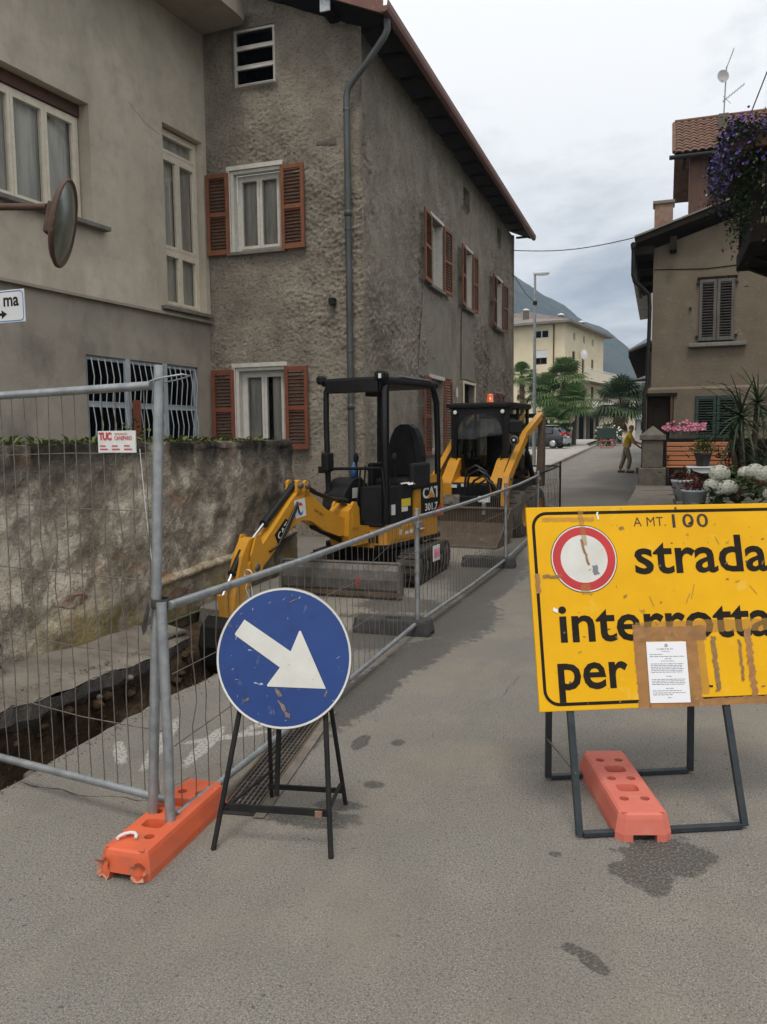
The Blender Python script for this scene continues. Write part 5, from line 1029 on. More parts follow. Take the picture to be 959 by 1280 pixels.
# boom group, in the plane x = XB
XB = .112; yb = lambda a: -1.05-a
def side(poly, w_, m_, name, par=None, off=0, bev=.012): return B(U).prism([(yb(a), z) for a, z in poly], XB-w_/2+off, XB+w_/2+off, 'YZ').build(name, m_, par or ex, bevel=bev)
br = side([(-.42, .50), (.06, .50), (.1, .62), (.08, .90), (-.02, .97), (-.12, .93), (-.14, .72), (-.42, .68)], .26, 'cat_yellow', 'swing_bracket', bev=.015)
for s_ in (-1, 1): side([(-.10, .7), (.02, .7), (.03, .95), (-.01, .99), (-.06, .99), (-.09, .93)], .035, 'cat_yellow', 'lug', br, s_*.12)
bm_ = side([(-.05, .80), (.2, .85), (.45, .95), (.62, 1.07), (.78, 1.16), (.92, 1.165), (1.03, 1.09), (1.35, .82), (1.70, .54), (1.70, .46), (1.60, .42), (1.28, .64), (1.02, .82), (.87, .87), (.72, .85), (.47, .72), (.2, .63), (-.05, .62)], .15, 'cat_yellow', 'boom')
for (a, z) in ((.78, 1.16), (.9, 1.17)):
    for s_ in (-1, 1): side([(a-.05, z-.06), (a+.05, z-.06), (a+.035, z+.09), (a, z+.11), (a-.035, z+.09)], .03, 'cat_yellow', 'lug', bm_, s_*.06, .006)
for (a, z, r_) in ((.78, 1.21, .03), (.9, 1.22, .03), (1.62, .5, .04), (.0, .70, .04)): B(U).lathe([(0, XB+.105), (r_, XB+.105), (r_, XB-.105), (0, XB-.105)], 12, 'X', (0, yb(a), z)).build('pin', 'worn_steel', bm_)
st_ = side([(1.53, .70), (1.60, .78), (1.68, .76), (1.78, .62), (1.90, .26), (1.95, .04), (1.91, -.02), (1.84, .0), (1.76, .22), (1.64, .42), (1.55, .50)], .12, 'cat_yellow', 'stick')
for s_ in (-1, 1): side([(1.5, .62), (1.57, .80), (1.62, .80), (1.70, .62), (1.66, .42), (1.56, .42)], .02, 'cat_yellow', 'lug', st_, s_*.09, .006)
side([(1.98, .30), (2.03, .30), (2.0, .02), (1.95, -.02), (1.93, .05)], .07, 'cat_yellow', 'link', st_)
def cyl(p, q, r1, r2, f, nm, par, off=0):
    P = Vector((XB+off, yb(p[0]), p[1])); Q = Vector((XB+off, yb(q[0]), q[1])); M_ = P+(Q-P)*f; o = B(U).tube([P, M_], r1, 12).build(nm, 'machine_black', par); B(U).tube([M_, Q], r2, 10).build('rod', 'chrome', o); B(U).lathe([(r1*1.1, -.02), (r1*1.1, .02)], 12, 'Y', M_, cap=True).build('gland', 'machine_black', o); return o
cyl((.88, 1.24), (1.58, .74), .036, .02, .72, 'stick_cylinder', ex); cyl((1.72, .66), (2.0, .28), .03, .018, .5, 'bucket_cylinder', ex, .0)
b = B(U)
for k_ in range(3): b.T = U; 
for k_ in range(3): B(U).tube([(XB-.03+.03*k_, yb(-.05), 1.0), (XB-.03+.03*k_, yb(.25), 1.04), (XB-.03+.03*k_, yb(.55), 1.13), (XB-.03+.03*k_, yb(.74), 1.22)], .024 if k_ == 1 else .014, 8).build('hose', 'hose', ex)
for k_ in range(2): B(U).tube([(XB+.085, yb(.95), 1.06-.04*k_), (XB+.10, yb(1.15), .84-.05*k_), (XB+.10, yb(1.3), .66), (XB+.09, yb(1.42), .62)], .012, 6).build('hose', 'hose', ex)
B(U).tube([(XB, yb(.0), .55), (XB, yb(.6), .78)], .035, 10).build('boom_cylinder', 'machine_black', ex)
# bucket hanging in the trench
b = B(U); bp = [(1.90, .06), (2.02, .10), (2.12, .02), (2.16, -.15), (2.12, -.32), (2.0, -.46), (1.86, -.52), (1.85, -.50), (1.98, -.44), (2.08, -.31), (2.12, -.15), (2.08, .0), (2.0, .06), (1.91, .03)]
b.prism([(yb(a), z) for a, z in bp], XB-.15, XB+.15, 'YZ'); bu = b.build('bucket', 'machine_black', ex)
for s_ in (-1, 1): B(U).prism([(yb(a), z) for a, z in bp[:7]], XB+s_*.15-.008, XB+s_*.15+.008, 'YZ').build('side_plate', 'machine_black', bu)
for k_ in range(4): B(U).bbox((XB-.14+.08*k_, yb(1.86)-.0, -.53), (XB-.10+.08*k_, yb(1.76), -.49), .006).build('tooth', 'worn_steel', bu)
# boom markings
xs = XB+.0765; TB = U @ frame((xs, yb(1.18), .80), (0, .78, .63), (0, -.63, .78), (1, 0, 0)); b = B(TB); b.prism([(-.15, -.045), (.13, -.045), (.10, .065), (-.13, .065)], 0, .0015); dk = b.build('badge', 'machine_black', bm_)
b = B(); text(b, 'CAT', .085, TB @ Matrix.Translation((-.01, -.025, .0025)), .002, 'CENTER', sx=1.2); b.build('lettering', 'white_decal', dk, recalc=False)
TB2 = U @ frame((xs, yb(.90), .985), (0, .99, .1), (0, -.1, .99), (1, 0, 0)); b = B(TB2); b.box((-.09, -.085, 0), (.09, .10, .0015)); dk = b.build('logo_decal', 'white_decal', bm_)
for (m_, a0, rr_) in (('red_decal', .4, .045), ('blue_decal', 3.5, .045), ('sign_black', 2.2, .03)):
    b = B(TB2); n_ = 12; V = []
    for i in range(n_+1):
        a = a0+2.4*i/n_; w_ = .012*math.sin(math.pi*i/n_)+.001; V += [((rr_-w_)*math.cos(a), (rr_-w_)*math.sin(a)*1.15, .0025), ((rr_+w_)*math.cos(a), (rr_+w_)*math.sin(a)*1.15, .0025)]
    b.add(V, [(2*i, 2*i+1, 2*i+3, 2*i+2) for i in range(n_)]); b.build('logo_stroke', m_, dk, recalc=False)
TB3 = U @ frame((xs, yb(.66), .955), (0, .90, -.43), (0, .43, .90), (1, 0, 0)); b = B(); text(b, 'CAT 301.7', .042, TB3 @ Matrix.Translation((0, -.01, .001)), .0004); b.build('lettering', 'machine_black', bm_, recalc=False)

# ================================================================== SKID LOADER
LX = thing('skid_loader', (-2.86, 14.0, 0), 'yellow skid loader with black glazed cab and bucket lowered to the ground', 'loader', None, R(-6), local=True)
def wheel(par, x, y, r_, w_, nm='wheel', rimm='cat_yellow', tm='tyre_dusty', lugs=True):
    pr = [(r_*.55, -w_/2), (r_*.9, -w_/2), (r_, -w_*.36), (r_, w_*.36), (r_*.9, w_/2), (r_*.55, w_/2)]
    o = B().lathe(pr, 24, 'X', (x, y, r_)).build(nm, tm, par); B().lathe([(0, -w_*.3), (r_*.3, -w_*.34), (r_*.55, -w_*.46), (r_*.56, -w_*.48), (r_*.56, w_*.48), (r_*.55, w_*.46), (r_*.3, w_*.34), (0, w_*.3)], 20, 'X', (x, y, r_)).build('rim', rimm, o)
    if lugs:
        lg = None
        for i in range(20):
            a = 2*math.pi*i/20
            if lg is None: q = lg = B().bbox((-w_*.46, -.025, -.012), (w_*.05, .025, .02), .006).build('lug', tm, o, local=True)
            else: q = clone(lg, o)
            q.location = (x+(w_*.2 if i % 2 else .0)-.0, y+r_*math.sin(a), r_+r_*math.cos(a)); q.rotation_euler = (-a, 0, 0)
    return o
for (x, y) in ((-.68, -.52), (.68, -.52), (-.68, .52), (.68, .52)): wheel(LX, x, y, .38, .27)
B().bbox((-.5, -.95, .22), (.5, 1.15, .92), .04).build('chassis', 'machine_black', LX)
b = B(); b.prism([(-.95, .55), (-.55, .55), (-.40, .95), (-.55, 1.0), (-.9, .92)], -.48, .48, 'YZ'); b.build('front_cowl', 'cat_yellow', LX, bevel=.02)
for s_ in (-1, 1):
    b = B(); b.prism([(-1.0, .58), (-.45, .58), (-.25, 1.05), (-.35, 1.38), (-.58, 1.28), (-1.0, .92)], s_*.43-.10, s_*.43+.10, 'YZ'); b.build('fender', 'cat_yellow', LX, bevel=.015)
B().bbox((-.46, .75, .5), (.46, 1.35, 1.35), .05).build('engine_cover', 'cat_yellow', LX)
# cab: posts, roof, glazing
cf = -.5
def cab_poly(i): return [(-.50+i, .92+i), (.50-i, .92+i), (.50-i, 2.14-i), (.46-i, 2.20-i), (-.46+i, 2.20-i), (-.50+i, 2.14-i)]
b = B(); cN = 32; sgn = lambda v, e_: math.copysign(abs(v)**e_, v); i_ = [(.41*sgn(math.cos(2*math.pi*(q+.5)/cN), .62), 1.50+.56*sgn(math.sin(2*math.pi*(q+.5)/cN), .62)) for q in range(cN)]; o_ = [(max(-.51, min(.51, .74*math.cos(2*math.pi*(q+.5)/cN)))*(1 if math.sin(2*math.pi*(q+.5)/cN) > -.5 else .9), max(.84, min(2.19, 1.50+.95*math.sin(2*math.pi*(q+.5)/cN)))) for q in range(cN)]
V = [(p[0], cf, p[1]) for p in o_]+[(p[0], cf-.01, p[1]) for p in i_]+[(p[0], cf+.08, p[1]) for p in o_]+[(p[0], cf+.07, p[1]) for p in i_]
b.add(V, [f for i in range(cN) for f in ((i, (i+1) % cN, cN+(i+1) % cN, cN+i), (2*cN+i, 2*cN+(i+1) % cN, 3*cN+(i+1) % cN, 3*cN+i), (i, (i+1) % cN, 2*cN+(i+1) % cN, 2*cN+i), (cN+i, cN+(i+1) % cN, 3*cN+(i+1) % cN, 3*cN+i))])
cab = b.build('cab', 'machine_black', LX)
b = B(); b.add([(p[0], cf+.0, p[1]) for p in i_], [tuple(range(cN))]); b.build('windscreen', 'cab_glass', cab, recalc=False)
B().bbox((-.56, cf-.04, 2.16), (.56, .82, 2.26), .03).build('cab_roof', 'machine_black', cab)
for s_ in (-1, 1):
    b = B()
    for (y, w_) in ((.1, .07), (.74, .08)): b.box((s_*.49-.02, y, .95), (s_*.49+.02, y+w_, 2.17))
    b.box((s_*.488-.018, cf+.08, 1.0), (s_*.488+.018, .82, 1.07)); b.build('side_post', 'machine_black', cab)
    B().add([(s_*.485, cf+.08, 1.07), (s_*.485, .75, 1.07), (s_*.485, .75, 2.17), (s_*.485, cf+.08, 2.17)], [(0, 1, 2, 3)]).build('side_glass', 'cab_glass', cab, recalc=False)
    L_ = B().lathe([(0, cf-.055), (.035, cf-.05), (.045, cf-.03), (.045, cf)], 14, 'Y', (s_*.42, 0, 2.1)).build('cab_lamp', 'machine_black', cab); B().lathe([(0, cf-.062), (.034, cf-.056)], 14, 'Y', (s_*.42, 0, 2.1)).build('lens', 'lamp_glass', L_)
    B().bbox((s_*.56-.03, cf-.05, 2.18), (s_*.56+.03, cf+.03, 2.25), .01).build('roof_hook', 'machine_black', cab)
B().box((-.46, .78, .95), (.46, .80, 1.3)).build('rear_wall', 'machine_black', cab)
B().bbox((-.25, .25, 1.0), (.25, .6, 1.15), .04).build('seat', 'machine_plastic', cab); B().bbox((-.23, .58, 1.1), (.23, .7, 1.75), .06).build('seat_back', 'machine_plastic', cab)
B().bbox((-.36, -.1, .95), (-.22, .4, 1.3), .03).build('armrest', 'machine_plastic', cab); B().bbox((.22, -.1, .95), (.36, .4, 1.3), .03).build('armrest', 'machine_plastic', cab)
for s_ in (-1, 1): B().tube([(s_*.27, -.1, 1.28), (s_*.25, -.16, 1.45)], .016, 6).build('joystick', 'machine_black', cab)
B().tube([(-.05, cf-.012, 1.0), (.12, cf-.012, 1.55)], .008, 5).build('wiper', 'machine_black', cab)
bc = B().lathe([(.07, 2.26), (.07, 2.29), (.06, 2.29), (.062, 2.40), (.045, 2.43), (0, 2.435)], 16, 'Z', (.0, .1, 0)).build('beacon', 'beacon', LX); B().lathe([(.075, 2.25), (.075, 2.285), (.06, 2.285)], 16, 'Z', (.0, .1, 0)).build('beacon_base', 'machine_black', bc)
B().tube([(.5, .6, 2.2), (.56, .62, 2.36)], .01, 6).build('aerial', 'machine_black', LX)
# lift arms
for s_ in (-1, 1):
    x = s_*.62; b = B(); b.prism([(-1.15, .55), (-1.0, .55), (-.93, .92), (.2, 1.64), (1.30, 2.02), (1.33, 2.1), (1.22, 2.12), (.12, 1.76), (-1.0, 1.06), (-1.12, .8)], x-.05, x+.05, 'YZ'); a_ = b.build('lift_arm', 'cat_yellow', LX, bevel=.012)
    B().prism([(1.05, .75), (1.32, .75), (1.36, 2.08), (1.24, 2.14)], x-.055+s_*.02, x+.055+s_*.02, 'YZ').build('rear_tower', 'brown_steel', LX, bevel=.01)
    B().tube([(x-s_*.02, .9, .8), (x-s_*.02, .35, 1.4)], .045, 10).build('lift_cylinder', 'machine_black', LX)
    B().tube([(x-s_*.1, -1.02, 1.0), (x-s_*.1, -1.2, .62)], .035, 10).build('tilt_cylinder', 'machine_black', LX)
    if s_ > 0:
        hl = B().lathe([(0, -.78), (.05, -.775), (.075, -.755), (.08, -.72), (.05, -.66), (0, -.65)], 18, 'Y', (x+.06, 0, 1.62)).build('headlamp', 'machine_black', LX); B().lathe([(0, -.785), (.068, -.762)], 18, 'Y', (x+.06, 0, 1.62)).build('lens', 'lamp_glass', hl)
        B().bbox((x-.05, -.74, 1.72), (x+.17, -.66, 1.95), .03).build('mirror', 'machine_black', LX)
B().box((-.58, 1.2, 2.02), (.58, 1.30, 2.10)).build('cross_tube', 'machine_black', LX)
# coupler, hoses
b = B(); b.bbox((-.55, -1.22, .38), (.55, -1.1, .72), .02); cpl = b.build('coupler', 'machine_black', LX)
b = B(); V = []
for i in range(13):
    for j in range(7): x, z = -.52+.42*i/12, .50+.24*j/6; V.append((x, -1.235-.03*mnoise.noise((x*14, z*14, 0)), z))
b.add(V, [(i*7+j, i*7+j+1, (i+1)*7+j+1, (i+1)*7+j) for i in range(12) for j in range(6)]); b.build('dusty_plate', 'footing', cpl, recalc=False)
B().bbox((.22, -1.25, .62), (.42, -1.18, .72), .01).build('valve_block', 'white_decal', cpl); B().bbox((.3, -1.3, .42), (.36, -1.2, .62), .01).build('latch', 'galvanised', cpl); B().bbox((.16, -1.27, .50), (.52, -1.24, .54), .005).build('latch_bar', 'galvanised', cpl)
for (x0, x1, h, y) in ((-.02, .38, 1.22, -1.2), (.04, .44, 1.15, -1.25), (.1, .48, 1.05, -1.18), (.2, .52, 1.0, -1.22)):
    B().tube([(x0, -1.12, .62), (x0, y, .9), (x0+.04, y-.02, h-.08), ((x0+x1)/2, y-.03, h), (x1-.04, y, h-.1), (x1, -1.12, .75)], .02, 8).build('hose', 'hose', LX)
for (x, z) in ((-.3, .86), (-.1, .88)): B().cbox((x, -.975, z), (.12, .02, .05)).build('badge', 'white_decal', LX)
TCL = frame((.05, -.955, .86), (1, 0, 0), (0, 0, 1), (0, -1, 0))
# bucket
b = B(); W2 = .80; pr = [(-2.15, .02), (-1.55, .03), (-1.32, .12), (-1.25, .30), (-1.30, .52), (-1.27, .53), (-1.21, .30), (-1.28, .09), (-1.53, .0), (-2.15, .0)]
b.prism(pr, -W2, W2, 'YZ'); bk = b.build('bucket', 'brown_steel', LX)
for s_ in (-1, 1): B().prism([(-2.15, .01), (-1.55, .02), (-1.3, .1), (-1.24, .3), (-1.29, .53), (-1.40, .52), (-1.85, .2), (-2.1, .07)], s_*W2-.012, s_*W2+.012, 'YZ').build('side_plate', 'brown_steel', bk)
B().box((-W2, -2.2, .0), (W2, -2.1, .03)).build('cutting_edge', 'worn_steel', bk); B().tube([(-W2, -1.30, .53), (W2, -1.30, .53)], .025, 8).build('top_tube', 'brown_steel', bk)

# loader and excavator small fittings
for s_ in (-1, 1):
    for (y, z) in ((-1.05, .75), (-.9, 1.0), (.15, 1.68), (1.2, 2.05)): B().lathe([(0, s_*.685), (.035, s_*.685), (.04, s_*.665)], 12, 'X', (0, y, z)).build('pivot_pin', 'worn_steel', LX)
    B().tube([(s_*.56, -.9, 1.1), (s_*.55, -.3, 1.5), (s_*.55, .5, 1.85)], .014, 6).build('hose', 'hose', LX)
B().tube([(-.30, cf-.05, 1.0), (-.42, cf-.06, 1.4), (-.42, cf-.06, 1.95)], .012, 6).build('grab_handle', 'machine_black', LX); B().tube([(.30, cf-.05, 1.0), (.43, cf-.06, 1.4), (.43, cf-.06, 1.95)], .012, 6).build('grab_handle', 'machine_black', LX)
for i in range(6): B(U).box((.4285, .20+.0, .735+.0*i), (.4300, .201, .736)) if False else None
for i in range(5): B(U).bbox((.12+.055*i, -.745, .50), (.15+.055*i, -.72, .62), .004).build('vent_slot', 'machine_black', ex)
for (y, z) in ((-.5, .47), (-.1, .47), (.3, .47), (.6, .47), (.1, 1.17), (.76, .75)): B(U).lathe([(0, .437), (.012, .436), (.014, .43)], 8, 'X', (0, y, z)).build('bolt', 'worn_steel', ex)
for k_ in range(4): B(U).tube([(XB+.05-.035*k_, -.70, .72), (XB+.07-.035*k_, -.88, .86+.02*k_), (XB+.06-.035*k_, -1.02, .93+.02*k_), (XB+.03-.02*k_, yb(.1), 1.0)], .012, 6).build('hose', 'hose', ex)
B(U).tube([(.41, -.70, 1.35), (.47, -.74, 1.0), (.45, -.72, .75)], .012, 6).build('grab_handle', 'machine_black', ex)
B(U).bbox((-.47, -.70, 1.28), (-.40, -.60, 1.36), .01).build('mirror_bracket', 'machine_black', ex)
# ================================================================== RIGHT-HAND HOUSE, TERRACE
RH = thing('right_house', (2, 20, .04), 'brown-beige plastered gabled house with grey and green shutters behind the bench', 'house')
TR = frame((0, 20, 0), (1, 0, 0), (0, -1, 0), (0, 0, 1)); TR2 = frame((0, 19.92, 0), (1, 0, 0), (0, -1, 0), (0, 0, 1)); rtop = lambda x: min(5.95+.32*(x+.22), 5.95+.32*(8.2-x-.22)+0) if x > 4 else 5.95+.32*(x+.22)
b = B(TR); wall_holes(b, -.22, 7.8, 2.7, rtop, [(.79, 1.53, 3.78, 5.18)], .2); b.T = Matrix.Identity(4); b.box((-.22, 20.002, 2.7), (-.10, 27.0, 5.95)); b.build('upper_wall', 'house_plaster', RH, recalc=False, local=True).location = (-2, -20, -.04)
b = B(TR2); wall_holes(b, -.40, 7.8, 0, lambda x: 2.72, [(.755, 1.66, 1.56, 2.55), (-.30, .29, .6, 2.57)], .2); b.T = Matrix.Identity(4); b.add([(-.40, 19.92, 0), (-.40, 27, 0), (-.36, 27, 2.7), (-.40, 19.92, 2.72)], [(0, 1, 2, 3)]); b.add([(-.40, 19.92, 2.72), (7.8, 19.92, 2.72), (7.8, 20, 2.78), (-.22, 20.0, 2.78), (-.22, 27, 2.78), (-.36, 27, 2.7)], [(0, 1, 2, 3), (0, 3, 4, 5)])
b.build('lower_wall', 'house_plaster', RH, recalc=False, local=True).location = (-2, -20, -.04)
shutter(RH, TR, .79, 1.155, 3.80, 5.17, 'shutter_grey', 'shutter_grey', 'a', 0, rails=0, pitch=.06); shutter(RH, TR, 1.165, 1.53, 3.80, 5.17, 'shutter_grey', 'shutter_grey', 'a', 0, rails=0, pitch=.06)
dark_room(RH, TR, .79, 1.53, 3.78, 5.18, .18).name = 'window_recess'; B(TR).box((.74, .002, 5.18), (1.58, .05, 5.23)).build('lintel', 'dark_wood', RH); B(TR).bbox((.57, -.02, 3.66), (1.80, .14, 3.75), .015).build('sill', 'stone_sill', RH)
b = B(TR)
for (u, v) in ((.60, 4.55), (.75, 5.1), (1.57, 5.08), (.75, 3.9), (1.58, 3.9)): b.cbox((u, .03, v), (.05, .07, .05))
b.build('shutter_hinges', 'black_metal', RH, kind='stuff')
shutter(RH, TR2, .76, 1.20, 1.58, 2.54, 'shutter_green', 'shutter_green', 'a', 0, rails=0, pitch=.055); shutter(RH, TR2, 1.215, 1.655, 1.58, 2.54, 'shutter_green', 'shutter_green', 'a', 0, rails=0, pitch=.055); dark_room(RH, TR2, .755, 1.66, 1.56, 2.55, .18).name = 'window_recess'
dr = B(TR2).box((-.29, -.16, .62), (.28, -.11, 2.56)).build('door', 'dark_wood', RH); B(TR2).box((.22, -.1, .62), (.27, .02, 2.56)).build('door_post', 'brown_wood', RH); B(TR2).box((-.36, .0, 2.57), (.36, .05, 2.64)).build('lintel', 'dark_wood', RH); dark_room(RH, TR2, -.3, .29, .6, 2.57, .19, 0).name = 'door_recess'
for i in range(4): B(TR2).box((-.28+.14*i, -.108, .65), (-.155+.14*i, -.095, 2.5)).build('plank', 'dark_wood', dr)
B(TR).tube([(-.2, .004, 5.48), (.9, .008, 5.42), (2.5, .004, 5.50)], .012, 5).build('stain_line', 'dark_wood', RH)
b = B(); x0, x1 = -.62, 3.95; y0, y1 = 19.62, 27.1; zf = lambda x: 6.02+.32*(x+.62)
def slab(b, x0, x1, y0, y1, zf, th): b.add([(x, y, zf(x)+dz) for dz in (0, th) for x, y in ((x0, y0), (x1, y0), (x1, y1), (x0, y1))], [(0, 1, 2, 3), (4, 5, 6, 7), (0, 1, 5, 4), (1, 2, 6, 5), (2, 3, 7, 6), (3, 0, 4, 7)]); return b
rf = slab(B(), x0, x1, y0, y1, zf, .14).build('roof', 'dark_wood', RH); slab(B(), 3.96, 8.6, y0, y1, lambda x: zf(3.95)-.32*(x-3.95), .14).build('roof', 'dark_wood', RH)
slab(B(), x0-.02, x1, y0-.03, y1, lambda x: zf(x)+.142, .04).build('roof_slates', 'slate', rf)
for y in (19.75, 21.5, 23.3, 25): B().box((-.6, y, 5.80), (-.2, y+.14, 5.98)).build('rafter', 'dark_wood', rf)
B().bbox((-.34+.47, 19.64, 5.82), (-.34+.62, 20.1, 6.12), .01).build('bracket', 'dark_wood', rf)
gt = B().tube([(-.66, 19.62, 6.0), (-.66, 27, 6.0)], .065, 8).build('gutter', 'black_metal', RH); B().tube([(-.66, 19.72, 5.95), (-.66, 19.72, 5.35), (-.62, 19.74, 5.2), (-.45, 19.82, 5.05), (-.30, 19.88, 4.9), (-.28, 19.90, 4.6), (-.30, 19.90, 2.9), (-.36, 19.84, 2.65), (-.36, 19.84, .66)], .045, 10).build('downpipe', 'black_metal', RH)
ch = B().bbox((-.24, 21.8, 6.3), (.20, 22.25, 7.42), .01).build('chimney', 'brick', RH); B().bbox((-.28, 21.76, 7.42), (.24, 22.29, 7.50), .01).build('chimney_cap', 'slate', ch)
# terrace with low wall
struct(B().box((-.36, 10.8, -.1), (7, 19.9, .65)).build('terrace', 'stone_grey'))
t = thing('low_street_wall', (-.1, 13, 0), 'low grey stone wall edging the raised terrace beside the street', 'wall'); rr = random.Random(3)
y = 10.8
while y < 15.6:
    l_ = rr.uniform(.7, 1.1); B().bbox((-.40+rr.uniform(-.01, .01), y+.006, .652), (.22+rr.uniform(-.02, .02), min(y+l_, 15.62)-.006, .73+rr.uniform(0, .02)), .012).build('stone', 'stone_grey', t); y += l_
for k_, (z0, z1) in enumerate(((0.0, .32), (.325, .645))):
    y = 10.8
    while y < 19.7: l_ = rr.uniform(.5, 1.2); B().bbox((-.40-rr.uniform(0, .02), y+.005, z0+.004), (-.355, min(y+l_, 19.8)-.005, z1), .01).build('stone', 'stone_grey', t); y += l_
t = thing('gate_pillar', (-.12, 16, .65), 'stone gate pillar with pointed cap beside the bench', 'pillar')
B().bbox((-.37, 15.75, .653), (.12, 16.25, 1.06), .02).build('base', 'stone_grey', t); B().bbox((-.31, 15.81, 1.06), (.06, 16.19, 1.58), .015).build('shaft', 'stone_grey', t)
b = B(); b.bbox((-.36, 15.77, 1.58), (.11, 16.23, 1.68), .012); b.build('cap', 'stone_grey', t); b = B(); b.add([(-.34, 15.78, 1.681), (.09, 15.78, 1.681), (.09, 16.22, 1.681), (-.34, 16.22, 1.681), (-.125, 16, 1.85)], [(0, 1, 4), (1, 2, 4), (2, 3, 4), (3, 0, 4)]); b.build('cap_point', 'stone_grey', t)
tag(B().bbox((.08, 17.25, .652), (3.4, 17.5, 1.585), .02).build('back_wall', 'dark_wood'), 'dark low garden wall behind the bench', 'wall')
# bench
t = thing('bench', (.72, 16.55, .65), 'varnished wooden slat bench on the terrace', 'bench')
for i in range(5): B().bbox((.13, 16.66+.012*i, 1.085+.092*i), (1.31, 16.69+.012*i, 1.085+.092*i+.074), .008).build('slat', 'bench_wood', t)
for i in range(4): B().bbox((.13, 16.28+.095*i, 1.045), (1.31, 16.36+.095*i, 1.072), .006).build('slat', 'bench_wood', t)
for x in (.16, 1.27): B().tube([(x, 16.76, 1.54), (x, 16.69, 1.05), (x, 16.64, .65)], .02, 6).build('leg', 'black_metal', t); B().tube([(x, 16.3, .65), (x, 16.28, 1.03), (x, 16.68, 1.04)], .02, 6).build('leg', 'black_metal', t); B().tube([(x, 16.26, 1.25), (x, 16.7, 1.27)], .02, 6).build('armrest', 'black_metal', t)
t = thing('plastic_table', (.75, 15.3, .65), 'small white plastic table holding a potted plant', 'table')
B().bbox((.46, 15.05, 1.085), (1.04, 15.55, 1.115), .012).build('top', 'white_plastic', t)
for (x, y) in ((.50, 15.09), (.98, 15.09), (.50, 15.5), (.98, 15.5)): B().tube([(x+(.0 if x > .7 else -.02), y, .65), (x, y, 1.09)], [.03, .022], 8).build('leg', 'white_plastic', t)
B().prism([(.53, 1.086), (.97, 1.086), (.93, 1.04), (.80, 1.0), (.70, 1.0), (.57, 1.04)], 15.08, 15.10, 'XZ').build('apron', 'white_plastic', t)
def pot(name, c, r0, r1, h, m_, label, leafm, bloom=None, nl=120, sp=.16, up_=.16, ls=.07, nb=40, bs=.03, cat='flower pot', grp=None):
    t = thing(name, c, label, cat, grp); x, y, z = c; B().lathe([(0, z), (r0, z), (r1*.97, z+h*.86), (r1*1.06, z+h*.87), (r1*1.06, z+h), (r1*.95, z+h), (r1*.93, z+h*.93), (0, z+h*.92)], 20, 'Z', (x, y, 0)).build('pot', m_, t)
    g = B()
    for i in range(nl):
        p = Vector((x+rnd.gauss(0, sp*.5), y+rnd.gauss(0, sp*.5), z+h+abs(rnd.gauss(0, up_*.55)))); g.leaf(p, Vector((p.x-x+rnd.gauss(0, .08), p.y-y+rnd.gauss(0, .08), rnd.gauss(.08, .1))), Vector((0, 0, 1)), ls*rnd.uniform(.7, 1.3), ls*.5)
    g.build('foliage', leafm, t, recalc=False)
    if bloom:
        g = B()
        for i in range(nb):
            a = rnd.uniform(0, 6.28); q = rnd.uniform(.2, 1); p = Vector((x+math.cos(a)*sp*q, y+math.sin(a)*sp*q, z+h+up_*rnd.uniform(.3, 1.1)*(1-.4*q)))
            for k_ in range(5): aa = a+k_*1.257; g.leaf(p, Vector((math.cos(aa), math.sin(aa), .3)), Vector((0, 0, 1)), bs, bs*.9, .05)
        g.build('blossoms', bloom, t, recalc=False, kind='stuff')
    return t
pot('potted_plant', (.73, 15.25, 1.116), .10, .145, .24, 'black_rubber', 'bushy green plant in a dark pot on the white table', 'leaf_green', 'petal_pink', 240, .2, .2, .07, 10)
pot('potted_plant', (.34, 13.35, .65), .10, .155, .33, 'blue_pot', 'tall pale pot with dark red flowers by the bench', 'leaf_dark', 'petal_red', 120, .16, .12, .07, 110, .032)
pot('potted_plant', (.50, 12.62, .65), .15, .18, .22, 'blue_pot', 'wide pale grey pot with reddish brown plants', 'petal_red_brown', 'petal_red_brown', 150, .2, .16, .07, 30)
pot('potted_plant', (1.15, 13.6, .65), .10, .13, .2, 'terracotta', 'low leafy plant in terracotta pot between bench and white hydrangea', 'leaf_green', None, 160, .3, .22, .09)
pot('large_flower_pot', (1.75, 15.3, .65), .2, .3, .28, 'terracotta', 'large terracotta pot below the yucca', 'leaf_dark', None, 200, .35, .3, .12)
# stone trough with pink flowers
t = thing('flower_trough', (.43, 17.35, 1.586), 'grey trough full of pink flowers on the low garden wall', 'flower box'); B().bbox((.18, 17.25, 1.588), (.72, 17.5, 1.75), .02).build('box', 'stone_grey', t)
g = B(); gb = B()
for i in range(420):
    p = Vector((rnd.uniform(.08, .82), 17.36+rnd.gauss(0, .1), 1.74+abs(rnd.gauss(0, .09)))); g.leaf(p, Vector((rnd.gauss(0, 1), rnd.gauss(-.4, 1), rnd.gauss(0, .7))), Vector((0, 0, 1)), .05, .035)
for i in range(170):
    p = Vector((rnd.uniform(.05, .86), 17.28+rnd.gauss(0, .1), 1.76+abs(rnd.gauss(0, .08)))); a = rnd.uniform(0, 6)
    for k_ in range(5): gb.leaf(p, Vector((math.cos(a+k_*1.257), -.4, math.sin(a+k_*1.257))), Vector((0, -1, 0)), .032, .03, .05)
g.build('foliage', 'leaf_dark', t, recalc=False); gb.build('blossoms', 'petal_pink', t, recalc=False, kind='stuff')
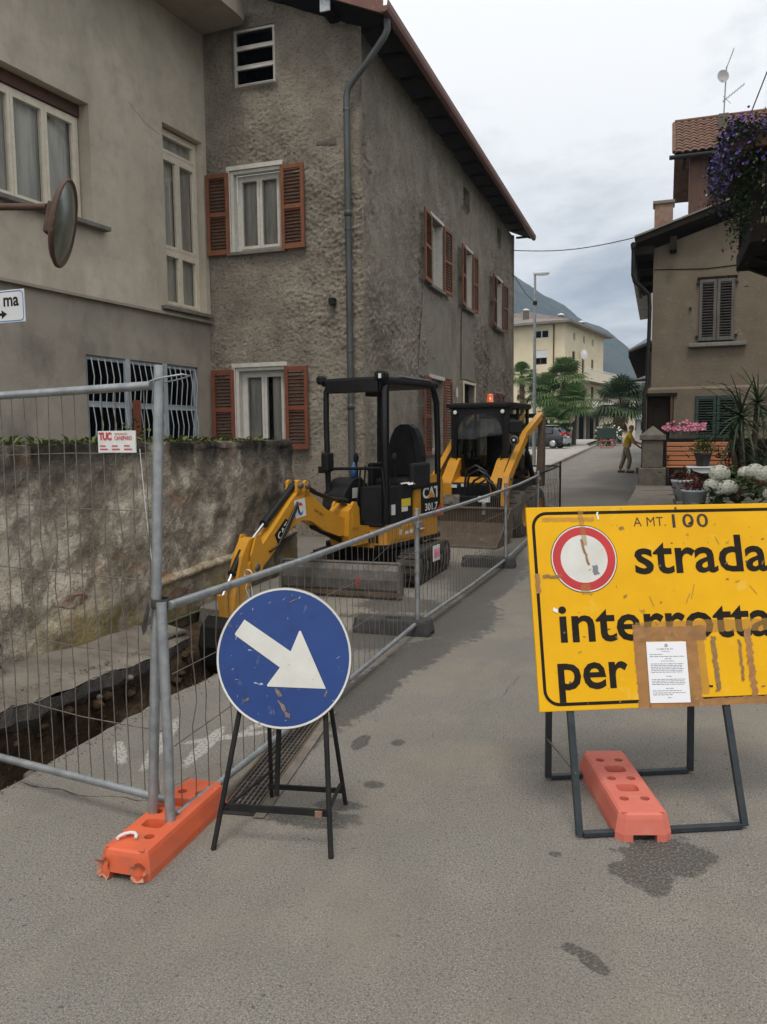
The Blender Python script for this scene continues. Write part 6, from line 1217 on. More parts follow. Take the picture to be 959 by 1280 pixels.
# hydrangea
t = thing('white_hydrangea', (1.15, 12.5, .65), 'hydrangea bush with big white flower heads on the terrace', 'bush'); g = B(); lf = None
B().tube([(1.1, 12.5, .65), (1.1, 12.48, .95)], .015, 6).build('stem', 'bark', t)
protoL = []
for v in range(2):
    b = B(); n_ = 5; V = []
    for i in range(n_+1): f = i/n_; w_ = .045*math.sin(math.pi*min(1, f*.9+.06)); V += [(f*.13, -w_, .02*math.sin(f*2.5)+abs(w_)*.25), (f*.13, 0, .02*math.sin(f*2.5)), (f*.13, w_, .02*math.sin(f*2.5)+abs(w_)*.25)]
    b.add(V, [(3*i+j, 3*i+j+1, 3*i+j+4, 3*i+j+3) for i in range(n_) for j in range(2)], True); protoL.append(b.build('leaf', 'leaf_green' if v else 'leaf_dark', t, recalc=False, local=True))
for i in range(170):
    q = protoL[i] if i < 2 else clone(protoL[i % 2], t); a = rnd.uniform(0, 6.28); x = rnd.uniform(-.55, .9); q.location = (x, rnd.uniform(-.25, .3), rnd.uniform(.02, .36)); q.rotation_euler = (rnd.gauss(0, .4), rnd.gauss(.2, .4), a); s_ = rnd.uniform(.7, 1.2); q.scale = (s_, s_, s_)
b = B()
for i in range(230):
    z = rnd.uniform(-.5, 1); a = rnd.uniform(0, 6.28); q = math.sqrt(1-z*z); n3 = Vector((q*math.cos(a), q*math.sin(a), z)); p = n3*.12; tt = n3.orthogonal().normalized(); bb = n3.cross(tt)
    for k_ in range(4): aa = k_*1.571+a; b.leaf(p, tt*math.cos(aa)+bb*math.sin(aa)+n3*.25, n3, .022, .02, .05)
b.ball((0, 0, 0), .098, 12, 8)
hd = b.build('flower_head', 'petal_white', t, recalc=False, local=True)
for i, (x, y, z, s_) in enumerate([(-.33, -.1, .47, 1.0), (-.42, -.12, .30, .85), (-.23, -.2, .27, .95), (.13, -.1, .50, .9), (.27, -.2, .46, 1.0), (.38, -.05, .52, .8), (.47, -.15, .30, .9), (.55, .0, .45, .9), (.02, .05, .48, .7), (.7, -.1, .35, 1.0), (.34, -.25, .2, .8)]):
    q = hd if i == 0 else clone(hd, t); q.location = (x, y, z); s_ *= 1.18; q.scale = (s_, s_, s_*.85)
# yucca
t = thing('yucca', (1.5, 15.6, .65), 'tall spiky yucca with long blade leaves beside the green shutters', 'plant'); protoL = []
for v in range(3):
    b = B(); n_ = 6; V = []
    for i in range(n_+1): f = i/n_; w_ = .024*(1-f)**.7+.001; dz = -.28*f**2*(.5+.5*v); V += [(f*.72, -w_, dz+.008), (f*.72, 0, dz), (f*.72, w_, dz+.008)]
    b.add(V, [(3*i+j, 3*i+j+1, 3*i+j+4, 3*i+j+3) for i in range(n_) for j in range(2)], True); protoL.append(b.build('leaf', 'leaf_yucca', t, recalc=False, local=True))
first = [True]*3
for (cx, cz, n_) in ((-.15, 1.32, 46), (.12, 1.55, 46), (.42, 1.2, 36), (-.3, .95, 26)):
    B().tube([(1.5+cx*.4, 15.6, .65), (1.5+cx, 15.6, .65+cz)], .05, 8).build('stem', 'bark', t)
    for i in range(n_):
        v = i % 3; q = protoL[v] if first[v] else clone(protoL[v], t); first[v] = False; q.location = (cx, 0, cz+.12*i/n_-.05); el = R(-35+115*(i/n_)+rnd.uniform(-8, 8)); q.rotation_euler = (rnd.gauss(0, .2), -el, rnd.uniform(0, 6.28)); s_ = rnd.uniform(.75, 1.15); q.scale = (s_, s_, s_)
g = B()
for i in range(900):
    p = Vector((1.35+rnd.gauss(0.25, .4), 15.85+rnd.gauss(0, .15), .7+abs(rnd.gauss(0, .42)))); g.leaf(p, Vector((rnd.gauss(0, .5), rnd.gauss(0, .5), rnd.gauss(-.4, .5))), Vector((0, -1, 0)), rnd.uniform(.08, .25), .025)
g.build('undergrowth', 'leaf_dark', t, recalc=False)
# balcony with cascading petunias, on the house just out of view
t = thing('balcony_house', (2.3, 10, 0), 'dark wooden balcony overhanging the street on the right with cascading purple flowers', 'balcony')
B().box((2.2, 6.5, .0), (2.5, 12.6, 8.0)).build('house_wall', 'house_plaster', t)
B().bbox((.84, 9.3, 3.66), (2.2, 10.9, 3.86), .02).build('floor', 'dark_wood', t); 
for y in (9.45, 10.1, 10.75): B().prism([(2.2, 3.2), (2.2, 3.66), (.95, 3.66), (1.3, 3.5), (1.8, 3.25)], y-.06, y+.06, 'XZ').build('bracket', 'dark_wood', t)
for y in (9.35, 10.85): B().bbox((.86, y-.04, 3.86), (.94, y+.04, 4.85), .01).build('post', 'dark_wood', t)
B().bbox((.85, 9.32, 4.62), (.93, 10.9, 4.70), .01).build('handrail', 'brown_wood', t); B().bbox((.93, 9.32, 4.62), (2.2, 9.38, 4.70), .01).build('handrail', 'brown_wood', t)
bar_ = None
for i in range(26):
    if bar_ is None: q = bar_ = B().tube([(0, 0, 3.86), (0, 0, 4.2), (.0, .0, 4.62)], .009, 5).build('baluster', 'black_metal', t, local=True)
    else: q = clone(bar_, t)
    q.location = ((.89-2.3, 9.45+.11*i-10, 0) if i < 13 else (.98-2.3+.095*(i-13), 9.35-10, 0))
fx = thing('petunia_box', (.75, 9.9, 4.5), 'brown balcony trough overflowing with purple petunias', 'flower box')
B().bbox((.62, 9.15, 4.55), (.84, 10.9, 4.76), .015).build('box', 'brown_wood', fx); B().bbox((.842, 9.12, 4.56), (2.2, 9.30, 4.77), .015).build('box', 'brown_wood', fx)
g = B(); gb = B(); gw_ = B(); gc = B()
def pet(p, n3, s_, bb_):
    tt = n3.orthogonal().normalized(); bt = n3.cross(tt); a = rnd.uniform(0, 6.28)
    V = [p]+[p+(tt*math.cos(a+k_*.785)+bt*math.sin(a+k_*.785))*s_*(1 if k_ % 2 else .82)+n3*s_*.45 for k_ in range(8)]; bb_.add(V, [(0, 1+k_, 1+(k_+1) % 8) for k_ in range(8)])
for i in range(4800):
    s = rnd.random()
    if s < .55: x, y = .70+rnd.gauss(-.04, .07), rnd.uniform(9.1, 10.95)
    else: x, y = rnd.uniform(.62, 2.0), 9.16+rnd.gauss(0, .06)
    z = 4.78+rnd.gauss(.02, .06)-abs(rnd.gauss(0, .12)); 
    if rnd.random() < .2: z -= rnd.uniform(0, .35); x -= .05
    p = Vector((x, y, z)); n3 = Vector((rnd.gauss(-.5, .5), rnd.gauss(-.5, .5), rnd.gauss(.3, .5))).normalized()
    if i % 6 < 2: pet(p+n3*.03, n3, rnd.uniform(.014, .022), gw_ if i % 35 == 0 else gb)
    else: g.leaf(p, n3+Vector((0, 0, rnd.gauss(0, .5))), Vector((0, 0, 1)), .05, .03)
for i in range(1600):
    p = Vector((rnd.uniform(.78, 2.0), 9.25+rnd.gauss(0, .09), 4.55-abs(rnd.gauss(0, .34)))) if i % 2 else Vector((.84+rnd.gauss(0, .07), rnd.uniform(9.2, 10.9), 4.5-abs(rnd.gauss(0, .28))))
    n3 = Vector((rnd.gauss(-.3, .6), rnd.gauss(-.3, .6), rnd.gauss(-.4, .5))); g.leaf(p, n3, Vector((0, 0, 1)), .055, .032)
    if i % 40 == 0: pet(p, n3.normalized(), .018, gb)
g.build('foliage', 'leaf_dark', fx, recalc=False); gb.build('blossoms', 'petal_purple', fx, recalc=False, kind='stuff'); gw_.build('pale_blossoms', 'petal_white', fx, recalc=False, kind='stuff')

# ================================================================== TILED HOUSE BEHIND
TH = thing('tiled_house', (2.5, 28, gz(28)), 'tall house with brown pantile roof and wood-clad loggia behind the gabled house', 'house')
B().box((.85, 27.95, .2), (7, 34, 8.82)).build('white_wall', 'yb_pale', TH); B().box((1.26, 28.0, 8.825), (7, 33.9, 10.35)).build('loggia_shade', 'dark_room', TH)  # near-black block paints the shade inside the loggia opening
B().bbox((.70, 27.35, 8.42), (1.24, 27.85, 10.22), .015).build('shaft', 'brown_wood', TH); B().box((.66, 27.3, 8.36), (.74, 27.9, 8.42)).build('shaft_foot', 'dark_wood', TH)
for i in range(7): B().bbox((1.245, 27.86, 8.84+.112*i), (6.5, 27.93+.004*(i % 2), 8.945+.112*i), .006).build('plank', 'plank_wood', TH)
B().box((1.245, 27.84, 9.63), (6.5, 27.96, 9.70)).build('rail', 'brown_wood', TH); B().box((1.245, 27.82, 8.77), (6.5, 27.94, 8.83)).build('rail', 'brown_wood', TH)
for x in (2.4, 4.2): B().box((x, 27.86, 9.7), (x+.14, 28.0, 10.4)).build('post', 'brown_wood', TH)
B().tube([(1.5, 27.6, 8.2), (1.75, 27.85, 8.8)], .02, 6).build('brace', 'black_metal', TH)
ze = lambda y: 10.30+(y-27.1)*(12.0-10.30)/2.4
b = B(); b.add([(x, y, ze(y)+dz-.14) for dz in (0, .12) for x, y in ((.28, 27.1), (7, 27.1), (7, 29.5), (.28, 29.5))], [(0, 1, 2, 3), (4, 5, 6, 7), (0, 1, 5, 4), (1, 2, 6, 5), (2, 3, 7, 6), (3, 0, 4, 7)]); rf = b.build('roof', 'dark_wood', TH)
b = B(); b.add([(.28, 29.5, 12.0-.14), (7, 29.5, 12.0-.14), (7, 32.5, 10.2), (.28, 32.5, 10.2)], [(0, 1, 2, 3)]); b.build('rear_roof', 'roof_tile', rf, recalc=False)
tile = None; nr = 11; nc = 14; sl = math.atan2(1.7, 2.4)
for r_ in range(nr):
    for c in range(nc):
        if tile is None:
            b = B(); V = []; w_ = .235; h = .33
            for (yy, zz) in ((0, .035), (h, .0)):
                for k_ in range(7): f = k_/6; V.append((f*w_, yy, zz+.05*math.sin(f*math.pi*1.15)*(1 if f < .87 else .2)))
            b.add(V, [(k_, k_+1, k_+8, k_+7) for k_ in range(6)], True); b.add(V[:7]+[(p[0], p[1], p[2]-.03) for p in V[:7]], [(k_, k_+1, k_+8, k_+7) for k_ in range(6)]); q = tile = b.build('tile', 'roof_tile', rf, recalc=False, local=True)
        else: q = clone(tile, rf)
        y = 27.02+.222*r_; q.location = (.27+.225*c-2.5+rnd.uniform(-.008, .008), y-28, ze(y)-gz(28)+rnd.uniform(-.005, .008)); q.rotation_euler = (sl, 0, rnd.gauss(0, .01))
B().tube([(.26, 29.5, 12.03), (7, 29.5, 12.03)], .08, 8).build('ridge', 'roof_tile', rf); B().tube([(.24, 27.0, 10.28), (.24, 29.5, 12.0)], .06, 6).build('verge', 'roof_tile', rf); B().tube([(.1, 27.03, 10.14), (7, 27.03, 10.16)], .07, 8).build('gutter', 'black_metal', rf)
for i in range(5): B().box((.5+1.1*i, 27.1, 10.02), (.6+1.1*i, 28, 10.14)).build('rafter', 'dark_wood', rf)
B().bbox((1.55, 28.4, 11.0), (1.85, 28.7, 11.75), .01).build('flue', 'stone_grey', rf)
t = thing('antenna', (1.77, 29.3, 11.7), 'television antenna mast with small dish on the tiled roof', 'antenna'); B().tube([(1.75, 29.3, 11.7), (1.80, 29.3, 13.5)], .022, 6).build('mast', 'antenna', t)
b = B(frame((1.70, 29.2, 13.18), (.9, .3, 0), (0, 0, 1), (.3, -.9, .2))); b.lathe([(0, -.04), (.1, -.03), (.2, 0)], 18); b.build('dish', 'dish', t); B().tube([(1.7, 29.2, 13.05), (1.62, 28.9, 12.95), (1.66, 28.85, 12.85)], .014, 5).build('feed_arm', 'antenna', t)
for (p, q, n_, l_) in (((1.80, 29.3, 13.45), (2.0, 29.1, 13.95), 6, .12), ((1.70, 29.3, 12.42), (2.35, 29.2, 12.85), 8, .12)):
    P, Q = Vector(p), Vector(q); y_ = B().tube([P, Q], .012, 5).build('boom', 'antenna', t); pe = (Q-P).cross(Vector((0, 1, 0))).normalized()
    for i in range(n_): c_ = P+(Q-P)*((i+.5)/n_); B().tube([c_-Vector((0, l_*1.4, 0)), c_+Vector((0, l_*1.4, 0))], .006, 4).build('element', 'antenna', y_)
B().tube([(1.72, 29.3, 12.6), (1.95, 29.2, 12.3)], .01, 5).build('stay', 'antenna', t)
# further houses down the right side
t = thing('low_lean_to_house', (.2, 28, gz(28)), 'low grey house with dark eaves behind the worker', 'house'); B().box((-.48, 27.3, 0), (.69, 37.5, 4.3)).build('wall', 'house_plaster', t); rf = slab(B(), -1.0, .9, 27.15, 37.8, lambda x: 4.15+.35*(x+1.0), .16).build('roof', 'dark_wood', t)
for i in range(12): B().tube([(-1.02, 27.2+.35*i, 4.33), (.85, 27.2+.35*i, 4.98)], .07, 6).build('tile_row', 'slate', rf)
t = thing('far_street_house', (1, 44, gz(44)), 'tall far house with projecting eaves corner behind the low lean-to', 'house'); B().box((-.55, 38.5, .2), (6, 50, 8.6)).build('wall', 'white_wall', t); slab(B(), -1.25, 6.5, 38, 50.5, lambda x: 8.4+.25*min(x+1.25, 3), .18).build('roof', 'slate', t)
# overhead cables
tag(B().tube([(-4.6+(4.36)*f/12, 26.5-(4.5)*f/12, 7.65-.87*f/12-.18*math.sin(math.pi*f/12)) for f in range(13)], .013, 5).build('overhead_cable', 'cable'), 'black overhead cable crossing the street from house to chimney', 'cable')
tag(B().tube([(1.45, 20.5, 8.0), (1.70, 20, 8.56), (2.3, 19, 10.1), (3, 18, 11.9)], .014, 5).build('overhead_cable', 'cable'), 'black cable rising steeply above the purple flowers', 'cable')
# ================================================================== FAR STREET
# pavement and kerb on the left beyond the house
b = B(); V = []
for y in (27.3, 35, 45, 55, 62, 75): V += [(-16, y, gz(y)+.12), (-4.35 if y < 60 else -5.2, y, gz(y)+.12)]
b.add(V, [(2*i, 2*i+1, 2*i+3, 2*i+2) for i in range(5)]); pv = struct(b.build('pavement', 'pavement', recalc=False))
for i in range(16): y0 = 27.3+2.1*i; B().add([(x, y, gz(y)+dz) for dz in (-.02, .135) for x, y in ((-4.45, y0), (-4.28, y0), (-4.28, y0+2.07), (-4.45, y0+2.07))], [(0, 1, 2, 3), (4, 5, 6, 7), (0, 1, 5, 4), (1, 2, 6, 5), (2, 3, 7, 6), (3, 0, 4, 7)]).build('kerb_stone', 'concrete', pv)
b = B(); b.add([(-4.9, 59, gz(59)+.128), (-3.6, 58, gz(58)+.006), (-3.5, 58.8, gz(58.8)+.006), (-5.4, 60.5, gz(60.5)+.128)], [(0, 1, 2, 3)])
# street lamp
t = thing('street_lamp', (-4.86, 33, gz(33)+.12), 'tall grey street lamp with flat head beyond the house', 'street lamp'); B().tube([(-4.85, 33, .3), (-4.85, 33, 3), (-4.855, 33, 8.08)], [.075, .07, .045], 10).build('post', 'galvanised', t)
hd = B().bbox((-4.92, 32.92, 8.07), (-4.30, 33.1, 8.19), .04).build('lamp_head', 'white_plastic', t); B().box((-4.75, 32.95, 8.045), (-4.36, 33.07, 8.072)).build('lens', 'lamp_glass', hd); B().lathe([(.08, 6.9), (.09, 6.95), (.08, 7.05)], 10, 'Z', (-4.85, 33, 0)).build('cable_clamp', 'black_metal', t)
tag(B().tube([(-4.6, 26.3, 6.9), (-4.75, 30, 6.86), (-4.85, 33, 6.98)], .012, 5).build('overhead_cable', 'cable'), 'thin cable from the rough house to the street lamp', 'cable')
# parked car
CR = thing('parked_car', (-7.55, 53.2, gz(53.2)+.12), 'dark hatchback car parked on the pavement seen from behind', 'car', None, R(-12), local=True)
sec = [(1.95, .35, .62, .68), (1.90, .30, .85, .76), (1.75, .24, .98, .80), (1.55, .22, 1.22, .74), (1.25, .22, 1.42, .66), (.4, .22, 1.48, .66), (-.35, .22, 1.40, .66), (-.95, .22, 1.0, .76), (-1.6, .24, .86, .78), (-1.95, .28, .70, .70), (-2.0, .36, .58, .6)]
b = B(); V = []; n_ = 12
for (x, zb, zt, hw) in sec:
    belt = min(.92, zt-.05)
    ring = [(-hw*.9, zb), (-hw, zb+.12), (-hw, belt*.85), (-hw*.97, belt), (-hw*.80 if zt > 1.1 else -hw*.9, zt-.05), (-hw*.55, zt), (hw*.55, zt), (hw*.80 if zt > 1.1 else hw*.9, zt-.05), (hw*.97, belt), (hw, belt*.85), (hw, zb+.12), (hw*.9, zb)]
    V += [(x, p[0], p[1]) for p in ring]
b.add(V, [(i*n_+j, i*n_+(j+1) % n_, (i+1)*n_+(j+1) % n_, (i+1)*n_+j) for i in range(len(sec)-1) for j in range(n_)]+[tuple(range(n_)), tuple(range((len(sec)-1)*n_, len(sec)*n_))], True)
body = b.build('body', 'car_paint', CR); sm = body.modifiers.new('s', 'SUBSURF'); sm.levels = sm.render_levels = 1
for (x, y) in ((1.25, -.7), (-1.3, -.7), (1.25, .7), (-1.3, .7)):
    o = B().lathe([(.2, -.1), (.30, -.1), (.315, -.06), (.315, .06), (.30, .1), (.2, .1)], 22, 'Y', (x, y, .315)).build('wheel', 'tyre', CR); B().lathe([(0, -.09), (.08, -.095), (.2, -.1), (.2, .1), (.08, .095), (0, .09)], 22, 'Y', (x, y, .315)).build('rim', 'rim', o)
for s_ in (-1, 1):
    for (x0, x1, t0, t1) in ((.36, 1.18, .9, .97), (-.6, .30, .72, .98)):
        b = B(); b.add([(x0, s_*.765, .95), (x1, s_*.765, .97), (x1-.04, s_*.60, 1.36), (x0+.02 if x0 > 0 else x0+.42, s_*.60, 1.36)], [(0, 1, 2, 3)]); b.build('side_window', 'car_glass', CR, recalc=False)
    B().bbox((1.72, s_*.60-.12, .82), (1.96, s_*.60+.12, 1.04), .03).build('tail_lamp', 'tail_red', CR)
b = B(); b.add([(1.80, -.58, 1.02), (1.80, .58, 1.02), (1.52, .52, 1.36), (1.52, -.52, 1.36)], [(0, 1, 2, 3)]); b.build('rear_window', 'car_glass', CR, recalc=False)
B().bbox((-.3, -.52, 1.455), (1.2, .52, 1.50), .02).build('roof', 'car_silver', CR); B().bbox((1.88, -.7, .34), (2.02, .7, .62), .04).build('bumper', 'car_silver', CR); B().box((2.02, -.26, .66), (2.03, .26, .77)).build('number_plate', 'white_decal', CR)
# yellow apartment building
YB = thing('apartment_building', (-9, 84, 1.24), 'pale yellow four-storey apartment building with slate roof and balconies', 'building')
vr = Vector((.19, .9818, 0)).normalized(); vf = Vector((-.9818, .19, 0)).normalized(); P0 = Vector((-8.9, 80, 0)); TF = frame(P0, vf, (-vr.x, -vr.y, 0), (0, 0, 1)); TRt = frame(P0, vr, (-vf.x, -vf.y, 0), (0, 0, 1)); Z0 = 1.0; ZT = 12.4
fh = [(1.55, 3.1, 11.1, 11.95), (1.75, 3.1, 8.6, 10.0), (5.2, 6.6, 8.6, 10.0), (5.2, 6.6, 11.1, 11.95), (1.75, 3.1, 5.6, 7.0), (5.2, 6.6, 5.6, 7.0)]
b = B(TF); wall_holes(b, 0, 16, Z0, lambda u: ZT, fh, .2); b.build('front_wall', 'yb_wall', YB, recalc=False)
rh = [(t_-.4, t_+.4, 11.1, 11.9) for t_ in (3.2, 6.6, 9.9)]+[(2.6, 3.6, 8.4, 10.0), (6.0, 6.9, 7.5, 9.9), (9.5, 10.4, 7.5, 9.7), (6.0, 7.2, 4.5, 6.8), (9.5, 10.6, 4.5, 6.8), (4.2, 7.6, Z0, 3.9), (8.2, 11.4, Z0, 3.9)]
b = B(TRt); wall_holes(b, 0, 14.3, Z0, lambda u: ZT, rh, .2); b.build('side_wall', 'yb_wall', YB, recalc=False)
for (T_, hs) in ((TF, fh), (TRt, rh)):
    for (a, c, p, q) in hs:
        if q < 4: dark_room(YB, T_, a, c, p, q, .19).name = 'garage_opening'
        else:
            wn = casement(YB, T_, a, c, p, q, .1, 'brown_wood' if q < 11 else 'window_white', 2, (), fw=.06, curt=False, glass='dark_glass')
            if T_ is TF and q < 11: B(T_).box((a+.02, -.09, (p+q)/2-.05), (c-.02, -.03, q-.01)).build('roller_blind', 'white_plastic', wn)
for (z, u0) in ((7.25, 2.2), (4.2, 4.6)):
    sl_ = B(TRt).box((u0, .002, z-.22), (15.2, 1.5, z)).build('balcony', 'yb_pale', YB); B(TRt).box((u0+.02, .05, z-.235), (15.18, 1.52, z-.222)).build('soffit_edge', 'slate', sl_)
    for i in range(11): B(TRt).box((u0+.05+(15-u0)*i/10, 1.43, z), (u0+.12+(15-u0)*i/10, 1.48, z+1.0)).build('baluster', 'white_metal', sl_)
    B(TRt).box((u0, 1.42, z+.98), (15.15, 1.49, z+1.05)).build('handrail', 'white_metal', sl_); B(TRt).box((u0+.1, 1.445, z+.1), (15.0, 1.455, z+.9)).build('railing_panel', 'yb_pale', sl_)
for u in (4.0, 7.9, 11.6): B(TRt).box((u-.15, .004, Z0), (u+.15, .3, 3.98)).build('pillar', 'stone_grey', YB)
b = B(); e_ = .9; c4 = [P0-vf*e_-vr*e_, P0+vf*17-vr*e_, P0+vf*17+vr*15.2, P0-vf*e_+vr*15.2]; rg = [P0+vf*6+vr*5.5, P0+vf*10+vr*8]; 
V = [(p.x, p.y, ZT) for p in c4]+[(p.x, p.y, ZT+.22) for p in c4]+[(p.x, p.y, ZT+2.3) for p in rg]
b.add(V, [(3, 2, 1, 0), (0, 1, 5, 4), (1, 2, 6, 5), (2, 3, 7, 6), (3, 0, 4, 7), (4, 5, 9, 8), (5, 6, 9), (6, 7, 8, 9), (7, 4, 8)]); rf = b.build('roof', 'slate', YB, recalc=False)
for (u, v, z) in ((1.5, 3.5, 12.9), (.8, 8.5, 12.7), (5, 3, 13.6)):
    c = P0+vf*u+vr*v; c_ = B().bbox((c.x-.28, c.y-.28, z-.4), (c.x+.28, c.y+.28, z+.75), .02).build('chimney', 'stone_grey', rf); B().lathe([(.2, z+.75), (.36, z+.82), (.3, z+.92), (0, z+1.02)], 12, 'Z', (c.x, c.y, 0)).build('cowl', 'white_metal', c_)
pd = P0+vf*1.3; B(TF).tube([(1.05, .08, Z0), (1.05, .08, ZT)], .07, 6).build('downpipe', 'brown_wood', YB)
b = B(TRt @ frame((5.0, .5, 9.8), (.9, .4, 0), (0, 0, 1), (-.4, .9, 0))); b.lathe([(0, .1), (.3, .05), (.5, 0)], 16); b.build('satellite_dish', 'white_metal', YB)
# low wing and far buildings
t = thing('stone_roof_house', (-4.9, 98, 1.24), 'far cream house with stone slab roof beside the yellow building', 'house'); B().box((-7.2, 97, 1), (-2.9, 104, 6.9)).build('wall', 'yb_pale', t); b = B(); b.add([(-8, 96.3, 6.8), (-2.6, 96.3, 6.8), (-2.6, 105, 6.8), (-8, 105, 6.8), (-5.4, 99, 8.7), (-5.2, 102, 8.7)], [(0, 1, 4), (1, 2, 5, 4), (2, 3, 5), (3, 0, 4, 5)]); b.build('roof', 'slate', t)
for x in (-6.2, -4.2): B().box((x, 96.96, 4.3), (x+.8, 96.995, 5.6)).build('window', 'car_glass', t)
t = thing('white_block', (-2.2, 112, 1.24), 'distant white block with balconies at the street end', 'building'); B().box((-4.3, 112, 1), (2, 122, 8.6)).build('wall', 'white_wall', t)
for z in (3.6, 6.2): B().box((-4.4, 110.8, z), (2, 111.99, z+.9)).build('balcony', 'white_metal', t)
for z in (2.2, 4.8, 7.3):
    for x in (-3.9, -2.4): B().box((x, 111.95, z), (x+.9, 111.998, z+1.1)).build('window', 'car_glass', t)
slab(B(), -4.9, 2.4, 111.4, 122.5, lambda x: 8.6+.12*(x+4.9), .2).build('roof', 'slate', t)
t = thing('far_house', (-9, 130, 1.24), 'distant house with dark slab roof at the end of the street', 'house'); B().box((-7, 135, 1), (-3.4, 142, 8.2)).build('wall', 'white_wall', t); b = B(); b.add([(-7.6, 134.3, 8.1), (-2.9, 134.3, 8.1), (-2.9, 143, 8.1), (-7.6, 143, 8.1), (-5.2, 138, 9.8)], [(0, 1, 4), (1, 2, 4), (2, 3, 4), (3, 0, 4)]); b.build('roof', 'slate', t)
# palms: fan palms with shaggy trunks
def palm(loc, h, cr_, label, n=34, skirt=True, leafm='leaf_palm', seed=1, fan=.62, grp='fan palms by the apartment building'):
    x, y, z = loc; r = random.Random(seed); t = thing('palm_tree', loc, label, 'palm tree', grp)
    B().tube([(x, y, z-.1), (x+.05, y, z+h*.5), (x+.02, y, z+h)], [.17, .14, .2], 9).build('trunk', 'bark', t); g = B(); gd = B()
    def fanleaf(b, o, d, l_, w_):
        d = d.normalized(); sd_ = d.cross(Vector((0, 0, 1))); sd_ = sd_.normalized() if sd_.length > .05 else Vector((1, 0, 0)); nn = sd_.cross(d); tip = o+d*l_*.5; m_ = 13
        b.add([o-sd_*.015, o+sd_*.015, tip+sd_*.01, tip-sd_*.01], [(0, 1, 2, 3)])
        for k_ in range(m_):
            a = R(-80+160*k_/(m_-1)); dd = d*math.cos(a)+sd_*math.sin(a); q = l_*w_*(.75+.25*math.cos(a)); e_ = tip+dd*q-Vector((0, 0, q*.35)); mid = tip+dd*q*.55+nn*.02; sw_ = (d*-math.sin(a)+sd_*math.cos(a))*q*.044
            b.add([tip, mid+sw_, e_, mid-sw_], [(0, 1, 2, 3)])
    for i in range(n):
        el = R(r.uniform(-35, 85)); az = r.uniform(0, 6.28); d = Vector((math.cos(el)*math.cos(az), math.cos(el)*math.sin(az), math.sin(el))); fanleaf(g, Vector((x, y, z+h)), d, cr_*r.uniform(.75, 1.1), fan)
    if skirt:
        for i in range(22): az = r.uniform(0, 6.28); zz = z+h-r.uniform(.1, h*.38); d = Vector((math.cos(az)*.5, math.sin(az)*.5, -1)); fanleaf(gd, Vector((x, y, zz)), d, cr_*.55, .6)
        gd.build('dry_skirt', 'leaf_dry', t, recalc=False)
    g.build('crown', leafm, t, recalc=False); return t
def gp(x, y): return (x, y, gz(y)+.1)
palm(gp(-9.45, 58), 5.0, 1.2, 'slender fan palm with dry leaf skirt standing alone', 60, True, seed=2)
palm(gp(-7.9, 59), 3.6, 1.8, 'broad green fan palm beside the lamp post', 80, False, seed=3); palm(gp(-6.7, 60), 4.6, 2.0, 'tallest full-crowned fan palm in the palm clump', 90, True, seed=4)
palm(gp(-5.8, 58.5), 2.9, 1.7, 'low bushy bright green fan palm at the clump edge', 80, False, seed=5); palm(gp(-7.2, 57), 1.6, 1.5, 'short young fan palm under the palm clump', 70, False, seed=6); palm(gp(-9.7, 57), 1.2, 1.3, 'small fan palm at the foot of the slender palm', 30, False, seed=8)
palm(gp(-3.0, 66), 3.0, 2.3, 'dark round fan palm standing in the dust beyond the worker', 110, True, 'leaf_dark', seed=7, fan=.7)
def bush(name, label, c, rad, n, s_, m_, cat='bush', bloom=None, nb=0, bs=.1, grp=None):
    t = thing(name, (c[0], c[1], c[2]-rad[2]), label, cat, grp); g = B(); B().tube([(c[0], c[1], c[2]-rad[2]-.1), (c[0], c[1], c[2])], .05, 6).build('trunk', 'bark', t)
    for i in range(n):
        d = Vector((rnd.gauss(0, 1), rnd.gauss(0, 1), rnd.gauss(0, 1))).normalized(); q = rnd.uniform(.55, 1.05)*(1+.25*mnoise.noise(d*2.5+Vector(c))); p = Vector((c[0]+d.x*rad[0]*q, c[1]+d.y*rad[1]*q, c[2]+d.z*rad[2]*q)); g.leaf(p, d+Vector((rnd.gauss(0, .6), rnd.gauss(0, .6), rnd.gauss(0, .6))), Vector((0, 0, 1)), s_*rnd.uniform(.6, 1.4), s_*.6)
    g.build('foliage', m_, t, recalc=False)
    if bloom:
        g = B()
        for i in range(nb): d = Vector((rnd.gauss(0, 1), -abs(rnd.gauss(0, 1)), rnd.gauss(.2, .8))).normalized(); p = Vector((c[0]+d.x*rad[0]*1.03, c[1]+d.y*rad[1]*1.03, c[2]+d.z*rad[2]*1.03)); g.ball(p, bs*rnd.uniform(.7, 1.2), 6, 4)
        g.build('blossoms', bloom, t, recalc=False, kind='stuff')
bush('flowering_shrub', 'rounded shrub with white blossoms at the garage entrance', (-3.5, 60.5, gz(60)+.85), (.95, .8, .8), 900, .16, 'leaf_dark', bloom='petal_white', nb=42, bs=.075)
t = thing('hedge', (-8.2, 56.5, gz(56)), 'clipped green hedge with wire fence behind the parked car', 'hedge'); g = B()
for i in range(3600):
    x, y = rnd.uniform(-11.5, -5.6), 56.2+rnd.uniform(-.35, .35); z = gz(56)+.12+1.5*(1-rnd.random()**2)+.06*rnd.random(); p = Vector((x, y, z)); g.leaf(p, Vector((rnd.gauss(0, 1), rnd.gauss(-.6, .6), rnd.gauss(.2, .6))), Vector((0, 0, 1)), .17, .11)
g.build('foliage', 'leaf_dark', t, recalc=False); B().box((-11.4, 56.1, gz(56)), (-5.7, 56.35, gz(56)+1.35)).build('core', 'leaf_dark', t)
for i in range(5): B().tube([(-11.3+1.4*i, 55.7, gz(56)), (-11.3+1.4*i, 55.7, gz(56)+1.5)], .025, 6).build('fence_post', 'galvanised', t)
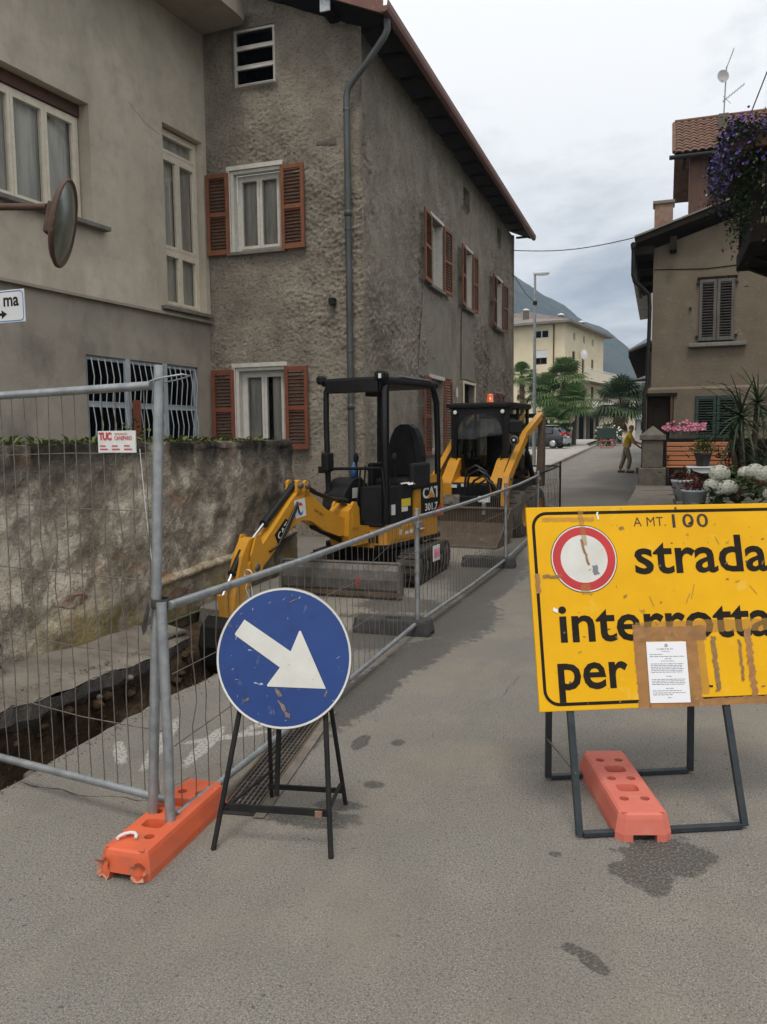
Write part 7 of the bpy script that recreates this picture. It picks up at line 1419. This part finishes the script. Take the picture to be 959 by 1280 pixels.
t = thing('sign_post', (-6.0, 58, gz(58)), 'grey post carrying a triangular and a round sign seen from behind', 'road sign'); zz = gz(58); B().tube([(-5.95, 58, zz), (-5.95, 58, zz+3.1)], .03, 6).build('post', 'galvanised', t)
B().prism([(-6.4, zz+2.45), (-5.5, zz+2.45), (-5.95, zz+3.2)], 57.94, 57.96, 'XZ').build('triangle_plate', 'sign_back', t); B().lathe([(0, 57.95), (.3, 57.95), (.3, 57.97), (0, 57.97)], 20, 'Y', (-5.95, 0, zz+2.05)).build('round_plate', 'yb_pale', t)
t = thing('barrier_sign', (-3.35, 56, gz(56)), 'dark roadworks board on a red and white frame seen from behind', 'road sign'); zz = gz(56)
B().bbox((-4.0, 55.98, zz+.62), (-2.75, 56.02, zz+1.35), .02).build('board', 'shutter_green', t)
for (a, c) in (((-3.75, zz), (-3.75, zz+.7)), ((-2.95, zz), (-2.95, zz+.7)), ((-3.75, zz+.04), (-2.95, zz+.04)), ((-3.75, zz+.5), (-2.95, zz+.5))): B().tube([(a[0], 55.94, a[1]), (c[0], 55.94, c[1])], .03, 6).build('frame_bar', 'red_decal', t)

# ================================================================== WORKER
W = thing('person', (-1.17, 31.1, gz(31.1)), 'worker in yellow T-shirt and khaki trousers bending over a power tool', 'person', None, 0, local=True)
def skin(name, joints, edges, rad, m_, parent, sub=2):
    me = bpy.data.meshes.new(name); keys = list(joints); me.from_pydata([joints[k_] for k_ in keys], [(keys.index(a), keys.index(c)) for a, c in edges], []); o = bpy.data.objects.new(name, me); COL.objects.link(o); o.parent = parent; s1 = o.modifiers.new('skin', 'SKIN'); s1.use_smooth_shade = True
    for i, k_ in enumerate(keys): r_ = rad[k_]; me.skin_vertices[0].data[i].radius = (r_, r_) if not isinstance(r_, tuple) else r_; me.skin_vertices[0].data[i].use_root = (i == 0)
    me.materials.append(MAT[m_]); s2 = o.modifiers.new('sub', 'SUBSURF'); s2.levels = s2.render_levels = sub
    return o
# facing +X, leaning forward, left foot behind; z from the ground
J = {'pelvis': (0, 0, .92), 'waist': (.03, 0, 1.07), 'chest': (.08, 0, 1.29), 'neck': (.12, 0, 1.48), 'head0': (.16, -.01, 1.57), 'head1': (.19, -.01, 1.67),
     'hipL': (-.01, .1, .88), 'kneeL': (-.10, .13, .48), 'ankL': (-.24, .15, .09), 'toeL': (-.10, .17, .04), 'hipR': (.01, -.1, .88), 'kneeR': (.14, -.12, .49), 'ankR': (.07, -.13, .09), 'toeR': (.24, -.14, .04),
     'shL': (.11, .19, 1.40), 'elL': (.28, .24, 1.16), 'wrL': (.55, .16, 1.05), 'haL': (.66, .13, 1.01), 'shR': (.11, -.19, 1.40), 'elR': (.26, -.26, 1.13), 'wrR': (.50, -.18, .93), 'haR': (.58, -.15, .90)}
E_ = [('pelvis', 'waist'), ('waist', 'chest'), ('chest', 'neck'), ('neck', 'head0'), ('head0', 'head1'), ('pelvis', 'hipL'), ('hipL', 'kneeL'), ('kneeL', 'ankL'), ('ankL', 'toeL'), ('pelvis', 'hipR'), ('hipR', 'kneeR'), ('kneeR', 'ankR'), ('ankR', 'toeR'),
      ('chest', 'shL'), ('shL', 'elL'), ('elL', 'wrL'), ('wrL', 'haL'), ('chest', 'shR'), ('shR', 'elR'), ('elR', 'wrR'), ('wrR', 'haR')]
RA = dict(pelvis=(.13, .15), waist=(.12, .14), chest=(.13, .17), neck=.06, head0=.085, head1=.095, hipL=.09, kneeL=.062, ankL=.045, toeL=.04, hipR=.09, kneeR=.062, ankR=.045, toeR=.04, shL=.065, elL=.045, wrL=.033, haL=.035, shR=.065, elR=.045, wrR=.033, haR=.035)
skin('body', J, E_, RA, 'skin', W)
sj = {k_: J[k_] for k_ in ('pelvis', 'waist', 'chest', 'shL', 'shR')}; sj['slL'] = tuple(Vector(J['shL']).lerp(Vector(J['elL']), .6)); sj['slR'] = tuple(Vector(J['shR']).lerp(Vector(J['elR']), .6)); sj['nk'] = (.11, 0, 1.45)
skin('t_shirt', sj, [('pelvis', 'waist'), ('waist', 'chest'), ('chest', 'nk'), ('chest', 'shL'), ('shL', 'slL'), ('chest', 'shR'), ('shR', 'slR')], dict(pelvis=(.155, .175), waist=(.15, .165), chest=(.155, .19), nk=.09, shL=.085, shR=.085, slL=.072, slR=.072), 'shirt_yellow', W)
pj = {k_: J[k_] for k_ in ('pelvis', 'hipL', 'kneeL', 'hipR', 'kneeR')}; pj['cuL'] = (-.225, .148, .13); pj['cuR'] = (.075, -.13, .13); pj['wst'] = (.03, 0, .99)
skin('trousers', pj, [('pelvis', 'wst'), ('pelvis', 'hipL'), ('hipL', 'kneeL'), ('kneeL', 'cuL'), ('pelvis', 'hipR'), ('hipR', 'kneeR'), ('kneeR', 'cuR')], dict(pelvis=(.15, .165), wst=(.145, .16), hipL=.115, kneeL=.09, cuL=.08, hipR=.115, kneeR=.09, cuR=.08), 'khaki', W)
for (nm, an, to) in (('L', 'ankL', 'toeL'), ('R', 'ankR', 'toeR')): a, c = Vector(J[an]), Vector(J[to]); B().bbox((a.x-.06, a.y-.05, 0), (c.x+.06, a.y+.06, .09), .03).build('shoe', 'shoe', W, local=True)
B().ball((.165, -.01, 1.67), (.098, .092, .10), 12, 8).build('hair', 'hair_grey', W, local=True); B().ball((.285, -.01, 1.615), (.018, .016, .022), 8, 6).build('nose', 'skin', W, local=True)
for s_ in (-1, 1):
    B().ball((.185, -.01+s_*.095, 1.62), (.018, .01, .03), 8, 6).build('ear', 'skin', W, local=True)
    hb = J['haL' if s_ > 0 else 'haR']
    for k_ in range(4): B().tube([(hb[0]+.0, hb[1]-.03+.02*k_, hb[2]+.02), (hb[0]+.045, hb[1]-.03+.02*k_, hb[2]+.015), (hb[0]+.06, hb[1]-.03+.02*k_, hb[2]-.025), (hb[0]+.03, hb[1]-.03+.02*k_, hb[2]-.045)], .0095, 6).build('finger', 'skin', W, local=True)
    B().tube([(hb[0]-.01, hb[1]-s_*.03, hb[2]+.0), (hb[0]+.03, hb[1]-s_*.05, hb[2]-.01)], .011, 6).build('thumb', 'skin', W, local=True)
t = thing('power_tool', (-.55, 31.0, gz(31)), 'black hand-held cutting tool held by the worker against the wall', 'tool'); z0 = gz(31)
B().tube([(-.62, 30.98, z0+1.02), (-.45, 30.97, z0+1.18)], .05, 8).build('motor', 'machine_black', t); B().tube([(-.68, 31.08, z0+.94), (-.50, 31.0, z0+1.05)], .02, 6).build('handle', 'machine_black', t); B().tube([(-.46, 30.97, z0+1.16), (-.42, 30.97, z0+1.3)], .06, 10).build('head', 'machine_black', t)
t = thing('shovel', (-.58, 30.6, gz(31)), 'black shovel leaning on the house wall beside the worker', 'shovel'); B().tube([(-.68, 30.5, z0+.14), (-.46, 30.6, z0+.62)], .018, 6).build('handle', 'machine_black', t); B().bbox((-.80, 30.46, z0+.0), (-.62, 30.53, z0+.22), .01).build('blade', 'worn_steel', t)

# ================================================================== HILLS AND HAZE
def interp(P, x):
    if x <= P[0][0]: return P[0][1]
    for a, c in zip(P, P[1:]):
        if x <= c[0]: return a[1]+(c[1]-a[1])*(x-a[0])/(c[0]-a[0])
    return P[-1][1]
def hill(name, prof, y0, y1, x0, x1, nx, ny, amp, sc):
    V = []
    for i in range(nx+1):
        x = x0+(x1-x0)*i/nx; hz = interp(prof, x)
        for j in range(ny+1):
            f = j/ny; y = y0+(y1-y0)*f; s_ = math.sin(math.pi/2*min(1, f/.7))**1.2 if f < .7 else 1-.5*((f-.7)/.3)**2
            n3 = mnoise.fractal((x/sc, y/sc, 1.7), 1, 2, 6)
            V.append((x*(y/(y0+(y1-y0)*.7)), y, max(-.3, hz*s_+amp*n3*min(1, f*2.5)*(.2 if f > .6 else 1)*min(1, hz/150))))
    o = B().add(V, [(i*(ny+1)+j, (i+1)*(ny+1)+j, (i+1)*(ny+1)+j+1, i*(ny+1)+j+1) for i in range(nx) for j in range(ny)], True).build(name, 'forest', recalc=False); struct(o); return o
K = .5
hill('hill', [(x*K, z*K) for x, z in [(-3000, 780), (-1500, 780), (-800, 700), (-433, 478), (-390, 447), (-293, 377), (-158, 283), (-83, 226), (0, 150), (120, 0)]], 700, 1480, -1500, 70, 150, 40, 14, 130)
hill('hill', [(x*K, z*K) for x, z in [(-3000, 200), (-800, 250), (-230, 395), (-190, 425), (-109, 474), (0, 540), (300, 640), (900, 700), (3000, 700)]], 1650, 2500, -1000, 1400, 120, 30, 18, 210)
hz = B().box((-2680, -310, -2.6), (2680, 2690, 440)).build('haze', 'ink'); hz['kind'] = 'stuff'; tag(hz, 'pale blue haze filling the valley air', 'haze'); hz.data.materials.clear()
m = bpy.data.materials.new('haze_air'); m.use_nodes = True; tt_ = m.node_tree; tt_.nodes.clear(); pv_ = tt_.nodes.new('ShaderNodeVolumePrincipled'); pv_.inputs['Color'].default_value = (.58, .76, 1.0, 1); pv_.inputs['Density'].default_value = .00040; pv_.inputs['Anisotropy'].default_value = .2
oo = tt_.nodes.new('ShaderNodeOutputMaterial'); tt_.links.new(pv_.outputs[0], oo.inputs['Volume']); hz.data.materials.append(m)
